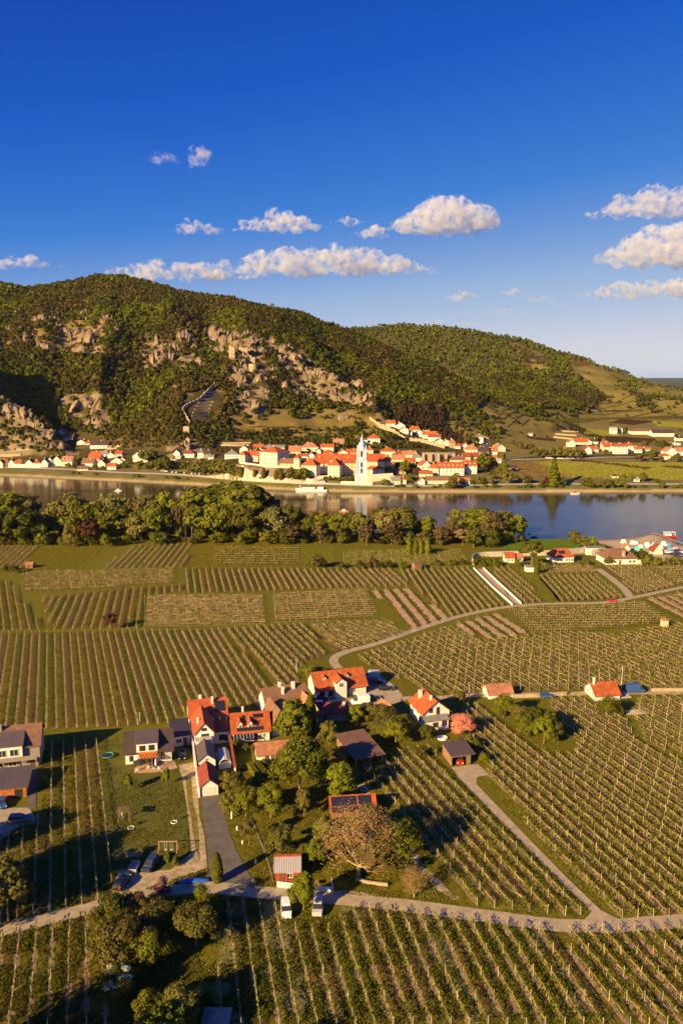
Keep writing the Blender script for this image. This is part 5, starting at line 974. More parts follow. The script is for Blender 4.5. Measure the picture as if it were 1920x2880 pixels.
h = house('house', 'bright orange roofed house with skylight below the grassy mound', (1556, 1583), (1612, 1581), 9.0, 2.6, 3.6, ridge='hip', hip=.35, roof=R_ORANGE, ov=.4); h.win('F', [6.5, 8.0, 9.5], .7, .9, 1.1).win('F', [2.0, 4.0], .7, .9, 1.1); b = MB(); b.slab([(3.2, 1.4, 4.0), (6.4, 1.4, 4.0), (6.4, 2.9, 5.2), (3.2, 2.9, 5.2)], -.1); b.build('solar_panel', M_SOLAR, h.e)
h = house('house', 'small orange roofed house left of the dark pine', (1420, 1583), (1446, 1583), 6, 2.4, 2.2, roof=R_ORANGE, ov=.3); h.win('F', [1.5, 3.4], .8, .8, .9)
h = house('house', 'white gabled annex between the small orange house and pine', (1448, 1581), (1470, 1581), 5, 2.1, 1.7, roof=R_TERRA, ov=.3); h.win('F', [2], .8, .8, .9)
h = house('house', 'large brown hipped roof house left of the beach', (1703, 1588), (1790, 1586), 12, 2.8, 4.0, ridge='hip', hip=.7, roof=R_BROWN, ov=.6); h.chimney(9.0, 1.0, 6.4, 1.2, W_STONE); h.win('F', [2, 4.5, 12, 14], .7, 1.2, 1.2).door('F', 7)
h = house('hut', 'steep red roofed beach kiosk beside the parked cars', (1835, 1558), (1862, 1558), 5, 1.2, 3.6, ridge='y', roof=R_MAROON, wall=W_CREAM, ov=.3, cat='kiosk')
h = house('hut', 'small brown tent shaped hut on the sand', (1752, 1548), (1770, 1548), 4, 1.2, 1.8, ridge='y', roof=R_TERRA, wall=W_CREAM, ov=.2, cat='hut')
h = house('building', 'low flat roofed white beach building behind the bushes', (1648, 1556), (1700, 1556), 5, 2.6, 0, ridge='flat', roof=R_GREY, wall=W_WHITE, cat='building')
h = house('hut', 'small round-shaded stone hut in the right vineyard', (1862, 1763), (1878, 1763), 2.2, 2.2, .9, ridge='hip', roof=R_TERRA, wall=W_PEACH, ov=.1, cat='hut')
h = house('hut', 'small grey roofed garden shed under the dark pine', (1478, 1609), (1500, 1609), 3.5, 2.2, .4, ridge='shed', roof=R_GREY, wall=W_WHITE, ov=.2, cat='shed')
# concrete flood wall
def wall_line(name, label, pts, h_, th, m, cat='wall', terrain=False, z0=-.6, smooth=True, cren=0):
    q = [(G(*p) if terrain else P(*p)) for p in pts]; q = smooth_line(q, 6) if smooth else q; b = MB()
    for i in range(len(q) - 1):
        a, c = q[i], q[i + 1]; d = (c - a); d2 = Vector((d.x, d.y, 0)).normalized(); n = Vector((-d2.y, d2.x, 0)) * th / 2; za = a.z; zc = c.z
        vs = [a - n, c - n, c + n, a + n]; b.add([(v.x, v.y, z + z0) for v, z in zip(vs, (za, zc, zc, za))] + [(v.x, v.y, z + h_) for v, z in zip(vs, (za, zc, zc, za))], [(0, 3, 2, 1), (4, 5, 6, 7), (0, 1, 5, 4), (2, 3, 7, 6), (1, 2, 6, 5), (3, 0, 4, 7)])
        if cren and i % 2 == 0: vs = [a - n * 1.1, c - n * 1.1, c + n * 1.1, a + n * 1.1]; b.add([(v.x, v.y, z + h_ + .01) for v, z in zip(vs, (za, zc, zc, za))] + [(v.x, v.y, z + h_ + cren) for v, z in zip(vs, (za, zc, zc, za))], [(0, 3, 2, 1), (4, 5, 6, 7), (0, 1, 5, 4), (2, 3, 7, 6), (1, 2, 6, 5), (3, 0, 4, 7)])
    return tag(b.build(name, m), label, cat)
wall_line('flood_wall', 'long pale concrete flood wall curving below the grassy mound', [(1331, 1590), (1327, 1578), (1345, 1568), (1400, 1565), (1480, 1563), (1550, 1561), (1640, 1553)], 2.6, .4, M_CONC)
wall_line('flood_wall', 'short straight concrete wall beside the beach bushes', [(1662, 1560), (1720, 1556)], 2.6, .4, M_CONC)
wall_line('field_wall', 'low dry stone wall along the vineyard lane', [(1445, 1963), (1530, 1960), (1592, 1955)], 1.1, .4, W_STONE)
wall_line('field_wall', 'low sunlit retaining wall right of the blue van', [(1830, 1945), (1880, 1944), (2000, 1944)], 1.0, .4, W_STONE)
wall_line('field_wall', 'dry stone garden wall casting a long shadow below the bare tree', [(1000, 2478), (1040, 2486), (1090, 2492)], .55, .35, W_STONE)
for l0, pts in (('left net of the wide soil strip', [(1331, 1600), (1385, 1654), (1440, 1703)]), ('right net of the wide soil strip', [(1358, 1600), (1400, 1640)]), ('long right hand net of the soil strip', [(1400, 1640), (1464, 1699)])):
    wall_line('vine_net', 'white ' + l0 + ' above the lane', pts, .9, .25, mat('white_net', (.75, .76, .78), .8), 'net', smooth=False)
sheet('soil_strip', [(1333, 1600), (1352, 1600), (1408, 1648), (1444, 1700), (1462, 1698), (1428, 1670), (1440, 1703), (1385, 1654)], M_SOIL2, .05)
sheet('soil_strip', [(1340, 1600), (1358, 1600), (1395, 1640), (1375, 1640)], M_SOIL2, .054)
# ------------------------------------------------------------ cars
PAINT = {}
def paint(n, c, r=.25): return mat('paint_' + n, c, r, spec=.6)
P_WHITE = paint('white', (.80, .79, .76)); P_SILVER = paint('silver', (.48, .45, .43)); P_BLACK = paint('black', (.012, .012, .016)); P_BLUE = paint('dark_blue', (.03, .04, .085)); P_RED = paint('red', (.45, .02, .015)); P_SKY = paint('blue', (.035, .09, .25)); P_GREY = paint('grey', (.12, .115, .12)); M_TYRE = mat('tyre', (.02, .02, .02), .9); M_LAMP = mat('lamp_glass', (.75, .75, .7), .15); M_TAIL = mat('tail_lamp', (.5, .01, .01), .3)
def loft(b, st, cap=True):
    """stations (x, half width low, half width top, z low, z top)"""
    n0 = len(b.v); vs = []
    for x, wl, wt, z0, z1 in st: vs += [(x, -wl, z0), (x, -wl, z0 + (z1 - z0) * .6), (x, -wt, z1), (x, wt, z1), (x, wl, z0 + (z1 - z0) * .6), (x, wl, z0)]
    fs = []
    for i in range(len(st) - 1):
        for k in range(6): fs.append((i * 6 + k, i * 6 + (k + 1) % 6, (i + 1) * 6 + (k + 1) % 6, (i + 1) * 6 + k))
    fs += [(5, 4, 3, 2, 1, 0), tuple(range((len(st) - 1) * 6, len(st) * 6))]; b.add(vs, fs)
CARM = {}
def car_meshes(kind, pm):
    k = (kind, pm.name)
    if k in CARM: return CARM[k]
    b = MB(); g = MB(); r = MB()
    if kind == 'van':
        loft(b, [(-2.6, .85, .85, .4, 1.1), (-2.5, .95, .95, .3, 1.25), (1.6, .97, .95, .3, 1.25), (2.3, .92, .85, .3, 1.05), (2.6, .8, .7, .35, .85)]); loft(r, [(-2.55, .93, .80, 1.25, 2.35), (-2.4, .95, .85, 1.25, 2.45), (.6, .95, .85, 1.25, 2.45), (1.0, .93, .8, 1.25, 2.3)]); loft(g, [(.95, .92, .78, 1.22, 2.28), (1.2, .9, .76, 1.2, 2.15), (1.95, .86, .8, 1.1, 1.25)]); ax = (-1.6, 1.65)
    elif kind == 'suv':
        loft(b, [(-2.2, .8, .75, .45, .9), (-2.1, .9, .85, .32, 1.02), (1.0, .92, .86, .32, 1.02), (1.9, .88, .78, .32, .92), (2.2, .75, .65, .4, .75)]); loft(g, [(-2.05, .82, .68, 1.0, 1.45), (-1.7, .84, .68, 1.0, 1.55), (.3, .84, .66, 1.0, 1.55), (1.15, .8, .72, .98, 1.04)]); loft(r, [(-1.95, .72, .62, 1.5, 1.60), (-1.5, .74, .66, 1.5, 1.66), (.1, .72, .64, 1.5, 1.64), (.45, .66, .6, 1.46, 1.54)]); ax = (-1.35, 1.4)
    else:
        loft(b, [(-2.2, .78, .7, .42, .82), (-2.1, .88, .8, .28, .92), (.9, .9, .82, .28, .92), (1.9, .86, .74, .28, .80), (2.2, .72, .6, .36, .64)]); loft(g, [(-1.95, .78, .66, .9, 1.2), (-1.5, .8, .64, .9, 1.38), (.1, .8, .62, .9, 1.38), (1.1, .76, .68, .88, .94)]); loft(r, [(-1.6, .68, .58, 1.3, 1.40), (-1.2, .7, .6, 1.32, 1.46), (-.1, .68, .58, 1.32, 1.45), (.25, .62, .54, 1.3, 1.38)]); ax = (-1.35, 1.35)
    w_ = MB(); w_.tube((0, -.11, 0), (0, .11, 0), .33, n=12); hb = MB(); hb.tube((0, -.12, 0), (0, .12, 0), .19, n=8); fx = b.v and max(v[0] for v in b.v)
    hl = MB(); hl.box(-.06, .06, -.16, .16, -.07, .07)
    CARM[k] = (b.mesh('body', pm), g.mesh('windows', M_GLASS), r.mesh('roof', pm), w_.mesh('wheel', M_TYRE), hb.mesh('hub', M_ALU), hl.mesh('headlight', M_LAMP), hl.mesh('tail_light', M_TAIL), ax); return CARM[k]
def car(px, py, head, kind, pm, label, group=None, cat=None, parts=True, terrain=False):
    """head: heading in degrees, 0 = to the right, -90 = towards the camera"""
    me = car_meshes(kind, pm); g = G(px, py) if terrain else P(px, py); e = empty('parked_van' if kind == 'van' else 'parked_car', g + Vector((0, 0, .07)), R(head)); tag(e, label, cat or ('van' if kind == 'van' else 'car'), group)
    for i, n in enumerate(('body', 'windows', 'roof')): link(bpy.data.objects.new(n, me[i]), e)
    for x in me[7]:
        for s in (-1, 1):
            o = bpy.data.objects.new('wheel', me[3]); o.location = (x, s * .82, .33); link(o, e)
            if parts: link(bpy.data.objects.new('hub', me[4]), o)
    if parts:
        for s in (-1, 1):
            o = bpy.data.objects.new('headlight', me[5]); o.location = (2.12, s * .58, .68); link(o, e); o = bpy.data.objects.new('tail_light', me[6]); o.location = (-2.17 if kind != 'van' else -2.57, s * .66, .78); link(o, e)
    return e
car(805, 2566, -84, 'suv', P_WHITE, 'white suv parked on the grass below the lane'); car(894, 2560, -92, 'suv', P_SILVER, 'silver grey estate car parked beside the small roadside tree')
car(424, 2440, -104, 'suv', P_BLUE, 'dark blue estate car next to the grey trailer'); car(344, 2490, 78, 'car', P_BLACK, 'black car with red tail lights turned to the camera'); car(57, 2312, 8, 'suv', P_GREY, 'dark grey suv seen from the side on the left yard')
car(514, 2130, -82, 'car', P_BLACK, 'black car squeezed beside the black roofed house'); car(905, 1985, 4, 'car', P_SILVER, 'silver car in front of the big orange roofed house'); car(901, 1973, 6, 'car', P_BLACK, 'black car behind the silver car in the courtyard')
car(1013, 1979, 192, 'van', P_WHITE, 'white high roofed van in the courtyard'); car(1047, 1969, 10, 'car', P_BLACK, 'black car touching the tail of the white van'); car(1044, 1908, 176, 'van', P_SILVER, 'silver van at the far end of the courtyard')
car(1059, 1923, 4, 'suv', P_BLACK, 'black car between the silver van and lowest black car'); car(1085, 1941, 6, 'car', P_BLACK, 'black car nearest the vines at the courtyard edge'); car(1786, 1947, 4, 'van', P_SKY, 'blue van beside the orange roofed cottage')
car(1537, 1962, 2, 'car', P_SKY, 'blue car half hidden behind the roadside vines'); car(1722, 1693, 4, 'car', P_RED, 'red car driving on the winding lane'); car(1292, 2142, -95, 'car', P_RED, 'dark red car parked inside the wooden carport'); car(6, 2266, -60, 'car', P_SKY, 'blue car at the left edge before the carport')
rr = random.Random(8); it = []
for i, (px, py) in enumerate([(1800, 1556), (1818, 1560), (1874, 1556), (1884, 1553), (1893, 1560), (1900, 1552), (1910, 1560), (1920, 1556)]):
    pm = rr.choice([P_WHITE, P_SILVER, P_BLACK, P_BLUE]); e = car(px, py, rr.choice([0, 90, 180]) + rr.uniform(-8, 8), 'car', pm, 'x', 'cars parked behind the beach', parts=False); it.append((e, px, pm.name[6:].replace('_', ' ') + ' car'))
number_labels(it, 'parked behind the beach')
# trailer
e = empty('trailer', P(378, 2448), R(88)); tag(e, 'grey box trailer standing next to the dark blue car', 'trailer'); b = MB(); b.box(-1.4, 1.4, -.8, .8, .45, .52)
for q in ((-1.4, 1.4, -.8, -.75), (-1.4, 1.4, .75, .8), (-1.4, -1.35, -.75, .75), (1.35, 1.4, -.75, .75)): b.box(*q, .52, 1.15)
b.build('box', mat('trailer_grey', (.34, .33, .31), .6), e); b = MB(); b.tube((1.4, 0, .48), (2.6, 0, .48), .05); b.build('drawbar', M_DARKM, e)
for s in (-1, 1): o = bpy.data.objects.new('wheel', CARM[('suv', P_WHITE.name)][3]); o.location = (0, s * .9, .33); link(o, e)
# ------------------------------------------------------------ garden things
def ring(R_, r, n=24, z=0):
    b = MB()
    for i in range(n): a0 = 2 * math.pi * i / n; a1 = 2 * math.pi * (i + 1) / n; b.tube((R_ * math.cos(a0), R_ * math.sin(a0), z), (R_ * math.cos(a1), R_ * math.sin(a1), z), r, n=6, cap=False)
    return b
e = empty('trampoline', P(303, 2131)); tag(e, 'round black trampoline with turquoise rim on the lawn', 'trampoline'); b = MB(); b.lathe([(1.25, .62), (1.25, .66)], n=24); b.build('mat', M_TYRE, e); ring(1.4, .07, 24, .66).build('rim', mat('turquoise', (.05, .42, .42), .6), e)
for i in range(6): a = i * math.pi / 3; b = MB(); b.tube((1.4 * math.cos(a), 1.4 * math.sin(a), 0), (1.4 * math.cos(a), 1.4 * math.sin(a), .62), .03); b.build('leg', M_ALU, e)
e = empty('swing_set', P(474, 2396)); tag(e, 'wooden swing frame with white ropes on the dry lawn', 'swing'); b = MB(); b.tube((-1.75, 0, 2.2), (1.75, 0, 2.2), .07)
for s in (-1, 1):
    for q in (-.7, .7): b.tube((s * 1.75, q, 0), (s * 1.75, 0, 2.2), .06)
b.build('frame', mat('orange_wood', (.50, .26, .14), .8), e)
for x in (-.5, .6):
    b = MB(); b.tube((x - .2, 0, .5), (x - .2, 0, 2.2), .02); b.tube((x + .2, 0, .5), (x + .2, 0, 2.2), .02); b.box(x - .25, x + .25, -.1, .1, .46, .5); b.build('swing_seat', M_WHITEP, e)
e = empty('pergola', P(351, 2306), .1); tag(e, 'small freestanding timber pergola on the lawn', 'pergola'); b = MB(); pillars(b, [(-1.1, -.9), (1.1, -.9), (-1.1, .9), (1.1, .9)], 2.3, .1); b.build('posts', M_WOOD, e); b = MB()
for i in range(9): b.box(-1.3 + i * .3, -1.22 + i * .3, -1.1, 1.1, 2.35, 2.45)
b.box(-1.3, 1.3, -.95, -.87, 2.27, 2.35); b.box(-1.3, 1.3, .87, .95, 2.27, 2.35); b.build('slats', M_WOOD, e)
for (px, py, lab, R_) in ((369, 2329, 'white stone ring round the sapling left of the swing', .6), (490, 2313, 'white stone ring round the sapling near the gravel track', .6)): tag(ring(R_, .09, 20, .08).build('planting_ring', M_WHITEP, loc=P(px, py)), lab, 'planting ring')
m = MB(); 
for i in range(9): m.box(-1.6 + i * .36, -1.5 + i * .36, -.05, .05, .1, 1.4 + .15 * (i % 2))
m.box(-1.7, 1.6, -.09, -.05, .5, .6); m.box(-1.7, 1.6, -.09, -.05, 1.0, 1.1); tag(m.build('rustic_fence', M_POST, loc=P(378, 2412), rz=.25), 'rustic branch fence behind the trailer', 'fence')
e = empty('parasol', P(393, 2167)); tag(e, 'open dark grey parasol on the brick terrace', 'parasol'); b = MB(); b.lathe([(1.5, 2.1), (1.45, 2.13), (.1, 2.65)], n=8); b.build('canopy', M_DARKM, e); b = MB(); b.tube((0, 0, 0), (0, 0, 2.6), .035); b.lathe([(.3, 0), (.3, .1)], n=8); b.build('pole', M_ALU, e)
e = empty('parasol', P(439, 2163)); tag(e, 'closed white parasol on the brick terrace', 'parasol'); b = MB(); b.lathe([(.12, .9), (.26, 1.2), (.16, 2.0), (.05, 2.6)], n=8); b.build('canopy', M_WHITEP, e); b = MB(); b.tube((0, 0, 0), (0, 0, 2.6), .035); b.lathe([(.3, 0), (.3, .1)], n=8); b.build('pole', M_ALU, e)
def table_set(px, py, lab):
    e = empty('garden_table', P(px, py), .2); tag(e, lab, 'table'); b = MB(); b.box(-.8, .8, -.45, .45, .72, .76); b.build('table_top', M_WOOD, e)
    for x in (-.7, .7):
        for y in (-.38, .38): b = MB(); b.box(x - .03, x + .03, y - .03, y + .03, 0, .72); b.build('leg', M_WOOD, e)
table_set(425, 2160, 'wooden garden table on the brick terrace'); table_set(884, 2492, 'small wooden table inside the white picket fence')
for i, (px, py) in enumerate([(417, 2163), (432, 2164), (424, 2156), (385, 2170), (447, 2166)]):
    e = empty('garden_chair', P(px, py), i * 1.7); tag(e, 'white garden chair on the brick terrace, ' + ['left of the table', 'right of the table', 'behind the table', 'farthest left near the grey parasol', 'farthest right by the closed parasol'][i], 'chair', 'chairs on the brick terrace'); b = MB(); b.box(-.22, .22, -.22, .22, .42, .46); b.build('seat', M_WHITEP, e); b = MB(); b.box(-.22, .22, .18, .22, .46, .9); b.build('backrest', M_WHITEP, e)
    for x in (-.19, .19):
        for y in (-.19, .19): b = MB(); b.box(x - .02, x + .02, y - .02, y + .02, 0, .42); b.build('leg', M_WHITEP, e)
m = MB(); m.lathe([(.35, 0), (.9, .35), (.75, .75), (.1, .95)], n=10); o = m.build('covered_boat', mat('blue_tarpaulin', (.02, .10, .42), .45, bump=.05, bscale=2, noise=.2, scale=1), loc=P(548, 2482), rz=.08, smooth=True); o.scale = (3.3, .75, .8); tag(o, 'long low boat hidden under a bright blue tarpaulin', 'boat')
m = MB(); m.lathe([(1.3, 0), (1.3, .35), (1.2, .36), (1.2, .3)], n=20); tag(m.build('paddling_pool', M_WHITEP, loc=P(1243, 2077)), 'round white pool on the lawn of the white house', 'pool'); bpy.data.objects[-1] if False else None
for i, (px, py, lab) in enumerate([(652, 2303, 'white garden statue beside the asphalt drive'), (682, 2374, 'short white garden lamp by the curve of the drive'), (719, 2428, 'white garden lamp near the red shed'), (667, 2335, 'white stone ornament below the garden statue')]):
    m = MB(); m.lathe([(.25, 0), (.22, .25), (.12, .4), (.2, .8), (.22, 1.1), (.1, 1.25), (.14, 1.45), (.02, 1.6)], n=8); o = m.build('garden_statue' if i in (0, 3) else 'garden_lamp', M_WHITEP, loc=P(px, py)); o.scale = (.9, .9, [1.1, .5, .6, .6][i]); tag(o, lab, 'statue' if i in (0, 3) else 'garden lamp')
def person(px, py, top, legs, lab, arms=.3, head=0):
    """standing figure grown as one skin from a skeleton"""
    J = [(0, 0, .95), (0, 0, 1.2), (0, 0, 1.42), (0, .0, 1.5), (0, -.01, 1.62), (0, -.01, 1.7), (.1, 0, .9), (.11, -.03, .5), (.12, .06, .08), (.12, -.08, .04), (-.1, 0, .9), (-.11, .03, .5), (-.12, .02, .08), (-.12, -.12, .04), (.18, 0, 1.4), (.24, .02, 1.12), (.22, -.12, .92), (-.18, 0, 1.4), (-.24, .02, 1.12), (-.22, -.12, .92)]
    Rr = [.14, .13, .14, .06, .1, .08, .09, .065, .045, .035, .09, .065, .045, .035, .06, .045, .032, .06, .045, .032]; E = [(0, 1), (1, 2), (2, 3), (3, 4), (4, 5), (0, 6), (6, 7), (7, 8), (8, 9), (0, 10), (10, 11), (11, 12), (12, 13), (2, 14), (14, 15), (15, 16), (2, 17), (17, 18), (18, 19)]
    me = bpy.data.meshes.new('person'); me.from_pydata(J, E, []); o = link(bpy.data.objects.new('person', me)); o.location = P(px, py) + Vector((0, 0, .07)); o.rotation_euler[2] = head
    md = o.modifiers.new('skin', 'SKIN'); 
    for i, v in enumerate(me.skin_vertices[0].data): v.radius = (Rr[i], Rr[i]); v.use_root = (i == 0)
    o.modifiers.new('sub', 'SUBSURF').levels = 1; me.materials.append(mat('cloth_' + legs[0], legs[1], .8)); tag(o, lab, 'person')
    b = MB(); b.lathe([(.17, .9), (.2, 1.15), (.22, 1.38), (.1, 1.47)], n=10); b.build('jacket', mat('cloth_' + top[0], top[1], .8), o); b = MB(); b.lathe([(.105, 1.62), (.125, 1.7), (.09, 1.78), (.01, 1.8)], c=(0, .02, 0), n=8); b.build('hair', mat('hair', (.06, .035, .02), .7), o)
    b = MB(); b.lathe([(.06, 1.5), (.095, 1.58), (.1, 1.66), (.08, 1.72)], c=(0, -.03, 0), n=8); b.build('head', mat('skin', (.5, .3, .2), .6), o)
    return o
person(712, 2496, ('purple', (.20, .09, .18)), ('navy', (.03, .03, .06)), 'person in a dark purple jacket walking on the lane', head=.6)
person(345, 2304, ('orange', (.7, .25, .1)), ('blue', (.15, .25, .5)), 'person in orange top and blue trousers by the small pergola')
# white picket fence
def picket(pts, lab, h_=1.0, gap=.28, m=None, solid=.20):
    q = [P(*p) for p in pts]; b = MB(); c = q[0]
    for i in range(len(q) - 1):
        a = q[i] - c; d = q[i + 1] - q[i]; L = d.length; d.normalize(); M = Matrix.Translation(a) @ Matrix.Rotation(math.atan2(d.y, d.x), 4, 'Z'); n = int(L / gap)
        for k in range(n): b.box(k * gap, k * gap + solid, -.02, .02, .05, h_ + .06 * (k % 2), M)
        b.box(0, L, .02, .06, .3, .38, M); b.box(0, L, .02, .06, h_ - .25, h_ - .17, M)
    return tag(b.build('picket_fence', m or M_WHITEP, loc=c), lab, 'fence')
picket([(779, 2496), (838, 2503)], 'white picket fence in front of the red shed', 1.2); picket([(890, 2509), (937, 2510), (932, 2476)], 'white picket fence right of the roadside tree', 1.1)
e = empty('gate', P(645, 2494), -.05); tag(e, 'wide green mesh gate across the asphalt drive', 'gate'); GR = mat('green_metal', (.03, .10, .05), .5)
for x0 in (0, 2.4):
    b = MB(); b.box(x0 + .05, x0 + 2.3, -.02, .02, .1, .15); b.box(x0 + .05, x0 + 2.3, -.02, .02, 1.25, 1.3); [b.box(x0 + .05 + i * .25, x0 + .07 + i * .25, -.01, .01, .15, 1.25) for i in range(10)]; b.build('gate_leaf', GR, e)
for x in (0, 2.4, 4.75): b = MB(); b.box(x - .06, x + .06, -.06, .06, 0, 1.45); b.build('gate_post', GR, e)
wall_line('garden_edge', 'low dark stone edging between the drive and the orchard', [(706, 2300), (730, 2360), (752, 2420), (768, 2480)], .16, .25, R_GREY, 'edging')
# utility poles
for px, py, h_, lean, lab in ((872, 2098, 6.5, .55, 'leaning grey pole behind the tall green tree'), (928, 2152, 4.5, -.5, 'short leaning timber pole left of the open barn'), (394, 2030, 2.6, 0, 'slim pale lamp post behind the black roofed house'), (834, 1893, 4.0, 0, 'slim lamp post left of the big orange roofed house'), (1318, 1975, 5.2, 0, 'telegraph pole beside the shaded orchard'), (1745, 1948, 8.0, 0, 'tall thin lamp post behind the orange roofed cottage')):
    b = MB(); b.tube((0, 0, -.3), (lean * h_, 0, h_ * (1 - abs(lean) * .3)), .11, .08, 7); o = b.build('utility_pole', M_POSTG if lean == 0 else M_WOOD, loc=P(px, py)); tag(o, lab, 'pole'); b = MB(); b.box(-.35, .35, -.05, .05, h_ * .93, h_ * .97) if lean == 0 else b.box(lean * h_ - .3, lean * h_ + .3, -.05, .05, h_ * .8, h_ * .83); b.build('crossarm', M_WOOD, o)
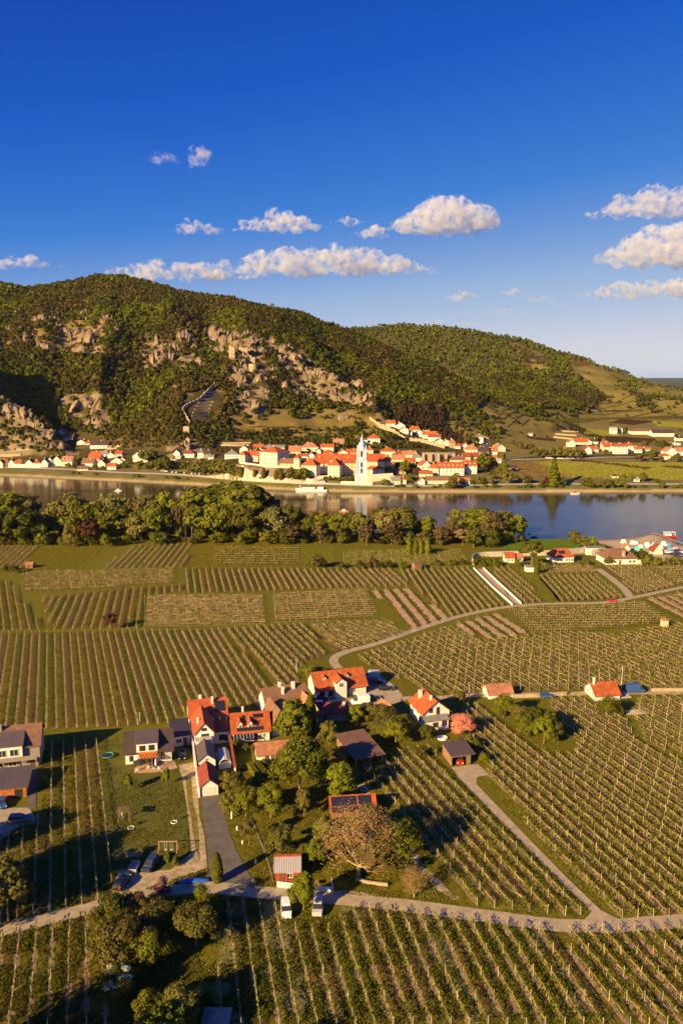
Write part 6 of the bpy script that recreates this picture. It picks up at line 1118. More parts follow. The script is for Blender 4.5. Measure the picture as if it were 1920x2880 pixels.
# ------------------------------------------------------------ trees and bushes of the near gardens
GT = [  # px, base py, top py, kind, leaf, width, where
 (824, 2098, 1974, 'tall', 'green', 1.25, 'in front of the steep brown gabled house'), (872, 2050, 1962, 'column', 'dark', 1.5, 'behind the tall leafy tree'), (843, 2232, 2094, 'broad', 'green', 1.0, 'beside the white garden house'), (950, 2250, 2150, 'round', 'lime', .95, 'left of the solar outbuilding'),
 (926, 2096, 2028, 'round', 'olive', .9, 'between the poles and the open barn'), (955, 2152, 2102, 'sparse', 'olive', 1.2, 'at the left corner of the barn'), (1002, 2038, 1984, 'round', 'lime', 1.0, 'below the white van'), (1048, 2026, 1978, 'round', 'olive', 1.5, 'below the courtyard, left in the clump'), (1082, 2050, 1988, 'round', 'olive', 1.3, 'in the middle of the clump left of the white house'), (1112, 2092, 2022, 'round', 'green', 1.1, 'at the lower end of the clump left of the white house'), (1075, 2072, 2020, 'bush', 'olive', 1.2, 'between barn and white house'),
 (1133, 2070, 2010, 'round', 'dark', .9, 'against the white house wall'), (1198, 2082, 2038, 'bush', 'dark', .8, 'before the porch of the white house'), (1297, 2062, 2008, 'bush', 'pink', 1.15, 'right of the porch'), (1322, 2105, 2072, 'bush', 'olive', 1.1, 'behind the carport'), (1342, 2108, 2080, 'bush', 'dark', .8, 'right behind the carport'), (1300, 2090, 2066, 'bush', 'brown', 1.0, 'under the pink blossom'), (1362, 2146, 2118, 'bush', 'green', .9, 'beside the carport opening'),
 (652, 2236, 2170, 'round', 'olive', 1.1, 'right of the maroon roofed garage'), (692, 2296, 2215, 'round', 'green', 1.0, 'in the orchard by the drive'), (645, 2288, 2232, 'round', 'olive', .9, 'at the edge of the asphalt drive'), (762, 2302, 2208, 'round', 'lime', 1.0, 'in the middle of the orchard'), (855, 2300, 2220, 'tall', 'olive', .8, 'on the open orchard grass'), (785, 2408, 2322, 'round', 'olive', 1.05, 'behind the red shed'), (700, 2378, 2302, 'sparse', 'olive', .9, 'beside the white ornaments'), (884, 2436, 2370, 'round', 'lime', .95, 'above the picket fence'),
 (1008, 2466, 2290, 'bare', 'tan', 1.25, 'in the middle of the orchard'), (922, 2398, 2296, 'round', 'olive', .9, 'left of the huge bare tree'), (1122, 2424, 2304, 'round', 'green', .95, 'right of the huge bare tree'), (1040, 2372, 2272, 'round', 'olive', 1.2, 'behind the huge bare tree'), (1135, 2468, 2420, 'sparse', 'olive', 1.1, 'at the foot of the huge bare tree'), (1164, 2524, 2446, 'bare', 'grey', 1.0, 'by the lane, leaning over a garden wall'), (854, 2560, 2458, 'round', 'lime', .78, 'beside the lane between two parked cars'),
 (612, 2482, 2402, 'column', 'dark', 1.35, 'left of the green gate'), (552, 2660, 2562, 'broad', 'olive', 1.15, 'on the rough grass below the lane'), (570, 2574, 2496, 'bush', 'green', 1.0, 'below the green gate'), (330, 2620, 2530, 'broad', 'dark', 1.2, 'in the thicket below the gravel yard'), (385, 2600, 2520, 'round', 'brown', 1.2, 'in the thicket, near its upper edge'), (440, 2640, 2548, 'broad', 'olive', 1.0, 'in the thicket, on its right side'), (350, 2720, 2600, 'broad', 'olive', 1.2, 'in the lower thicket'), (300, 2680, 2590, 'round', 'green', .9, 'on the left side of the thicket'), (420, 2720, 2625, 'broad', 'green', 1.0, 'at the lower right of the thicket'),
 (332, 2812, 2722, 'bush', 'dark', .9, 'under the white blossom'), (330, 2806, 2722, 'sparse', 'ivory', 1.2, 'below the thicket'), (460, 2520, 2468, 'bush', 'lilac', .75, 'beside the gravel yard'), (428, 2560, 2516, 'bush', 'yellow', .9, 'at the upper rim of the thicket'), (515, 2880, 2780, 'round', 'olive', 1.2, 'at the bottom edge'), (420, 2890, 2800, 'round', 'green', 1.1, 'at the bottom left'), (470, 2960, 2840, 'round', 'lime', 1.2, 'cut by the bottom edge'), (25, 2592, 2415, 'sparse', 'olive', 1.0, 'at the left end of the lane'), (75, 2560, 2480, 'sparse', 'olive', 1.0, 'near the left end of the lane'), (-40, 2500, 2400, 'round', 'dark', 1.2, 'just outside the left edge'),
 (363, 2223, 2178, 'round', 'lime', .55, 'on the lawn, left one below the terrace'), (469, 2210, 2160, 'round', 'lime', .5, 'on the lawn, right one below the terrace'), (471, 2434, 2398, 'round', 'lime', .6, 'beside the dark blue car'), (495, 2432, 2410, 'bush', 'olive', 1.1, 'between the swing and the gravel yard'), (369, 2328, 2308, 'sparse', 'lime', .5, 'in the left white ring'), (490, 2312, 2292, 'sparse', 'lime', .5, 'in the right white ring'),
 (1292, 1984, 1944, 'round', 'olive', .9, 'left of the brick red cottage'), (1414, 2018, 1955, 'round', 'green', 1.1, 'in front of the brick red cottage'), (1462, 2038, 1982, 'round', 'olive', 1.1, 'at the top of the vineyard grove'), (1500, 2058, 1992, 'round', 'dark', 1.1, 'in the middle of the vineyard grove'), (1480, 2066, 2018, 'bush', 'green', 1.1, 'on the left of the vineyard grove'), (1528, 2092, 2020, 'round', 'lime', .9, 'at the lower end of the vineyard grove'), (1556, 2086, 2026, 'round', 'olive', 1.0, 'on the right of the vineyard grove'), (1540, 2062, 2002, 'round', 'dark', 1.0, 'behind the vineyard grove'), (1712, 2010, 1962, 'bush', 'green', 1.15, 'in front of the orange cottage'), (1742, 2012, 1990, 'bush', 'dark', 1.0, 'right of the cottage terrace'),
 (1494, 1596, 1528, 'pine', 'dark', 1.2, 'above the winding lane'), (1509, 1613, 1574, 'column', 'dark', 1.4, 'right of the garden shed'), (312, 1770, 1726, 'sparse', 'red', 1.1, 'standing alone in the vineyards'), (800, 2178, 2110, 'bush', 'dark', .7, 'behind the garden house'), (735, 2112, 2085, 'bush', 'olive', .9, 'in the garden of the solar house'), (660, 2108, 2080, 'bush', 'green', .8, 'by the courtyard wall'), (692, 2118, 2090, 'sparse', 'green', .9, 'before the glass canopy'), (745, 2156, 2134, 'bush', 'green', .8, 'before the garden house'),
 (858, 1895, 1868, 'bush', 'green', 1.1, 'left of the big orange roofed house'), (872, 1905, 1872, 'bush', 'olive', .9, 'close to the gable of the big orange house'), (1180, 2130, 2100, 'bush', 'olive', 1.0, 'above the wedge vineyard'), (1225, 2118, 2096, 'bush', 'dark', .9, 'left of the carport'), (-110, 2560, 2380, 'broad', 'dark', 1.0, 'outside the left edge, upper of three'), (-190, 2660, 2470, 'broad', 'dark', 1.1, 'outside the left edge, middle of three'), (-150, 2420, 2280, 'round', 'dark', 1.2, 'outside the left edge, beyond the yard'), (1610, 2515, 2500, 'bush', 'green', .4, 'in the right vineyard')]
it = []
for px, py, top, kind, lf, wd, where in GT[:-1]:
    g = P(px, py); t, e_ = ray(px, top); h = CAM_H + e_ * g.y; h = max(h * 1.06, 1.2); det = 'near' if (h > 5 and py > 1950) else 'mid'
    small = h < 4.2 and kind != 'bush'; cat = 'bush' if kind == 'bush' else ('sapling' if small else 'tree'); what = KDESC[kind] if not small else 'slender young tree'
    if lf in ('pink', 'ivory'): what = 'blossoming tree' if lf == 'pink' and py < 2100 else 'flowering bush'; cat = 'tree' if py < 2100 and lf == 'pink' else 'bush'
    if lf == 'tan' and kind == 'bare': what = 'huge wide tree of bare branches'
    e = tree((px, py), h, kind, lf, 'x', None, cat, det=det, width=wd, name='sapling' if small else None, bk=barkpale() if lf in ('tan', 'grey') and kind == 'sparse' else None)
    it.append((e, px, '%s %s %s' % (DESC[lf] if lf != 'pink' else 'pink', what, where)))
    w_ = it[-1][2].replace('white flowering flowering', 'white flowering'); e['label'] = ' '.join(w_.split()[:16])
for x, y, lab in ((-50, 84, 'leftmost of three dark trees just below the bottom edge'), (-38, 77, 'middle of three dark trees just below the bottom edge'), (-22, 72, 'rightmost of three dark trees just below the bottom edge')): tree(Vector((x, y, 0)), 14, 'broad', 'dark', lab, None, det='near')
# trimmed hedges
for i, (a, b_, lab) in enumerate([((700, 2160), (742, 2212), 'left one of two trimmed hedges below the garden house'), ((722, 2155), (760, 2205), 'right one of two trimmed hedges below the garden house')]):
    A = P(*a); B = P(*b_); d = B - A; rg = np.random.default_rng(i); n = 2600; L = d.length; f = rg.integers(0, 3, n); u = rg.uniform(0, L, n); v = rg.uniform(-.5, .5, n); zz = rg.uniform(0, 1.5, n)
    v = np.where(f == 0, -.55, np.where(f == 1, .55, v)); zz = np.where(f == 2, 1.5, zz); p = np.stack([u, v, zz], 1) + rg.normal(0, .05, (n, 3)); nm = np.stack([rg.normal(0, .3, n), np.where(f == 0, -1, np.where(f == 1, 1, 0)) + rg.normal(0, .3, n), np.where(f == 2, 1, .2)], 1)
    V = quads_from(p, nm, rg.uniform(.08, .16, n), rg); o = npmesh('hedge', V, np.arange(len(V)).reshape(-1, 4), LEAF['green'], loc=A); o.rotation_euler[2] = math.atan2(d.y, d.x); tag(o, lab, 'hedge', 'trimmed hedges below the garden house')
# bushes and hedges in the middle distance
MID = [(1150, 1562, 1514, 'column', 'green', 1.2), (1168, 1562, 1518, 'column', 'green', 1.3), (1183, 1562, 1522, 'column', 'green', 1.2), (1202, 1562, 1516, 'column', 'green', 1.3), (1345, 1590, 1566, 'bush', 'dark', 1.3), (1368, 1592, 1566, 'bush', 'green', 1.4), (1392, 1592, 1570, 'bush', 'dark', 1.4), (1460, 1592, 1572, 'bush', 'green', 1.2), (1530, 1592, 1574, 'bush', 'green', 1.2), (1625, 1590, 1576, 'bush', 'olive', 1.2), (1650, 1590, 1574, 'bush', 'dark', 1.3), (1688, 1566, 1544, 'bush', 'lime', 1.2), (1712, 1564, 1542, 'bush', 'lime', 1.1),
 (1636, 1540, 1508, 'bush', 'green', 1.1), (1660, 1540, 1508, 'bush', 'lime', .9), (1675, 1545, 1522, 'bush', 'olive', 1.0), (1611, 1530, 1492, 'round', 'olive', 1.1), (1648, 1548, 1528, 'bush', 'grey', 1.3), (1500, 1518, 1508, 'bush', 'dark', 1.8), (1485, 1516, 1500, 'bush', 'green', .9), (1772, 1580, 1548, 'round', 'dark', 1.1), (1800, 1576, 1546, 'bush', 'dark', 1.1), (1820, 1590, 1560, 'bush', 'green', 1.2), (1845, 1592, 1566, 'bush', 'green', 1.2), (1875, 1592, 1570, 'bush', 'olive', 1.2), (1900, 1590, 1566, 'bush', 'green', 1.3), (1710, 1588, 1566, 'bush', 'dark', .9), (1795, 1592, 1574, 'bush', 'ivory', .8), (1560, 1592, 1580, 'bush', 'green', 1.1), (1830, 1548, 1534, 'bush', 'green', .8),
 (40, 1612, 1590, 'bush', 'dark', 1.2), (18, 1608, 1588, 'bush', 'olive', 1.2), (890, 1598, 1560, 'bush', 'olive', 1.1), (1050, 1598, 1568, 'bush', 'brown', 1.2), (1010, 1598, 1576, 'bush', 'dark', 1.3), (960, 1598, 1580, 'bush', 'dark', 1.3), (1090, 1598, 1576, 'bush', 'dark', 1.3), (1225, 1590, 1572, 'bush', 'green', 1.5), (1130, 1598, 1580, 'bush', 'green', 1.4), (1270, 1590, 1572, 'bush', 'green', 1.5), (1300, 1588, 1572, 'bush', 'dark', 1.5)]
it = []
for px, py, top, kind, lf, wd in MID:
    e = tree((px, py), hpx(px, py, top) * 1.05, kind, lf, 'x', 'shrubs between the vineyards and the river', 'tree' if kind != 'bush' else 'bush', det='far', width=wd); it.append((e, px, DESC[lf] + ' ' + KDESC[kind]))
number_labels(it, 'between vineyards and river')
# ------------------------------------------------------------ the town across the river
rt = random.Random(12)
WALLS = {'w': (W_WHITE, 'white'), 'c': (W_CREAM, 'cream'), 'p': (W_PEACH, 'peach'), 'k': (W_PINK, 'pinkish'), 's': (W_STONE, 'stone'), 'g': (W_GREY, 'grey')}
ROOFS = {'o': (R_ORANGE, 'orange roof'), 'r': (R_RED, 'red roof'), 't': (R_TERRA, 'faded terracotta roof'), 'b': (R_BROWN, 'brown roof'), 'd': (R_DARK, 'dark roof'), 'g': (R_GREY, 'grey roof'), 'm': (R_MAROON, 'maroon roof'), 'l': (R_LIGHT, 'pale roof')}
def town(x0, x1, base, eave, top, ridge, wl, rf, rz=0, depth=None, dorm=0, chim=1, hip=None, ov=.5, name='house', winrows=None, sink=0):
    cx = (x0 + x1) / 2; g = G(cx, base); m = g.y / FPX; W = (x1 - x0) * m; hw = max(2.0, (base - eave) * m * 1.01); hr = max(.6, (eave - top) * m * .92)
    if ridge == 'x': D = depth or min(max(7, hr * 2.2), 11)
    else: D = depth or max(8, W * 1.1)
    a = R(rz); off = Vector((-W / 2 * math.cos(a), -W / 2 * math.sin(a), 0)); hx = (base - eave)
    h = House(name, 'x', g + off + Vector((0, 0, -sink)), a, W, D, hw + sink, hr, ridge=ridge, wall=WALLS[wl][0], roof=ROOFS[rf][0], ov=ov, hip=hip)
    rows = winrows or max(1, int(hw / 3.0)); n = max(1, int(W / 3.2)); st = hw / rows
    for r_ in range(rows):
        for i in range(n): add_win(h.e, 'F', W * (i + .5) / n, sink + r_ * st + st * .3, .8, min(1.2, st * .45), W, D, simple=True)
    side = 'R' if cx < 960 else 'L'
    for r_ in range(rows):
        for i in range(max(1, int(D / 4))): add_win(h.e, side, D * (i + .5) / max(1, int(D / 4)), sink + r_ * st + st * .3, .8, min(1.2, st * .45), W, D, simple=True)
    if chim: h.chimney(W * rt.uniform(.25, .75), D * rt.uniform(.4, .6), hw + sink + hr + .8, .6)
    if dorm and ridge == 'x':
        for i in range(dorm): h.dormer(W * (i + .5) / dorm, D * .14, 1.3, 1.0, .7, ROOFS[rf][0], wm=WALLS[wl][0], win=(.6, .7))
    return h
GAB = {'x': '', 'y': 'gabled ', 'hip': 'hip roofed ', 'flat': 'flat roofed ', 'shed': 'lean-to '}
def rows(tab, grp, where, **kw):
    it = []
    for t in tab:
        x0, x1, base, eave, top, ridge, wl, rf = t[:8]; k = dict(t[8]) if len(t) > 8 else {}; k.update({a: b for a, b in kw.items() if a not in k}); lab = k.pop('lab', None); hn = town(x0, x1, base, eave, top, ridge, wl, rf, **k)
        hn.e['group'] = grp
        if lab: hn.e['label'] = lab
        else: it.append((hn.e, (x0 + x1) / 2, '%s %shouse with %s' % (WALLS[wl][1], GAB[ridge], ROOFS[rf][1])))
    number_labels(it, where)
rows([(-30, -8, 1316, 1302, 1292, 'y', 'w', 'o'), (-8, 9, 1316, 1302, 1292, 'y', 'c', 'b'), (7, 20, 1314, 1302, 1292, 'x', 'c', 'o'), (25, 42, 1315, 1301, 1291, 'y', 'w', 'r'), (42, 60, 1315, 1303, 1294, 'x', 'w', 'o'), (60, 73, 1315, 1306, 1303, 'flat', 'w', 'l', dict(chim=0)), (73, 92, 1315, 1301, 1291, 'y', 'w', 'd'), (92, 116, 1315, 1303, 1294, 'hip', 'w', 'o'), (117, 135, 1314, 1300, 1290, 'y', 'w', 'd'), (132, 152, 1310, 1298, 1284, 'y', 'w', 'd', dict(rz=-20)), (150, 173, 1310, 1293, 1282, 'y', 'c', 't', dict(rz=-15)), (174, 204, 1311, 1297, 1283, 'x', 'w', 't', dict(dorm=3)),
      (228, 264, 1312, 1302, 1289, 'x', 'w', 'b', dict(rz=-12)), (219, 248, 1324, 1319, 1312, 'x', 'c', 'b', dict(chim=0)), (246, 282, 1299, 1290, 1276, 'x', 'k', 'o', dict(rz=-10)), (274, 298, 1313, 1303, 1292, 'y', 'c', 'm', dict(rz=-15)), (302, 327, 1321, 1311, 1303, 'x', 'w', 'o'), (297, 325, 1288, 1281, 1271, 'y', 'w', 'o', dict(rz=-10)), (312, 345, 1306, 1297, 1285, 'y', 'w', 'm'), (255, 282, 1284, 1277, 1269, 'x', 'w', 'r'), (285, 302, 1284, 1276, 1268, 'x', 'w', 'g'), (324, 343, 1284, 1276, 1268, 'x', 'w', 'r'), (336, 352, 1300, 1292, 1285, 'y', 'w', 'r')], 'houses of the left riverside village', 'in the left village')
rows([(254, 306, 1262, 1251, 1240, 'x', 'w', 'd', dict(lab='modern white villa with dark roof above the left village', depth=9)), (160, 185, 1227, 1216, 1206, 'y', 'w', 'm', dict(rz=-10)), (180, 206, 1238, 1229, 1219, 'x', 'w', 'm'), (217, 239, 1251, 1243, 1236, 'y', 'w', 'g'), (241, 256, 1251, 1246, 1241, 'x', 'w', 'o')], 'houses in the side valley', 'in the shaded side valley')
rows([(374, 402, 1297, 1281, 1270, 'y', 'w', 'g', dict(lab='white villa with grey gables between the left village and chapel')), (487, 507, 1291, 1275, 1264, 'y', 'w', 'b', dict(lab='white chapel with tall gable on the rocky bank', chim=0)), (517, 546, 1287, 1276, 1262, 'hip', 'w', 'm'), (556, 575, 1288, 1274, 1265, 'hip', 'w', 'g'), (573, 592, 1288, 1276, 1266, 'x', 'g', 'd'), (586, 601, 1291, 1284, 1280, 'x', 'w', 'g'), (632, 671, 1290, 1278, 1267, 'hip', 'w', 'g', dict(depth=11)), (404, 416, 1300, 1292, 1286, 'x', 'w', 'l')], 'houses on the rocky bank', 'on the rocky bank')
# castle hotel and abbey
rows([(725, 785, 1309, 1272, 1256, 'hip', 'k', 'r', dict(rz=-28, depth=19, winrows=3, lab='big pinkish castle block with long red hipped roof on the cliff', name='castle')), (671, 690, 1301, 1279, 1269, 'hip', 'k', 'r', dict(rz=-20, depth=9, winrows=3, lab='small pink corner tower block at the left end of the castle', name='castle_wing')), (688, 727, 1298, 1280, 1268, 'x', 'k', 'r', dict(rz=-8, winrows=2, lab='pink castle wing between corner tower and main block', name='castle_wing')), (786, 826, 1313, 1302, 1290, 'x', 'p', 'b', dict(rz=-8, depth=7, lab='low arcaded brown roofed castle gallery', name='castle_gallery')), (826, 842, 1318, 1289, 1279, 'hip', 'k', 'r', dict(rz=-12, depth=6, winrows=4, lab='slender pink tower with red cap at the right of the gallery', name='castle_tower')),
      (846, 890, 1338, 1309, 1288, 'hip', 'c', 'o', dict(rz=-16, depth=12, winrows=3, sink=1, lab='cream abbey corner wing with orange hipped roof nearest the landing stage', name='abbey_wing')), (884, 926, 1332, 1303, 1287, 'x', 'c', 'o', dict(rz=4, depth=12, winrows=3, sink=1, lab='cream recessed abbey wing above the courtyard garden', name='abbey_wing')), (921, 955, 1343, 1309, 1289, 'hip', 'c', 'r', dict(rz=-12, depth=14, winrows=4, sink=1, lab='cream abbey wing jutting towards the river', name='abbey_wing')), (953, 1005, 1336, 1301, 1290, 'x', 'p', 'o', dict(rz=3, depth=10, winrows=4, sink=1, lab='yellowish abbey wing touching the blue church tower', name='abbey_wing')), (890, 1004, 1318, 1292, 1277, 'x', 'c', 'o', dict(depth=10, sink=2, lab='long orange roofed abbey wing seen over the front wings', name='abbey_wing')),
      (1031, 1081, 1335, 1297, 1277, 'x', 'p', 'r', dict(rz=-4, depth=14, winrows=1, chim=0, lab='peach church nave with tall red roof right of the blue tower', name='church_nave')), (1078, 1096, 1333, 1298, 1278, 'hip', 'p', 'r', dict(rz=-8, depth=11, winrows=1, chim=0, lab='peach church choir with red hipped roof', name='church_choir')), (1030, 1080, 1337, 1320, 1310, 'hip', 'c', 'o', dict(rz=-2, depth=7, winrows=2, chim=0, lab='cream building with low orange roof before the church nave', name='abbey_building'))], 'castle and abbey buildings', '')
rows([(674, 697, 1276, 1262, 1252, 'y', 'w', 'r'), (713, 741, 1266, 1258, 1249, 'x', 'c', 'o'), (742, 800, 1268, 1258, 1252, 'x', 'c', 'g'), (812, 845, 1276, 1268, 1254, 'x', 'k', 't'), (848, 893, 1269, 1258, 1244, 'hip', 'c', 't', dict(dorm=0, depth=11)), (901, 938, 1271, 1257, 1249, 'x', 'c', 'o'), (841, 866, 1288, 1283, 1277, 'x', 'w', 'o'), (864, 885, 1290, 1282, 1272, 'y', 'w', 'b'), (888, 902, 1275, 1268, 1261, 'y', 'w', 'd'), (908, 938, 1284, 1275, 1264, 'hip', 'c', 'r'), (937, 967, 1254, 1245, 1234, 'x', 'c', 't', dict(dorm=2)), (1034, 1068, 1251, 1233, 1222, 'hip', 'w', 'r', dict(depth=10, winrows=3, lab='tall white villa with red hipped roof above the blue tower')), (1022, 1033, 1246, 1238, 1234, 'flat', 'w', 'l', dict(chim=0)),
      (950, 978, 1281, 1273, 1265, 'y', 'c', 'o'), (974, 1004, 1280, 1272, 1263, 'x', 'c', 'r'), (1031, 1049, 1275, 1266, 1256, 'hip', 'w', 'o'), (1071, 1111, 1286, 1270, 1258, 'hip', 'c', 'o', dict(depth=12)), (1104, 1136, 1288, 1279, 1268, 'x', 'c', 'm'), (1132, 1168, 1292, 1278, 1268, 'x', 'c', 't'), (1160, 1186, 1298, 1287, 1274, 'hip', 'w', 'g'), (1100, 1138, 1302, 1292, 1280, 'x', 'c', 't', dict(rz=-8)), (1138, 1168, 1306, 1298, 1288, 'x', 'c', 'o', dict(rz=6)), (1104, 1130, 1320, 1309, 1299, 'x', 'w', 'o'), (1182, 1211, 1322, 1308, 1294, 'y', 'w', 'o', dict(rz=12)), (1179, 1216, 1341, 1332, 1325, 'x', 'c', 'o', dict(chim=0)), (1266, 1312, 1304, 1294, 1282, 'hip', 'c', 'b', dict(depth=12)), (1300, 1345, 1294, 1285, 1273, 'x', 'c', 'm'), (1309, 1346, 1275, 1265, 1249, 'hip', 'c', 't', dict(hip=.9)), (1344, 1374, 1281, 1269, 1257, 'x', 'g', 'd'), (1368, 1398, 1281, 1269, 1259, 'x', 'w', 'r', dict(dorm=3)), (1392, 1422, 1270, 1260, 1249, 'y', 'w', 't', dict(rz=15)), (1376, 1398, 1296, 1287, 1280, 'x', 'w', 'o'), (1391, 1409, 1302, 1295, 1290, 'x', 'w', 'l'), (1296, 1317, 1263, 1254, 1247, 'y', 'w', 'r'), (1352, 1378, 1263, 1256, 1250, 'x', 'w', 'd'), (1339, 1358, 1247, 1229, 1221, 'hip', 'w', 'g', dict(winrows=3, lab='tall white villa with grey roof beside the pine wood')), (1356, 1372, 1246, 1236, 1229, 'x', 'w', 't')], 'roofs of the old town', 'in the old town')
rows([(1209, 1232, 1337, 1316, 1301, 'hip', 'c', 'o', dict(winrows=3)), (1230, 1304, 1337, 1315, 1300, 'x', 'w', 'o', dict(dorm=6, winrows=3, depth=11, lab='very long white building with orange roof and a row of dormers')), (1302, 1340, 1333, 1309, 1297, 'x', 'w', 'o', dict(dorm=3, winrows=3, depth=12, lab='white end block with three dormers right of the long building')), (1199, 1264, 1361, 1350, 1340, 'x', 'c', 'b', dict(depth=7, chim=0, lab='long low brown roofed building at the riverside road')), (1285, 1321, 1362, 1351, 1344, 'x', 'w', 't', dict(chim=0)), (1101, 1126, 1363, 1351, 1341, 'x', 'c', 'g', dict(rz=5)), (1122, 1142, 1361, 1349, 1341, 'hip', 'c', 'o'), (1178, 1194, 1363, 1352, 1344, 'y', 'w', 't'), (1163, 1180, 1360, 1352, 1344, 'x', 'c', 'm'), (1113, 1141, 1334, 1326, 1316, 'hip', 's', 't', dict(chim=0)), (892, 914, 1360, 1353, 1346, 'hip', 'w', 'g', dict(chim=0, lab='little white landing stage kiosk with grey roof')), (1424, 1454, 1324, 1315, 1309, 'x', 'g', 'd', dict(chim=0))], 'houses on the riverside road', 'on the riverside road')
rows([(1085, 1111, 1199, 1190, 1182, 'x', 'w', 'o'), (1111, 1138, 1208, 1197, 1187, 'y', 'w', 'm'), (1124, 1148, 1219, 1209, 1200, 'y', 'w', 'o'), (1140, 1158, 1222, 1213, 1206, 'x', 'w', 'o'), (1155, 1176, 1219, 1208, 1199, 'x', 'w', 'o'), (1170, 1187, 1227, 1216, 1207, 'y', 'w', 'r'), (1187, 1206, 1214, 1208, 1201, 'x', 'w', 'r'), (1187, 1226, 1234, 1222, 1213, 'x', 'w', 'o', dict(rz=-10)), (1203, 1238, 1241, 1229, 1221, 'x', 'w', 'm', dict(rz=-12)), (1225, 1248, 1250, 1241, 1233, 'y', 'w', 'b'), (1245, 1265, 1254, 1244, 1236, 'y', 'w', 'r'), (1264, 1279, 1260, 1244, 1234, 'hip', 's', 't', dict(winrows=3)), (1276, 1294, 1262, 1254, 1248, 'x', 'w', 'o')], 'houses along the old town wall', 'above the town wall')
rows([(1596, 1616, 1257, 1244, 1236, 'y', 'w', 'o'), (1614, 1655, 1250, 1243, 1233, 'x', 'w', 'o', dict(depth=12)), (1647, 1663, 1250, 1243, 1237, 'y', 'w', 'o'), (1660, 1680, 1249, 1242, 1233, 'hip', 'w', 'd'), (1677, 1708, 1245, 1240, 1232, 'hip', 'g', 'b'), (1584, 1602, 1276, 1266, 1257, 'y', 'w', 't'), (1640, 1663, 1277, 1266, 1254, 'y', 'w', 'm'), (1660, 1681, 1272, 1263, 1256, 'x', 'w', 'r'), (1692, 1714, 1263, 1251, 1244, 'x', 'w', 'r'), (1702, 1732, 1273, 1258, 1249, 'hip', 'w', 'r', dict(winrows=2)), (1724, 1764, 1277, 1256, 1247, 'hip', 'w', 'r', dict(winrows=3, depth=12)), (1758, 1784, 1272, 1254, 1245, 'hip', 'w', 'r', dict(winrows=2)), (1783, 1804, 1274, 1263, 1256, 'x', 'w', 'r'), (1800, 1829, 1272, 1264, 1259, 'x', 'w', 't'), (1870, 1902, 1283, 1270, 1258, 'y', 'w', 't'), (1898, 1935, 1281, 1269, 1259, 'x', 'w', 't'), (1859, 1884, 1290, 1282, 1275, 'hip', 'c', 'o'), (1881, 1912, 1252, 1247, 1244, 'flat', 'w', 'l'), (1724, 1738, 1346, 1339, 1335, 'hip', 'w', 'd', dict(chim=0)), (1784, 1797, 1355, 1350, 1346, 'x', 'w', 'l', dict(chim=0)), (1481, 1497, 1226, 1221, 1218, 'x', 'w', 'l', dict(chim=0)), (1776, 1838, 1222, 1213, 1206, 'hip', 'w', 'b', dict(depth=16, chim=0, lab='left half of the long white winery hall on the slope')), (1834, 1894, 1228, 1218, 1209, 'x', 'w', 'd', dict(depth=16, chim=0, lab='dark roofed right half of the long winery hall')), (1716, 1734, 1223, 1207, 1202, 'x', 'w', 'l', dict(chim=0, name='chapel_ruin', lab='white chapel ruin with a dark cypress in front')), (1738, 1749, 1221, 1208, 1203, 'y', 'w', 'g', dict(chim=0)), (1900, 1935, 1240, 1232, 1228, 'x', 'w', 'd'), (1515, 1522, 1270, 1264, 1260, 'y', 'w', 't', dict(chim=0))], 'houses on the plain at the right', 'on the right plain')
# blue church tower
g = G(1017, 1350); m = g.y / FPX; hh = (1350 - 1223) * m; e = empty('church_tower', g + Vector((0, 0, -1)), R(-4)); tag(e, 'pale blue and white baroque church tower with pointed lantern by the river', 'tower'); k = hh / 127.0; q = math.sqrt(2)
MB_ = lambda prof: MB().lathe([(a * k * q, (b_) * k + 1) for a, b_ in prof], n=4)
MB_([(14.5, -4), (14.5, 14), (13.6, 15), (13.6, 54), (14.6, 55), (14.6, 57), (11.4, 58), (11.4, 84), (12.8, 85), (12.8, 87.5)]).build('wall', W_BLUE, e)
MB().lathe([(12.8 * k * 1.2, 88 * k + 1), (9.5 * k * 1.2, 92 * k + 1), (8.6 * k * 1.1, 96 * k + 1), (9.4 * k * 1.1, 100 * k + 1), (7.8 * k, 106 * k + 1), (4.6 * k, 109 * k + 1), (4.4 * k, 115 * k + 1), (5.4 * k, 117 * k + 1), (2.2 * k, 121 * k + 1), (.7 * k, 130 * k + 1)], n=8).build('lantern', W_BLUE, e)
for z0, hw_ in ((16, 13.7), (56, 14.7), (86, 13.9)):
    b = MB(); w_ = hw_ * k; b.box(-w_ - .25, w_ + .25, -w_ - .25, w_ + .25, z0 * k + 1 - .3, z0 * k + 1 + .35); b.build('cornice', W_WHITE, e)
for x in (-1, 1):
    for y in (-1, 1):
        b = MB(); b.box(x * 13.4 * k - .55, x * 13.4 * k + .55, y * 13.4 * k - .55, y * 13.4 * k + .55, 17 * k + 1, 55 * k + .8); b.box(x * 11.3 * k - .5, x * 11.3 * k + .5, y * 11.3 * k - .5, y * 11.3 * k + .5, 57.5 * k + 1, 85 * k + .8); b.build('pilaster', W_WHITE, e); b = MB(); b.lathe([(.5, 0), (.6, 1), (.25, 1.6), (.35, 2.4), (.05, 3.6)], c=(x * 12 * k, y * 12 * k, 88 * k + 1), n=6); b.build('statue', W_WHITE, e)
for zc, ww, wh, hw_ in ((22, 1.5, 3.0, 13.6), (38, 1.5, 3.4, 13.6), (67, 1.6, 4.0, 11.4)):
    for sgn in (-1, 0):
        fr = MB(); fr.box(-ww / 2, ww / 2, -.06, .1, 0, wh); fr.tube((0, -.06, wh), (0, .1, wh), ww / 2, n=12); o = fr.build('window', M_GLASS, e, loc=(0, -hw_ * k - .02, zc * k + 1) if sgn == 0 else (-hw_ * k - .02, 0, zc * k + 1), rz=0 if sgn == 0 else -math.pi / 2)
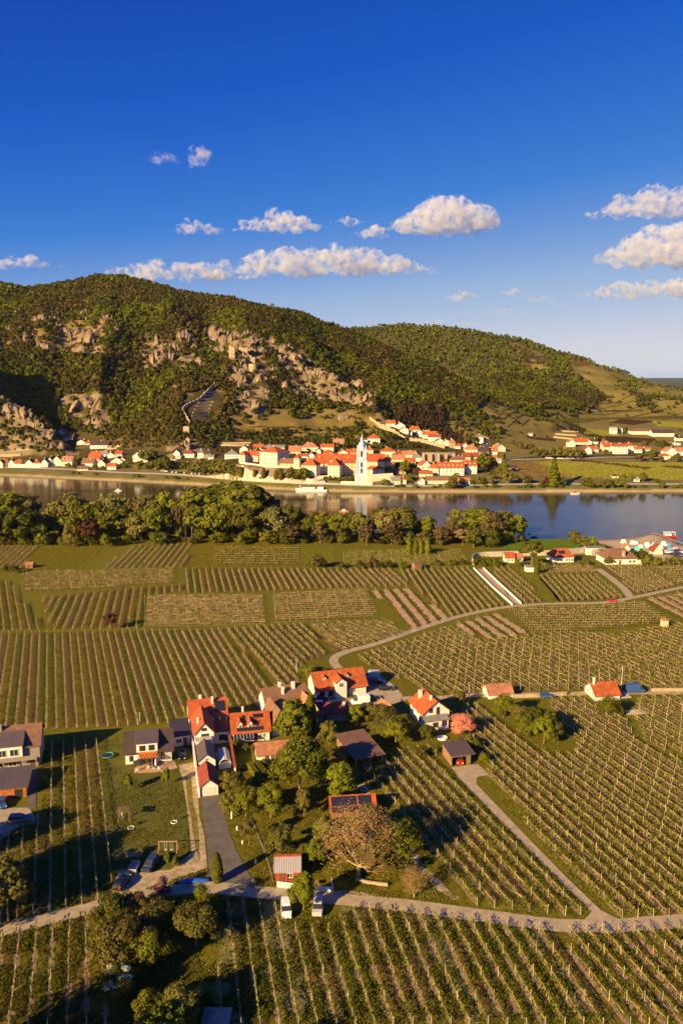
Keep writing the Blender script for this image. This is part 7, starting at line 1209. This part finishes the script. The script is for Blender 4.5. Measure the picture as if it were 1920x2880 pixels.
b = MB(); b.tube((0, -13.7 * k - .12, 61 * k + 1), (0, -13.7 * k + .5, 61 * k + 1), 1.3, n=16); b.build('clock_face', M_DARKM if False else W_CREAM, e); b = MB(); b.box(-.08, .08, -.05, .05, 129 * k + 1, 135 * k + 1); b.box(-.5, .5, -.05, .05, 132 * k + 1, 132.6 * k + 1); b.build('cross', mat('gilding', (.6, .4, .1), .4, metal=.6), e)
# walls and terraces
wl = wall_line
wl('retaining_wall', 'tall cream terrace wall under the abbey church', [(998, 1352), (1030, 1355), (1070, 1352), (1104, 1350)], 6.0, 1.2, W_CREAM, terrain=True, z0=-2)
wl('retaining_wall', 'low pale garden wall along the promenade left of the blue tower', [(958, 1362), (1000, 1363), (1047, 1365)], 2.6, .5, W_CREAM, terrain=True)
wl('retaining_wall', 'cream wall below the abbey corner wing', [(862, 1358), (878, 1360), (895, 1352), (921, 1350)], 4.0, .8, W_CREAM, terrain=True, z0=-1)
wl('parapet', 'pinkish terrace parapet along the castle cliff', [(673, 1303), (700, 1307), (740, 1312), (790, 1315), (845, 1319)], 1.6, .5, W_PINK, terrain=True)
wl('ruin_wall', 'long roofless monastery wall with stone buttresses behind the white building', [(1186, 1298), (1230, 1298), (1278, 1297)], 9.0, 1.0, W_STONE, terrain=True, z0=-2)
for i in range(5):
    g = G(1190 + i * 21, 1299); b = MB(); b.add([(-1, -1.8, -1), (1, -1.8, -1), (1, 0, -1), (-1, 0, -1), (-1, -1.0, 8), (1, -1.0, 8), (1, 0, 8.4), (-1, 0, 8.4)], [(0, 3, 2, 1), (4, 5, 6, 7), (0, 1, 5, 4), (1, 2, 6, 5), (2, 3, 7, 6), (3, 0, 4, 7)]); tag(b.build('buttress', W_STONE, loc=g), 'stone buttress, %s from the left on the ruined monastery wall' % ordinal(i + 1), 'buttress', 'buttresses of the ruined wall')
wl('town_wall', 'old crenellated town wall climbing the slope to the castle', [(1040, 1180), (1062, 1196), (1105, 1216), (1140, 1238), (1178, 1243), (1210, 1250), (1250, 1262)], 3.4, .9, W_STONE, terrain=True, z0=-2, cren=.8)
wl('town_wall', 'lower crenellated wall descending beside the terraced slope', [(612, 1076), (588, 1100), (560, 1128), (530, 1142), (514, 1156), (522, 1172), (536, 1196)], 3.0, .9, W_STONE, terrain=True, z0=-2, cren=.8)
for i in range(9):
    y = 1104 + i * 9.4; x0 = 585 - i * 5; x1 = 612 - i * 4
    wl('terrace_wall', 'dry stone terrace, %s from the top beside the town wall' % ordinal(i + 1), [(max(540, x0 - 12), y + 2), (x1 - 12, y), (x1, y - 1)], 1.3, 1.2, W_STONE, 'terrace', True, z0=-2); bpy.data.objects[-1]
for i, (x0, y0, x1, y1) in enumerate([(625, 1248, 705, 1247), (622, 1254, 700, 1254), (0, 1282, 60, 1280), (40, 1266, 92, 1262), (306, 1258, 345, 1254), (300, 1264, 330, 1262), (1560, 1222, 1620, 1226), (1556, 1230, 1610, 1236), (1575, 1213, 1625, 1216), (780, 1240, 800, 1236), (774, 1234, 806, 1231), (1640, 1150, 1680, 1156), (1510, 1112, 1560, 1112), (470, 1302, 530, 1302)]):
    wl('terrace_wall', 'pale slope terrace, %s in the row of scattered terraces' % ordinal(i + 1), [(x0, y0), ((x0 + x1) / 2, (y0 + y1) / 2 + .5), (x1, y1)], 1.6, 1.4, W_STONE, 'terrace', True, z0=-2)
for o in [o for o in COL.objects if o.name.startswith('terrace_wall')]: o['group'] = 'dry stone terraces on the slopes'
# castle ruin on the summit
for i, (px, py, wp, hp, dp, lab) in enumerate([(652, 1002, 16, 30, 4, 'tall broken left wall of the castle ruin'), (684, 994, 24, 18, 6, 'roofless block in the middle of the castle ruin'), (700, 1012, 14, 16, 3, 'small lit wall at the right of the castle ruin'), (668, 1026, 22, 10, 2, 'low curtain wall under the castle ruin'), (712, 1040, 26, 16, 8, 'round bastion at the lower right of the castle ruin'), (712, 1022, 10, 18, 4, 'narrow tower stump above the round bastion'), (632, 1008, 12, 10, 3, 'small wall fragment left of the castle ruin'), (524, 1226, 17, 26, 5, 'square stone watchtower above the rocky bank'), (528, 1246, 11, 16, 4, 'rough stone foot under the watchtower')]):
    g = G(px, py); m = g.y / FPX; W = wp * m; Hh = hp * m; b = MB(); rgx = random.Random(i)
    if i == 4: b.lathe([(W / 2, -3), (W / 2.1, Hh)], n=14)
    else:
        n = max(3, int(W / 1.5)); D = dp * .7
        for q in range(n):
            x0 = -W / 2 + W * q / n; zt = Hh * (rgx.uniform(.72, 1.02) if i != 7 else 1 + .04 * (q % 2)); b.box(x0, x0 + W / n, 0, D, -3, zt)
    o = b.build('watchtower' if i == 7 else 'castle_ruin', W_STONE, loc=g, rz=rgx.uniform(-.3, .1)); tag(o, lab, 'tower' if i == 7 else 'ruin', None if i == 7 else 'walls of the castle ruin')
# promenade roads
strip('road', [(-60, 1312), (60, 1316), (200, 1321), (330, 1329), (470, 1334), (600, 1342), (760, 1352), (900, 1361), (1050, 1367), (1240, 1367), (1500, 1362), (1920, 1362), (2000, 1362)], 4.5, M_CONC, .25, 0, True)
strip('road', [(1380, 1297), (1500, 1292), (1600, 1290), (1750, 1286), (1920, 1290), (2100, 1292)], 6, M_CONC, .35, 0, True)
strip('track', [(1248, 1040), (1290, 1056), (1340, 1076), (1385, 1094), (1399, 1106)], 5, M_GRAV, .9, .5, True)
strip('track', [(1040, 1205), (1080, 1218), (1130, 1245)], 3, M_GRAV, .6, .3, True)
strip('beach_pier', [(1834, 1503), (1870, 1515), (1930, 1535)], 3, M_CONC, .9, .1, True)
# rows of vines on the far plain and terraces
def far_rows(regions):
    rg = np.random.default_rng(3); Vs = []; Cs = []
    for poly, (a, b_), sp, col, h_ in regions:
        A = G(*a); B = G(*b_); d = (B - A); d.z = 0; d.normalize(); n = Vector((d.y, -d.x, 0)); pts = [G(*p) for p in poly]; p2 = [p.to_2d() for p in pts]; pr = [p.dot(n.to_2d()) for p in p2]; k = min(pr)
        while k < max(pr):
            for s0, s1 in clip_line(n.to_2d() * k, d.to_2d(), p2):
                m_ = int((s1 - s0) / 2.0)
                if m_ > 1:
                    s = s0 + (s1 - s0) * (np.arange(m_) + rg.uniform(.2, .8, m_)) / m_; x = n.x * k + d.x * s; y = n.y * k + d.y * s; z = H(x, y); hh = h_ * rg.uniform(.6, 1.2, m_); w_ = 1.0
                    for (ux, uy) in ((d.x * w_, d.y * w_), (n.x * .5 + d.x * .5, n.y * .5 + d.y * .5)):
                        Vs.append(np.stack([np.stack([x - ux, y - uy, z - .3], 1), np.stack([x + ux, y + uy, z - .3], 1), np.stack([x + ux * .9, y + uy * .9, z + hh], 1), np.stack([x - ux * .9, y - uy * .9, z + hh * .9], 1)], 1).reshape(-1, 3)); Cs.append(np.repeat(np.array(col) * rg.uniform(.7, 1.25, (m_, 1)), 4, 0))
            k += sp
    V = np.concatenate(Vs); C = np.concatenate(Cs); o = npmesh('vine_rows', V, np.arange(len(V)).reshape(-1, 4), M_VINE, colors=C); tag(o, 'faint rows of vines on the plain and slopes across the river', 'vine rows', kind='stuff')
GV = (.16, .15, .025); DV = (.035, .02, .012)
far_rows([([(1560, 1300), (1960, 1304), (1960, 1352), (1600, 1345), (1500, 1300)], ((1500, 1310), (1900, 1345)), 3.2, GV, 1.3), ([(1600, 1296), (1640, 1296), (1830, 1318), (1815, 1322)], ((1600, 1298), (1820, 1319)), 2.0, DV, 1.5), ([(1870, 1312), (1960, 1318), (1960, 1324), (1850, 1315)], ((1860, 1314), (1950, 1321)), 2.0, DV, 1.5), ([(1410, 1300), (1520, 1302), (1640, 1345), (1450, 1345)], ((1420, 1312), (1600, 1345)), 3.0, (.13, .085, .035), 1.0), ([(1650, 1208), (1760, 1214), (1740, 1228), (1640, 1222)], ((1650, 1215), (1740, 1222)), 4, GV, 1.5), ([(1700, 1228), (1840, 1236), (1850, 1246), (1700, 1244)], ((1700, 1236), (1840, 1242)), 2.2, DV, 1.6), ([(1580, 1182), (1640, 1205), (1700, 1232), (1670, 1234), (1600, 1210)], ((1590, 1190), (1690, 1232)), 3.5, (.06, .05, .018), 1.6),
          ([(1480, 1222), (1560, 1236), (1560, 1242), (1480, 1232)], ((1480, 1226), (1560, 1240)), 3, DV, 1.5), ([(1690, 1150), (1810, 1152), (1800, 1160), (1700, 1160)], ((1690, 1154), (1800, 1156)), 3, DV, 1.5), ([(1600, 1018), (1640, 1014), (1660, 1030), (1612, 1034)], ((1600, 1024), (1650, 1024)), 4, (.10, .06, .03), 1.5), ([(1740, 1180), (1840, 1186), (1780, 1196), (1720, 1190)], ((1740, 1186), (1820, 1190)), 3, DV, 1.5), ([(1830, 1185), (1960, 1190), (1960, 1205), (1850, 1200)], ((1830, 1190), (1950, 1198)), 4, GV, 1.5), ([(1500, 1165), (1640, 1120), (1960, 1110), (1960, 1180), (1700, 1180), (1560, 1200)], ((1560, 1170), (1800, 1160)), 16, (.075, .065, .015), 1.6), ([(1410, 1140), (1470, 1165), (1500, 1200), (1420, 1200)], ((1420, 1150), (1490, 1170)), 12, (.07, .06, .015), 1.4), ([(700, 1190), (1000, 1185), (1040, 1215), (700, 1225)], ((720, 1205), (1000, 1200)), 10, (.07, .065, .015), 1.5)])
# individual trees across the river
FT = [(1555, 1366, 1288, 'conifer', 'green', 1.25), (1536, 1366, 1338, 'bush', 'red', 1.0), (1580, 1366, 1340, 'bush', 'dark', .8), (1552, 1372, 1352, 'bush', 'lime', .8), (1648, 1371, 1340, 'bush', 'green', 1.1), (1688, 1372, 1350, 'bush', 'olive', 1.3), (1710, 1372, 1346, 'bush', 'dark', 1.2), (1728, 1370, 1344, 'round', 'green', 1.0), (1748, 1372, 1350, 'bush', 'lime', 1.3), (1773, 1353, 1331, 'round', 'green', 1.0), (1808, 1355, 1327, 'round', 'green', 1.0), (1752, 1346, 1332, 'bush', 'olive', .8), (1844, 1358, 1345, 'bush', 'dark', 1.3), (1860, 1372, 1354, 'bush', 'green', 1.1), (1895, 1372, 1362, 'bush', 'green', 1.5), (1915, 1372, 1360, 'bush', 'green', 1.4),
 (1345, 1328, 1285, 'round', 'green', 1.1), (1365, 1328, 1272, 'round', 'dark', 1.2), (1385, 1326, 1292, 'round', 'dark', 1.1), (1362, 1304, 1270, 'column', 'dark', 1.5), (1402, 1350, 1310, 'bush', 'olive', 1.1), (1425, 1362, 1318, 'willow', 'olive', 1.0), (1418, 1330, 1298, 'round', 'green', .9), (1470, 1360, 1330, 'willow', 'grey', 1.1), (1486, 1360, 1335, 'round', 'olive', 1.0), (1272, 1375, 1338, 'round', 'olive', 1.0), (1262, 1374, 1350, 'bush', 'green', 1.0), (1296, 1364, 1342, 'bush', 'red', 1.0), (1325, 1362, 1348, 'bush', 'green', 1.2), (1350, 1362, 1338, 'bush', 'green', 1.2), (1375, 1360, 1336, 'bush', 'olive', 1.2), (1305, 1332, 1325, 'bush', 'green', 2.2), (1284, 1345, 1328, 'bush', 'green', 1.3),
 (1092, 1335, 1308, 'round', 'green', 1.2), (1120, 1326, 1296, 'round', 'green', 1.0), (1140, 1334, 1293, 'round', 'lime', 1.1), (1162, 1330, 1300, 'round', 'green', 1.0), (1172, 1335, 1312, 'bush', 'red', 1.0), (1152, 1362, 1330, 'round', 'green', .9), (1253, 1298, 1282, 'bush', 'olive', 1.3), (1296, 1289, 1266, 'column', 'dark', 1.4), (1326, 1300, 1278, 'column', 'dark', 1.5), (820, 1352, 1312, 'round', 'green', 1.1), (850, 1356, 1312, 'round', 'lime', 1.15), (836, 1350, 1318, 'round', 'dark', 1.0),
 (914, 1353, 1337, 'round', 'green', 1.0), (928, 1353, 1336, 'round', 'green', 1.0), (943, 1354, 1338, 'round', 'green', 1.0), (955, 1354, 1339, 'round', 'green', 1.0), (972, 1352, 1338, 'bush', 'green', 1.0), (988, 1352, 1340, 'bush', 'dark', 1.2), (1083, 1366, 1344, 'bush', 'grey', 1.2), (1020, 1352, 1343, 'bush', 'tan', .8), (664, 1338, 1310, 'bush', 'green', .9), (678, 1342, 1312, 'column', 'green', 1.8), (716, 1342, 1318, 'column', 'green', 1.6), (742, 1345, 1316, 'column', 'dark', 1.8), (776, 1348, 1322, 'column', 'olive', 1.8), (790, 1349, 1318, 'column', 'olive', 1.8),
 (403, 1300, 1266, 'round', 'green', 1.1), (425, 1300, 1262, 'round', 'dark', 1.2), (438, 1324, 1290, 'round', 'green', 1.2), (462, 1325, 1280, 'round', 'dark', 1.2), (480, 1322, 1292, 'round', 'olive', 1.2), (366, 1318, 1284, 'sparse', 'dark', 1.0), (352, 1318, 1304, 'bush', 'green', 1.2), (388, 1320, 1304, 'bush', 'yellow', .8), (412, 1320, 1302, 'bush', 'green', 1.1), (520, 1328, 1296, 'round', 'dark', 1.1), (540, 1332, 1302, 'round', 'olive', 1.1), (562, 1334, 1290, 'willow', 'olive', 1.1), (585, 1336, 1288, 'round', 'dark', 1.1), (604, 1338, 1294, 'round', 'green', 1.2), (628, 1340, 1292, 'round', 'olive', 1.1), (648, 1340, 1300, 'round', 'green', 1.1), (500, 1318, 1300, 'bush', 'green', 1.4), (192, 1314, 1300, 'bush', 'lime', 1.2), (215, 1316, 1296, 'bush', 'dark', 1.2), (205, 1300, 1278, 'bush', 'green', 1.4), (225, 1298, 1276, 'bush', 'green', 1.3), (240, 1296, 1278, 'bush', 'olive', 1.2), (170, 1298, 1270, 'bush', 'green', 1.4), (290, 1322, 1308, 'bush', 'green', 1.0), (268, 1322, 1306, 'bush', 'olive', 1.1), (345, 1316, 1300, 'bush', 'dark', 1.0),
 (1520, 1288, 1256, 'round', 'olive', 1.2), (1545, 1288, 1254, 'round', 'grey', 1.3), (1568, 1288, 1252, 'round', 'olive', 1.3), (1592, 1290, 1258, 'round', 'olive', 1.1), (1612, 1290, 1256, 'round', 'grey', 1.2), (1634, 1288, 1262, 'round', 'olive', 1.2), (1500, 1284, 1256, 'round', 'olive', 1.1), (1703, 1280, 1262, 'round', 'green', 1.1), (1715, 1284, 1266, 'sparse', 'lime', .9), (1797, 1298, 1272, 'round', 'brown', 1.3), (1828, 1296, 1264, 'round', 'dark', 1.3), (1855, 1300, 1280, 'round', 'brown', 1.0), (1900, 1300, 1276, 'round', 'green', 1.2), (1880, 1262, 1242, 'round', 'green', 1.2), (1860, 1262, 1236, 'round', 'dark', 1.3), (1735, 1222, 1200, 'column', 'dark', 1.6), (1755, 1216, 1198, 'round', 'dark', 1.0), (1625, 1248, 1238, 'bush', 'dark', 1.4), (1380, 1262, 1240, 'round', 'dark', 1.1), (1332, 1252, 1224, 'round', 'dark', 1.2), (1312, 1250, 1224, 'round', 'green', 1.2), (1440, 1250, 1236, 'round', 'dark', 1.2), (1460, 1262, 1240, 'round', 'dark', 1.3), (1492, 1262, 1246, 'bush', 'dark', 1.3), (1410, 1296, 1272, 'round', 'green', 1.0), (1675, 1245, 1222, 'round', 'dark', 1.2), (1770, 1256, 1242, 'bush', 'olive', 1.4), (1810, 1252, 1238, 'bush', 'olive', 1.5), (1840, 1256, 1238, 'round', 'brown', 1.2)]
it = []
for px, py, top, kind, lf, wd in FT:
    e = tree(G(px, py) + Vector((0, 0, -.3)), max(2.5, hpx(px, min(py, 1500), top)), kind, lf, 'x', 'trees and bushes across the river', 'bush' if kind == 'bush' else 'tree', det='far', width=wd); it.append((e, px, DESC[lf] + ' ' + KDESC[kind]))
rr = random.Random(31)
for i in range(46):
    px = rr.uniform(1085, 1920) if i > 12 else rr.uniform(200, 700); py = 1369 + rr.uniform(-1, 3) if px > 1000 else float(np.interp(px, [0, 300, 600, 700], [1322, 1338, 1352, 1358])); lf = rr.choice(['green', 'olive', 'dark', 'green']); e = tree(G(px, py), rr.uniform(1.6, 3.2), 'bush', lf, 'x', 'low bushes on the far bank', 'bush', det='far', width=rr.uniform(1.2, 2.2)); it.append((e, px, DESC[lf] + ' riverside shrub'))
for i in range(60):
    px = rr.uniform(1250, 1920); py = rr.uniform(1120, 1235); 
    if 1560 < px < 1900 and py > 1200: continue
    lf = rr.choice(['green', 'olive', 'dark', 'dark', 'brown']); g = G(px, py); e = tree(g, rr.uniform(2.5, 6.0), 'bush', lf, 'x', 'scattered bushes on the open slopes', 'bush', det='far', width=rr.uniform(.9, 1.7)); it.append((e, px, DESC[lf] + ' slope shrub'))
number_labels(it, 'across the river')
# cars by the far road
it = []
for i in range(24):
    px = 455 + i * 5.3; py = 1326 + i * .42 + rr.uniform(-.8, .8); pm = rr.choice([P_WHITE, P_SILVER, P_BLACK, P_RED, P_BLUE]); e = car(px, py, 90 + rr.uniform(-8, 8), 'car', pm, 'x', 'cars parked on the far bank', parts=False, terrain=True); it.append((e, px, pm.name[6:].replace('_', ' ') + ' car'))
for px, py in ((1538, 1289), (1548, 1290), (1572, 1291), (1580, 1291), (1590, 1292), (1598, 1291), (1226, 1366), (1610, 1291), (735, 1346), (1888, 1293), (1870, 1294)):
    pm = rr.choice([P_WHITE, P_SILVER, P_BLUE, P_WHITE]); e = car(px, py, rr.uniform(-6, 6), 'car', pm, 'x', 'cars on the far roads', parts=False, terrain=True); it.append((e, px, pm.name[6:].replace('_', ' ') + ' car'))
number_labels(it, 'across the river')
# ------------------------------------------------------------ boats and beach
def WP(px, py): return P(px, py, WATER_Z)
def hull(b, L, W, h, pts=7, z=0):
    st = []
    for i in range(pts):
        f = i / (pts - 1); x = -L / 2 + L * f; w_ = W / 2 * (1 - max(0, (f - .65) / .35) ** 2 * .92); st.append((x, w_ * .82, w_, z - .3, z + h * (1 + .25 * f * f)))
    n0 = len(b.v)
    for x, wb, wt, z0, z1 in st: b.v += [(x, -wb, z0), (x, -wt, z1), (x, wt, z1), (x, wb, z0)]
    for i in range(pts - 1):
        for k in range(4): b.f.append((n0 + i * 4 + k, n0 + i * 4 + (k + 1) % 4, n0 + (i + 1) * 4 + (k + 1) % 4, n0 + (i + 1) * 4 + k)); b.m.append(0)
    b.f += [(n0 + 3, n0 + 2, n0 + 1, n0), tuple(n0 + (pts - 1) * 4 + k for k in range(4))]; b.m += [0, 0]
g = WP(876, 1381); e = empty('passenger_ship', g, R(-7)); tag(e, 'long white passenger ship moored at the landing stage below the abbey', 'ship'); L = 90 * g.y / FPX
b = MB(); hull(b, L, 6, 1.5); b.build('hull', M_WHITEP, e, rz=math.pi); b = MB(); b.box(-L * .36, L * .40, -2.3, 2.3, 1.5, 1.75); b.box(-L * .3, L * .1, -2, 2, 1.75, 3.0); b.box(L * .2, L * .38, -2, 2, 1.75, 3.6); c = b.build('cabin', M_WHITEP, e); b = MB()
for i in range(8): b.box(-L * .28 + i * 1.3, -L * .28 + i * 1.3 + .8, -2.05, -1.99, 2.0, 2.7)
b.build('window', M_GLASS, c); b = MB(); b.tube((-L * .36, 0, 1.5), (-L * .36, 0, 5.0), .25); b.build('funnel', M_WHITEP, e)
for i, (x, lab) in enumerate(((866, 'left'), (884, 'middle'), (908, 'right'))):
    A = WP(x - 10, 1376) + Vector((0, 2, 2)); B = G(x + 6, 1364) + Vector((0, 0, .5)); b = MB(); d = B - A; b.tube((0, 0, 0), d, .6, .6, 4); tag(b.build('gangway', M_WOOD, loc=A), lab + ' gangway from the promenade to the white ship', 'gangway', 'gangways of the landing stage')
def boat(px, py, lpx, hm, cm, name, lab, rz=0, canopy=None, cab=True):
    g = WP(px, py); L = lpx * g.y / FPX; e = empty(name, g, R(rz)); tag(e, lab, 'boat'); b = MB(); hull(b, L, max(1.4, L * .24), L * .08 + .25); b.build('hull', hm, e); z = L * .08 + .3
    if cab: b = MB(); b.box(-L * .2, L * .15, -L * .07, L * .07, z, z + 1.1); b.build('cabin', cm, e)
    if canopy: b = MB(); b.box(-L * .42, L * .25, -L * .12, L * .12, z + 2.0, z + 2.15); pillars(b, [(-L * .4, -L * .1), (L * .22, -L * .1), (-L * .4, L * .1), (L * .22, L * .1), (0, -L * .1)], z + 2.0, .12, z); b.build('canopy', canopy, e)
    return e
boat(967, 1440, 27, mat('orange_paint', (.65, .24, .07), .4), P_WHITE, 'motor_boat', 'orange motor boat drawing a wake on the river'); boat(333, 1381, 19, P_WHITE, P_WHITE, 'motor_boat', 'small white boat on the brown water at the left')
boat(1876, 1511, 48, P_RED, P_WHITE, 'river_ferry', 'red hulled passenger ferry with white canopy at the beach pier', 178, M_WHITEP); boat(1616, 1389, 26, P_WHITE, P_RED, 'moored_boat', 'flat white and red boat moored at the far bank', 0, None)
V = []; F = []; g0 = WP(950, 1440)      # wake: low ridges of water spreading behind the boat
b = MB()
for s, dy in ((1, 12), (-1, 9), (1, 4)):
    for i in range(16): a = g0 + Vector((-i * 4.0, s * dy * (i / 16) ** 1.2 * .9, -.10)); c = g0 + Vector((-(i + 1) * 4.0, s * dy * ((i + 1) / 16) ** 1.2 * .9, -.10)); b.tube(a, c, .28 * (1 - i / 18), .28 * (1 - (i + 1) / 18), 6, cap=False)
tag(b.build('boat_wake', MAT['river_water'], smooth=True), kind='structure')
rr = random.Random(6)
TENTS = [(1752, 1527, 'w'), (1777, 1530, 'w'), (1787, 1530, 'w'), (1818, 1534, 'w'), (1822, 1539, 'w'), (1838, 1534, 'w'), (1864, 1533, 'w'), (1855, 1543, 'w'), (1800, 1540, 'w'), (1790, 1548, 't'), (1885, 1550, 'b'), (1897, 1549, 'p'), (1878, 1536, 'b')]
CT = {'w': ('white', M_WHITEP), 't': ('turquoise', mat('tent_turquoise', (.08, .55, .42), .7)), 'b': ('blue', mat('tent_blue', (.12, .35, .75), .7)), 'p': ('pink', mat('tent_pink', (.75, .25, .32), .7))}; it = []
for px, py, c in TENTS:
    b = MB(); s = rr.uniform(.8, 1.2); b.add([(-1.3 * s, -1, 0), (1.3 * s, -1, 0), (1.3 * s, 1, 0), (-1.3 * s, 1, 0), (-1.0 * s, .3, 1.8 * s), (1.0 * s, .3, 1.8 * s), (-1.1 * s, -.9, .7 * s), (1.1 * s, -.9, .7 * s)], [(0, 3, 2, 1), (0, 1, 7, 6), (6, 7, 5, 4), (4, 5, 2, 3), (0, 6, 4, 3), (1, 2, 5, 7)]); o = b.build('beach_shelter', CT[c][1], loc=G(px, py), rz=rr.uniform(-.5, .5)); o['group'] = 'shelters on the beach'; o['category'] = 'shelter'; it.append((o, px, CT[c][0] + ' beach shelter'))
number_labels(it, 'on the sand')
b = MB(); b.tube((0, 0, 0), (0, 0, 5), .25, .2); b.tube((0, 0, 4.6), (4, 0, 3.2), .15); b.tube((0, 0, 2.5), (3, 0, .6), .15); tag(b.build('mooring_crane', mat('green_paint', (.06, .2, .12), .5), loc=G(361, 1338)), 'green mooring crane standing on the left far bank', 'crane')
# ------------------------------------------------------------ clouds
def cloud_mat(name, dens, lo):
    m = bpy.data.materials.new(name); m.use_nodes = True; n = m.node_tree; n.nodes.clear(); L = n.links; out = n.nodes.new('ShaderNodeOutputMaterial'); v = n.nodes.new('ShaderNodeVolumePrincipled')
    v.inputs['Color'].default_value = (.90, .91, .985, 1); v.inputs['Anisotropy'].default_value = 0.1
    tc = n.nodes.new('ShaderNodeTexCoord'); t = n.nodes.new('ShaderNodeTexNoise'); t.inputs['Scale'].default_value = 0.0075; t.inputs['Detail'].default_value = 7; t.inputs['Roughness'].default_value = .66; L.new(tc.outputs['Object'], t.inputs['Vector'])
    mr = n.nodes.new('ShaderNodeMapRange'); mr.inputs['From Min'].default_value = lo; mr.inputs['From Max'].default_value = lo + .16; mr.inputs['To Min'].default_value = 0; mr.inputs['To Max'].default_value = dens; L.new(t.outputs['Fac'], mr.inputs['Value']); L.new(mr.outputs[0], v.inputs['Density']); L.new(v.outputs[0], out.inputs['Volume']); return m
M_CLOUD = cloud_mat('cloud_vapour', .014, .495); M_WISP = cloud_mat('thin_cloud_vapour', .006, .50)
TEX = bpy.data.textures.new('cloud_lumps', 'CLOUDS'); TEX.noise_scale = 210; TEX.noise_depth = 4
def cloud(x0, x1, y0, y1, lab, n, seed, dist=14000):
    """cumulus: lumps gathered over a flat base, spanning the given picture window"""
    rg = random.Random(seed); cx = (x0 + x1) / 2; t, e_ = ray(cx, (y0 + y1) / 2); Y = dist; c = Vector((t * Y, Y, CAM_H + e_ * Y)); k = Y / FPX; W = (x1 - x0) * k; Hh = (y1 - y0) * k; bm = bmesh.new()
    for i in range(n * 2):
        u = (i + .5) / (n * 2); x = -W / 2 + W * u; env = math.sin(math.pi * min(max(u, .05), .95)) ** .7 * rg.uniform(.55, 1.0); r = Hh * .48 * env; z = -Hh * .30 + r * .75
        bmesh.ops.create_icosphere(bm, subdivisions=3, radius=1, matrix=Matrix.Translation((x, rg.uniform(-.5, .5) * Hh, z)) @ Matrix.Diagonal((max(r * 1.2, W / n * .7), r * 1.4, r, 1)))
    for v in bm.verts:
        if v.co.z < -Hh * .34: v.co.z = -Hh * .34 + (v.co.z + Hh * .34) * .2
    me = bpy.data.meshes.new('cloud'); bm.to_mesh(me); bm.free(); me.materials.append(M_WISP if ('wisp' in lab or 'thin' in lab or 'pale' in lab) else M_CLOUD); o = link(bpy.data.objects.new('cloud', me)); o.location = c
    rm = o.modifiers.new('merge', 'REMESH'); rm.mode = 'VOXEL'; rm.voxel_size = max(Hh / 16, 10); dm = o.modifiers.new('lumps', 'DISPLACE'); dm.texture = TEX; dm.texture_coords = 'GLOBAL'; dm.strength = min(Hh * .8, 240); dm.mid_level = .52; return tag(o, lab, 'cloud', 'fair weather clouds')
CL = [(1690, 2120, 515, 622, 'big flat bottomed cloud at the right edge, topmost', 7), (1690, 2140, 624, 768, 'thick double cloud at the right edge, second from the top', 9), (1640, 2060, 782, 846, 'long flat cloud at the right edge, third from the top', 8), (1105, 1400, 545, 668, 'tall puffy cloud right of the picture centre', 9), (670, 900, 594, 662, 'rounded cloud above the centre of the hill', 6), (925, 1020, 604, 636, 'small cloud between the two larger middle clouds', 4), (1015, 1085, 622, 676, 'little ragged cloud under the tall puffy one', 3), (490, 610, 608, 664, 'small cloud above the hill summit', 4), (280, 700, 728, 798, 'left half of the long cloud resting on the ridge', 10), (600, 1200, 684, 786, 'right half of the long cloud over the ridge', 15), (-40, 155, 718, 756, 'flat cloud at the left edge above the hill', 5), (1250, 1352, 816, 846, 'tiny flat cloud over the falling ridge', 4), (1405, 1468, 812, 832, 'tiny cloud right of the tiny flat one', 3), (528, 590, 412, 470, 'lone wispy cloud high in the blue', 3), (415, 500, 428, 462, 'faint wisp left of the lone high cloud', 4), (1365, 1465, 864, 882, 'thin low streak of cloud near the horizon', 4), (1150, 1320, 896, 918, 'pale low cloud behind the second hill', 5), (1690, 1960, 920, 934, 'thin long cloud streak low at the right', 7), (1480, 1560, 826, 850, 'faint small wisp in the right part of the sky', 3)]
for i, (x0, x1, y0, y1, lab, n) in enumerate(CL): cloud(x0, x1, y0, y1, lab, n, 40 + i, 14000 if y1 < 860 else 20000)

# ------------------------------------------------------------ air
b = MB(); b.box(-13000, 13000, -60, 12500, -130, 420); hz = b.build('haze', (m_ := bpy.data.materials.new('haze_air'))); m_.use_nodes = True; n_ = m_.node_tree; n_.nodes.clear(); vv = n_.nodes.new('ShaderNodeVolumePrincipled'); vv.inputs['Density'].default_value = 1.1e-5; vv.inputs['Color'].default_value = (.72, .82, 1, 1); oo = n_.nodes.new('ShaderNodeOutputMaterial'); n_.links.new(vv.outputs[0], oo.inputs['Volume']); hz['kind'] = 'stuff'
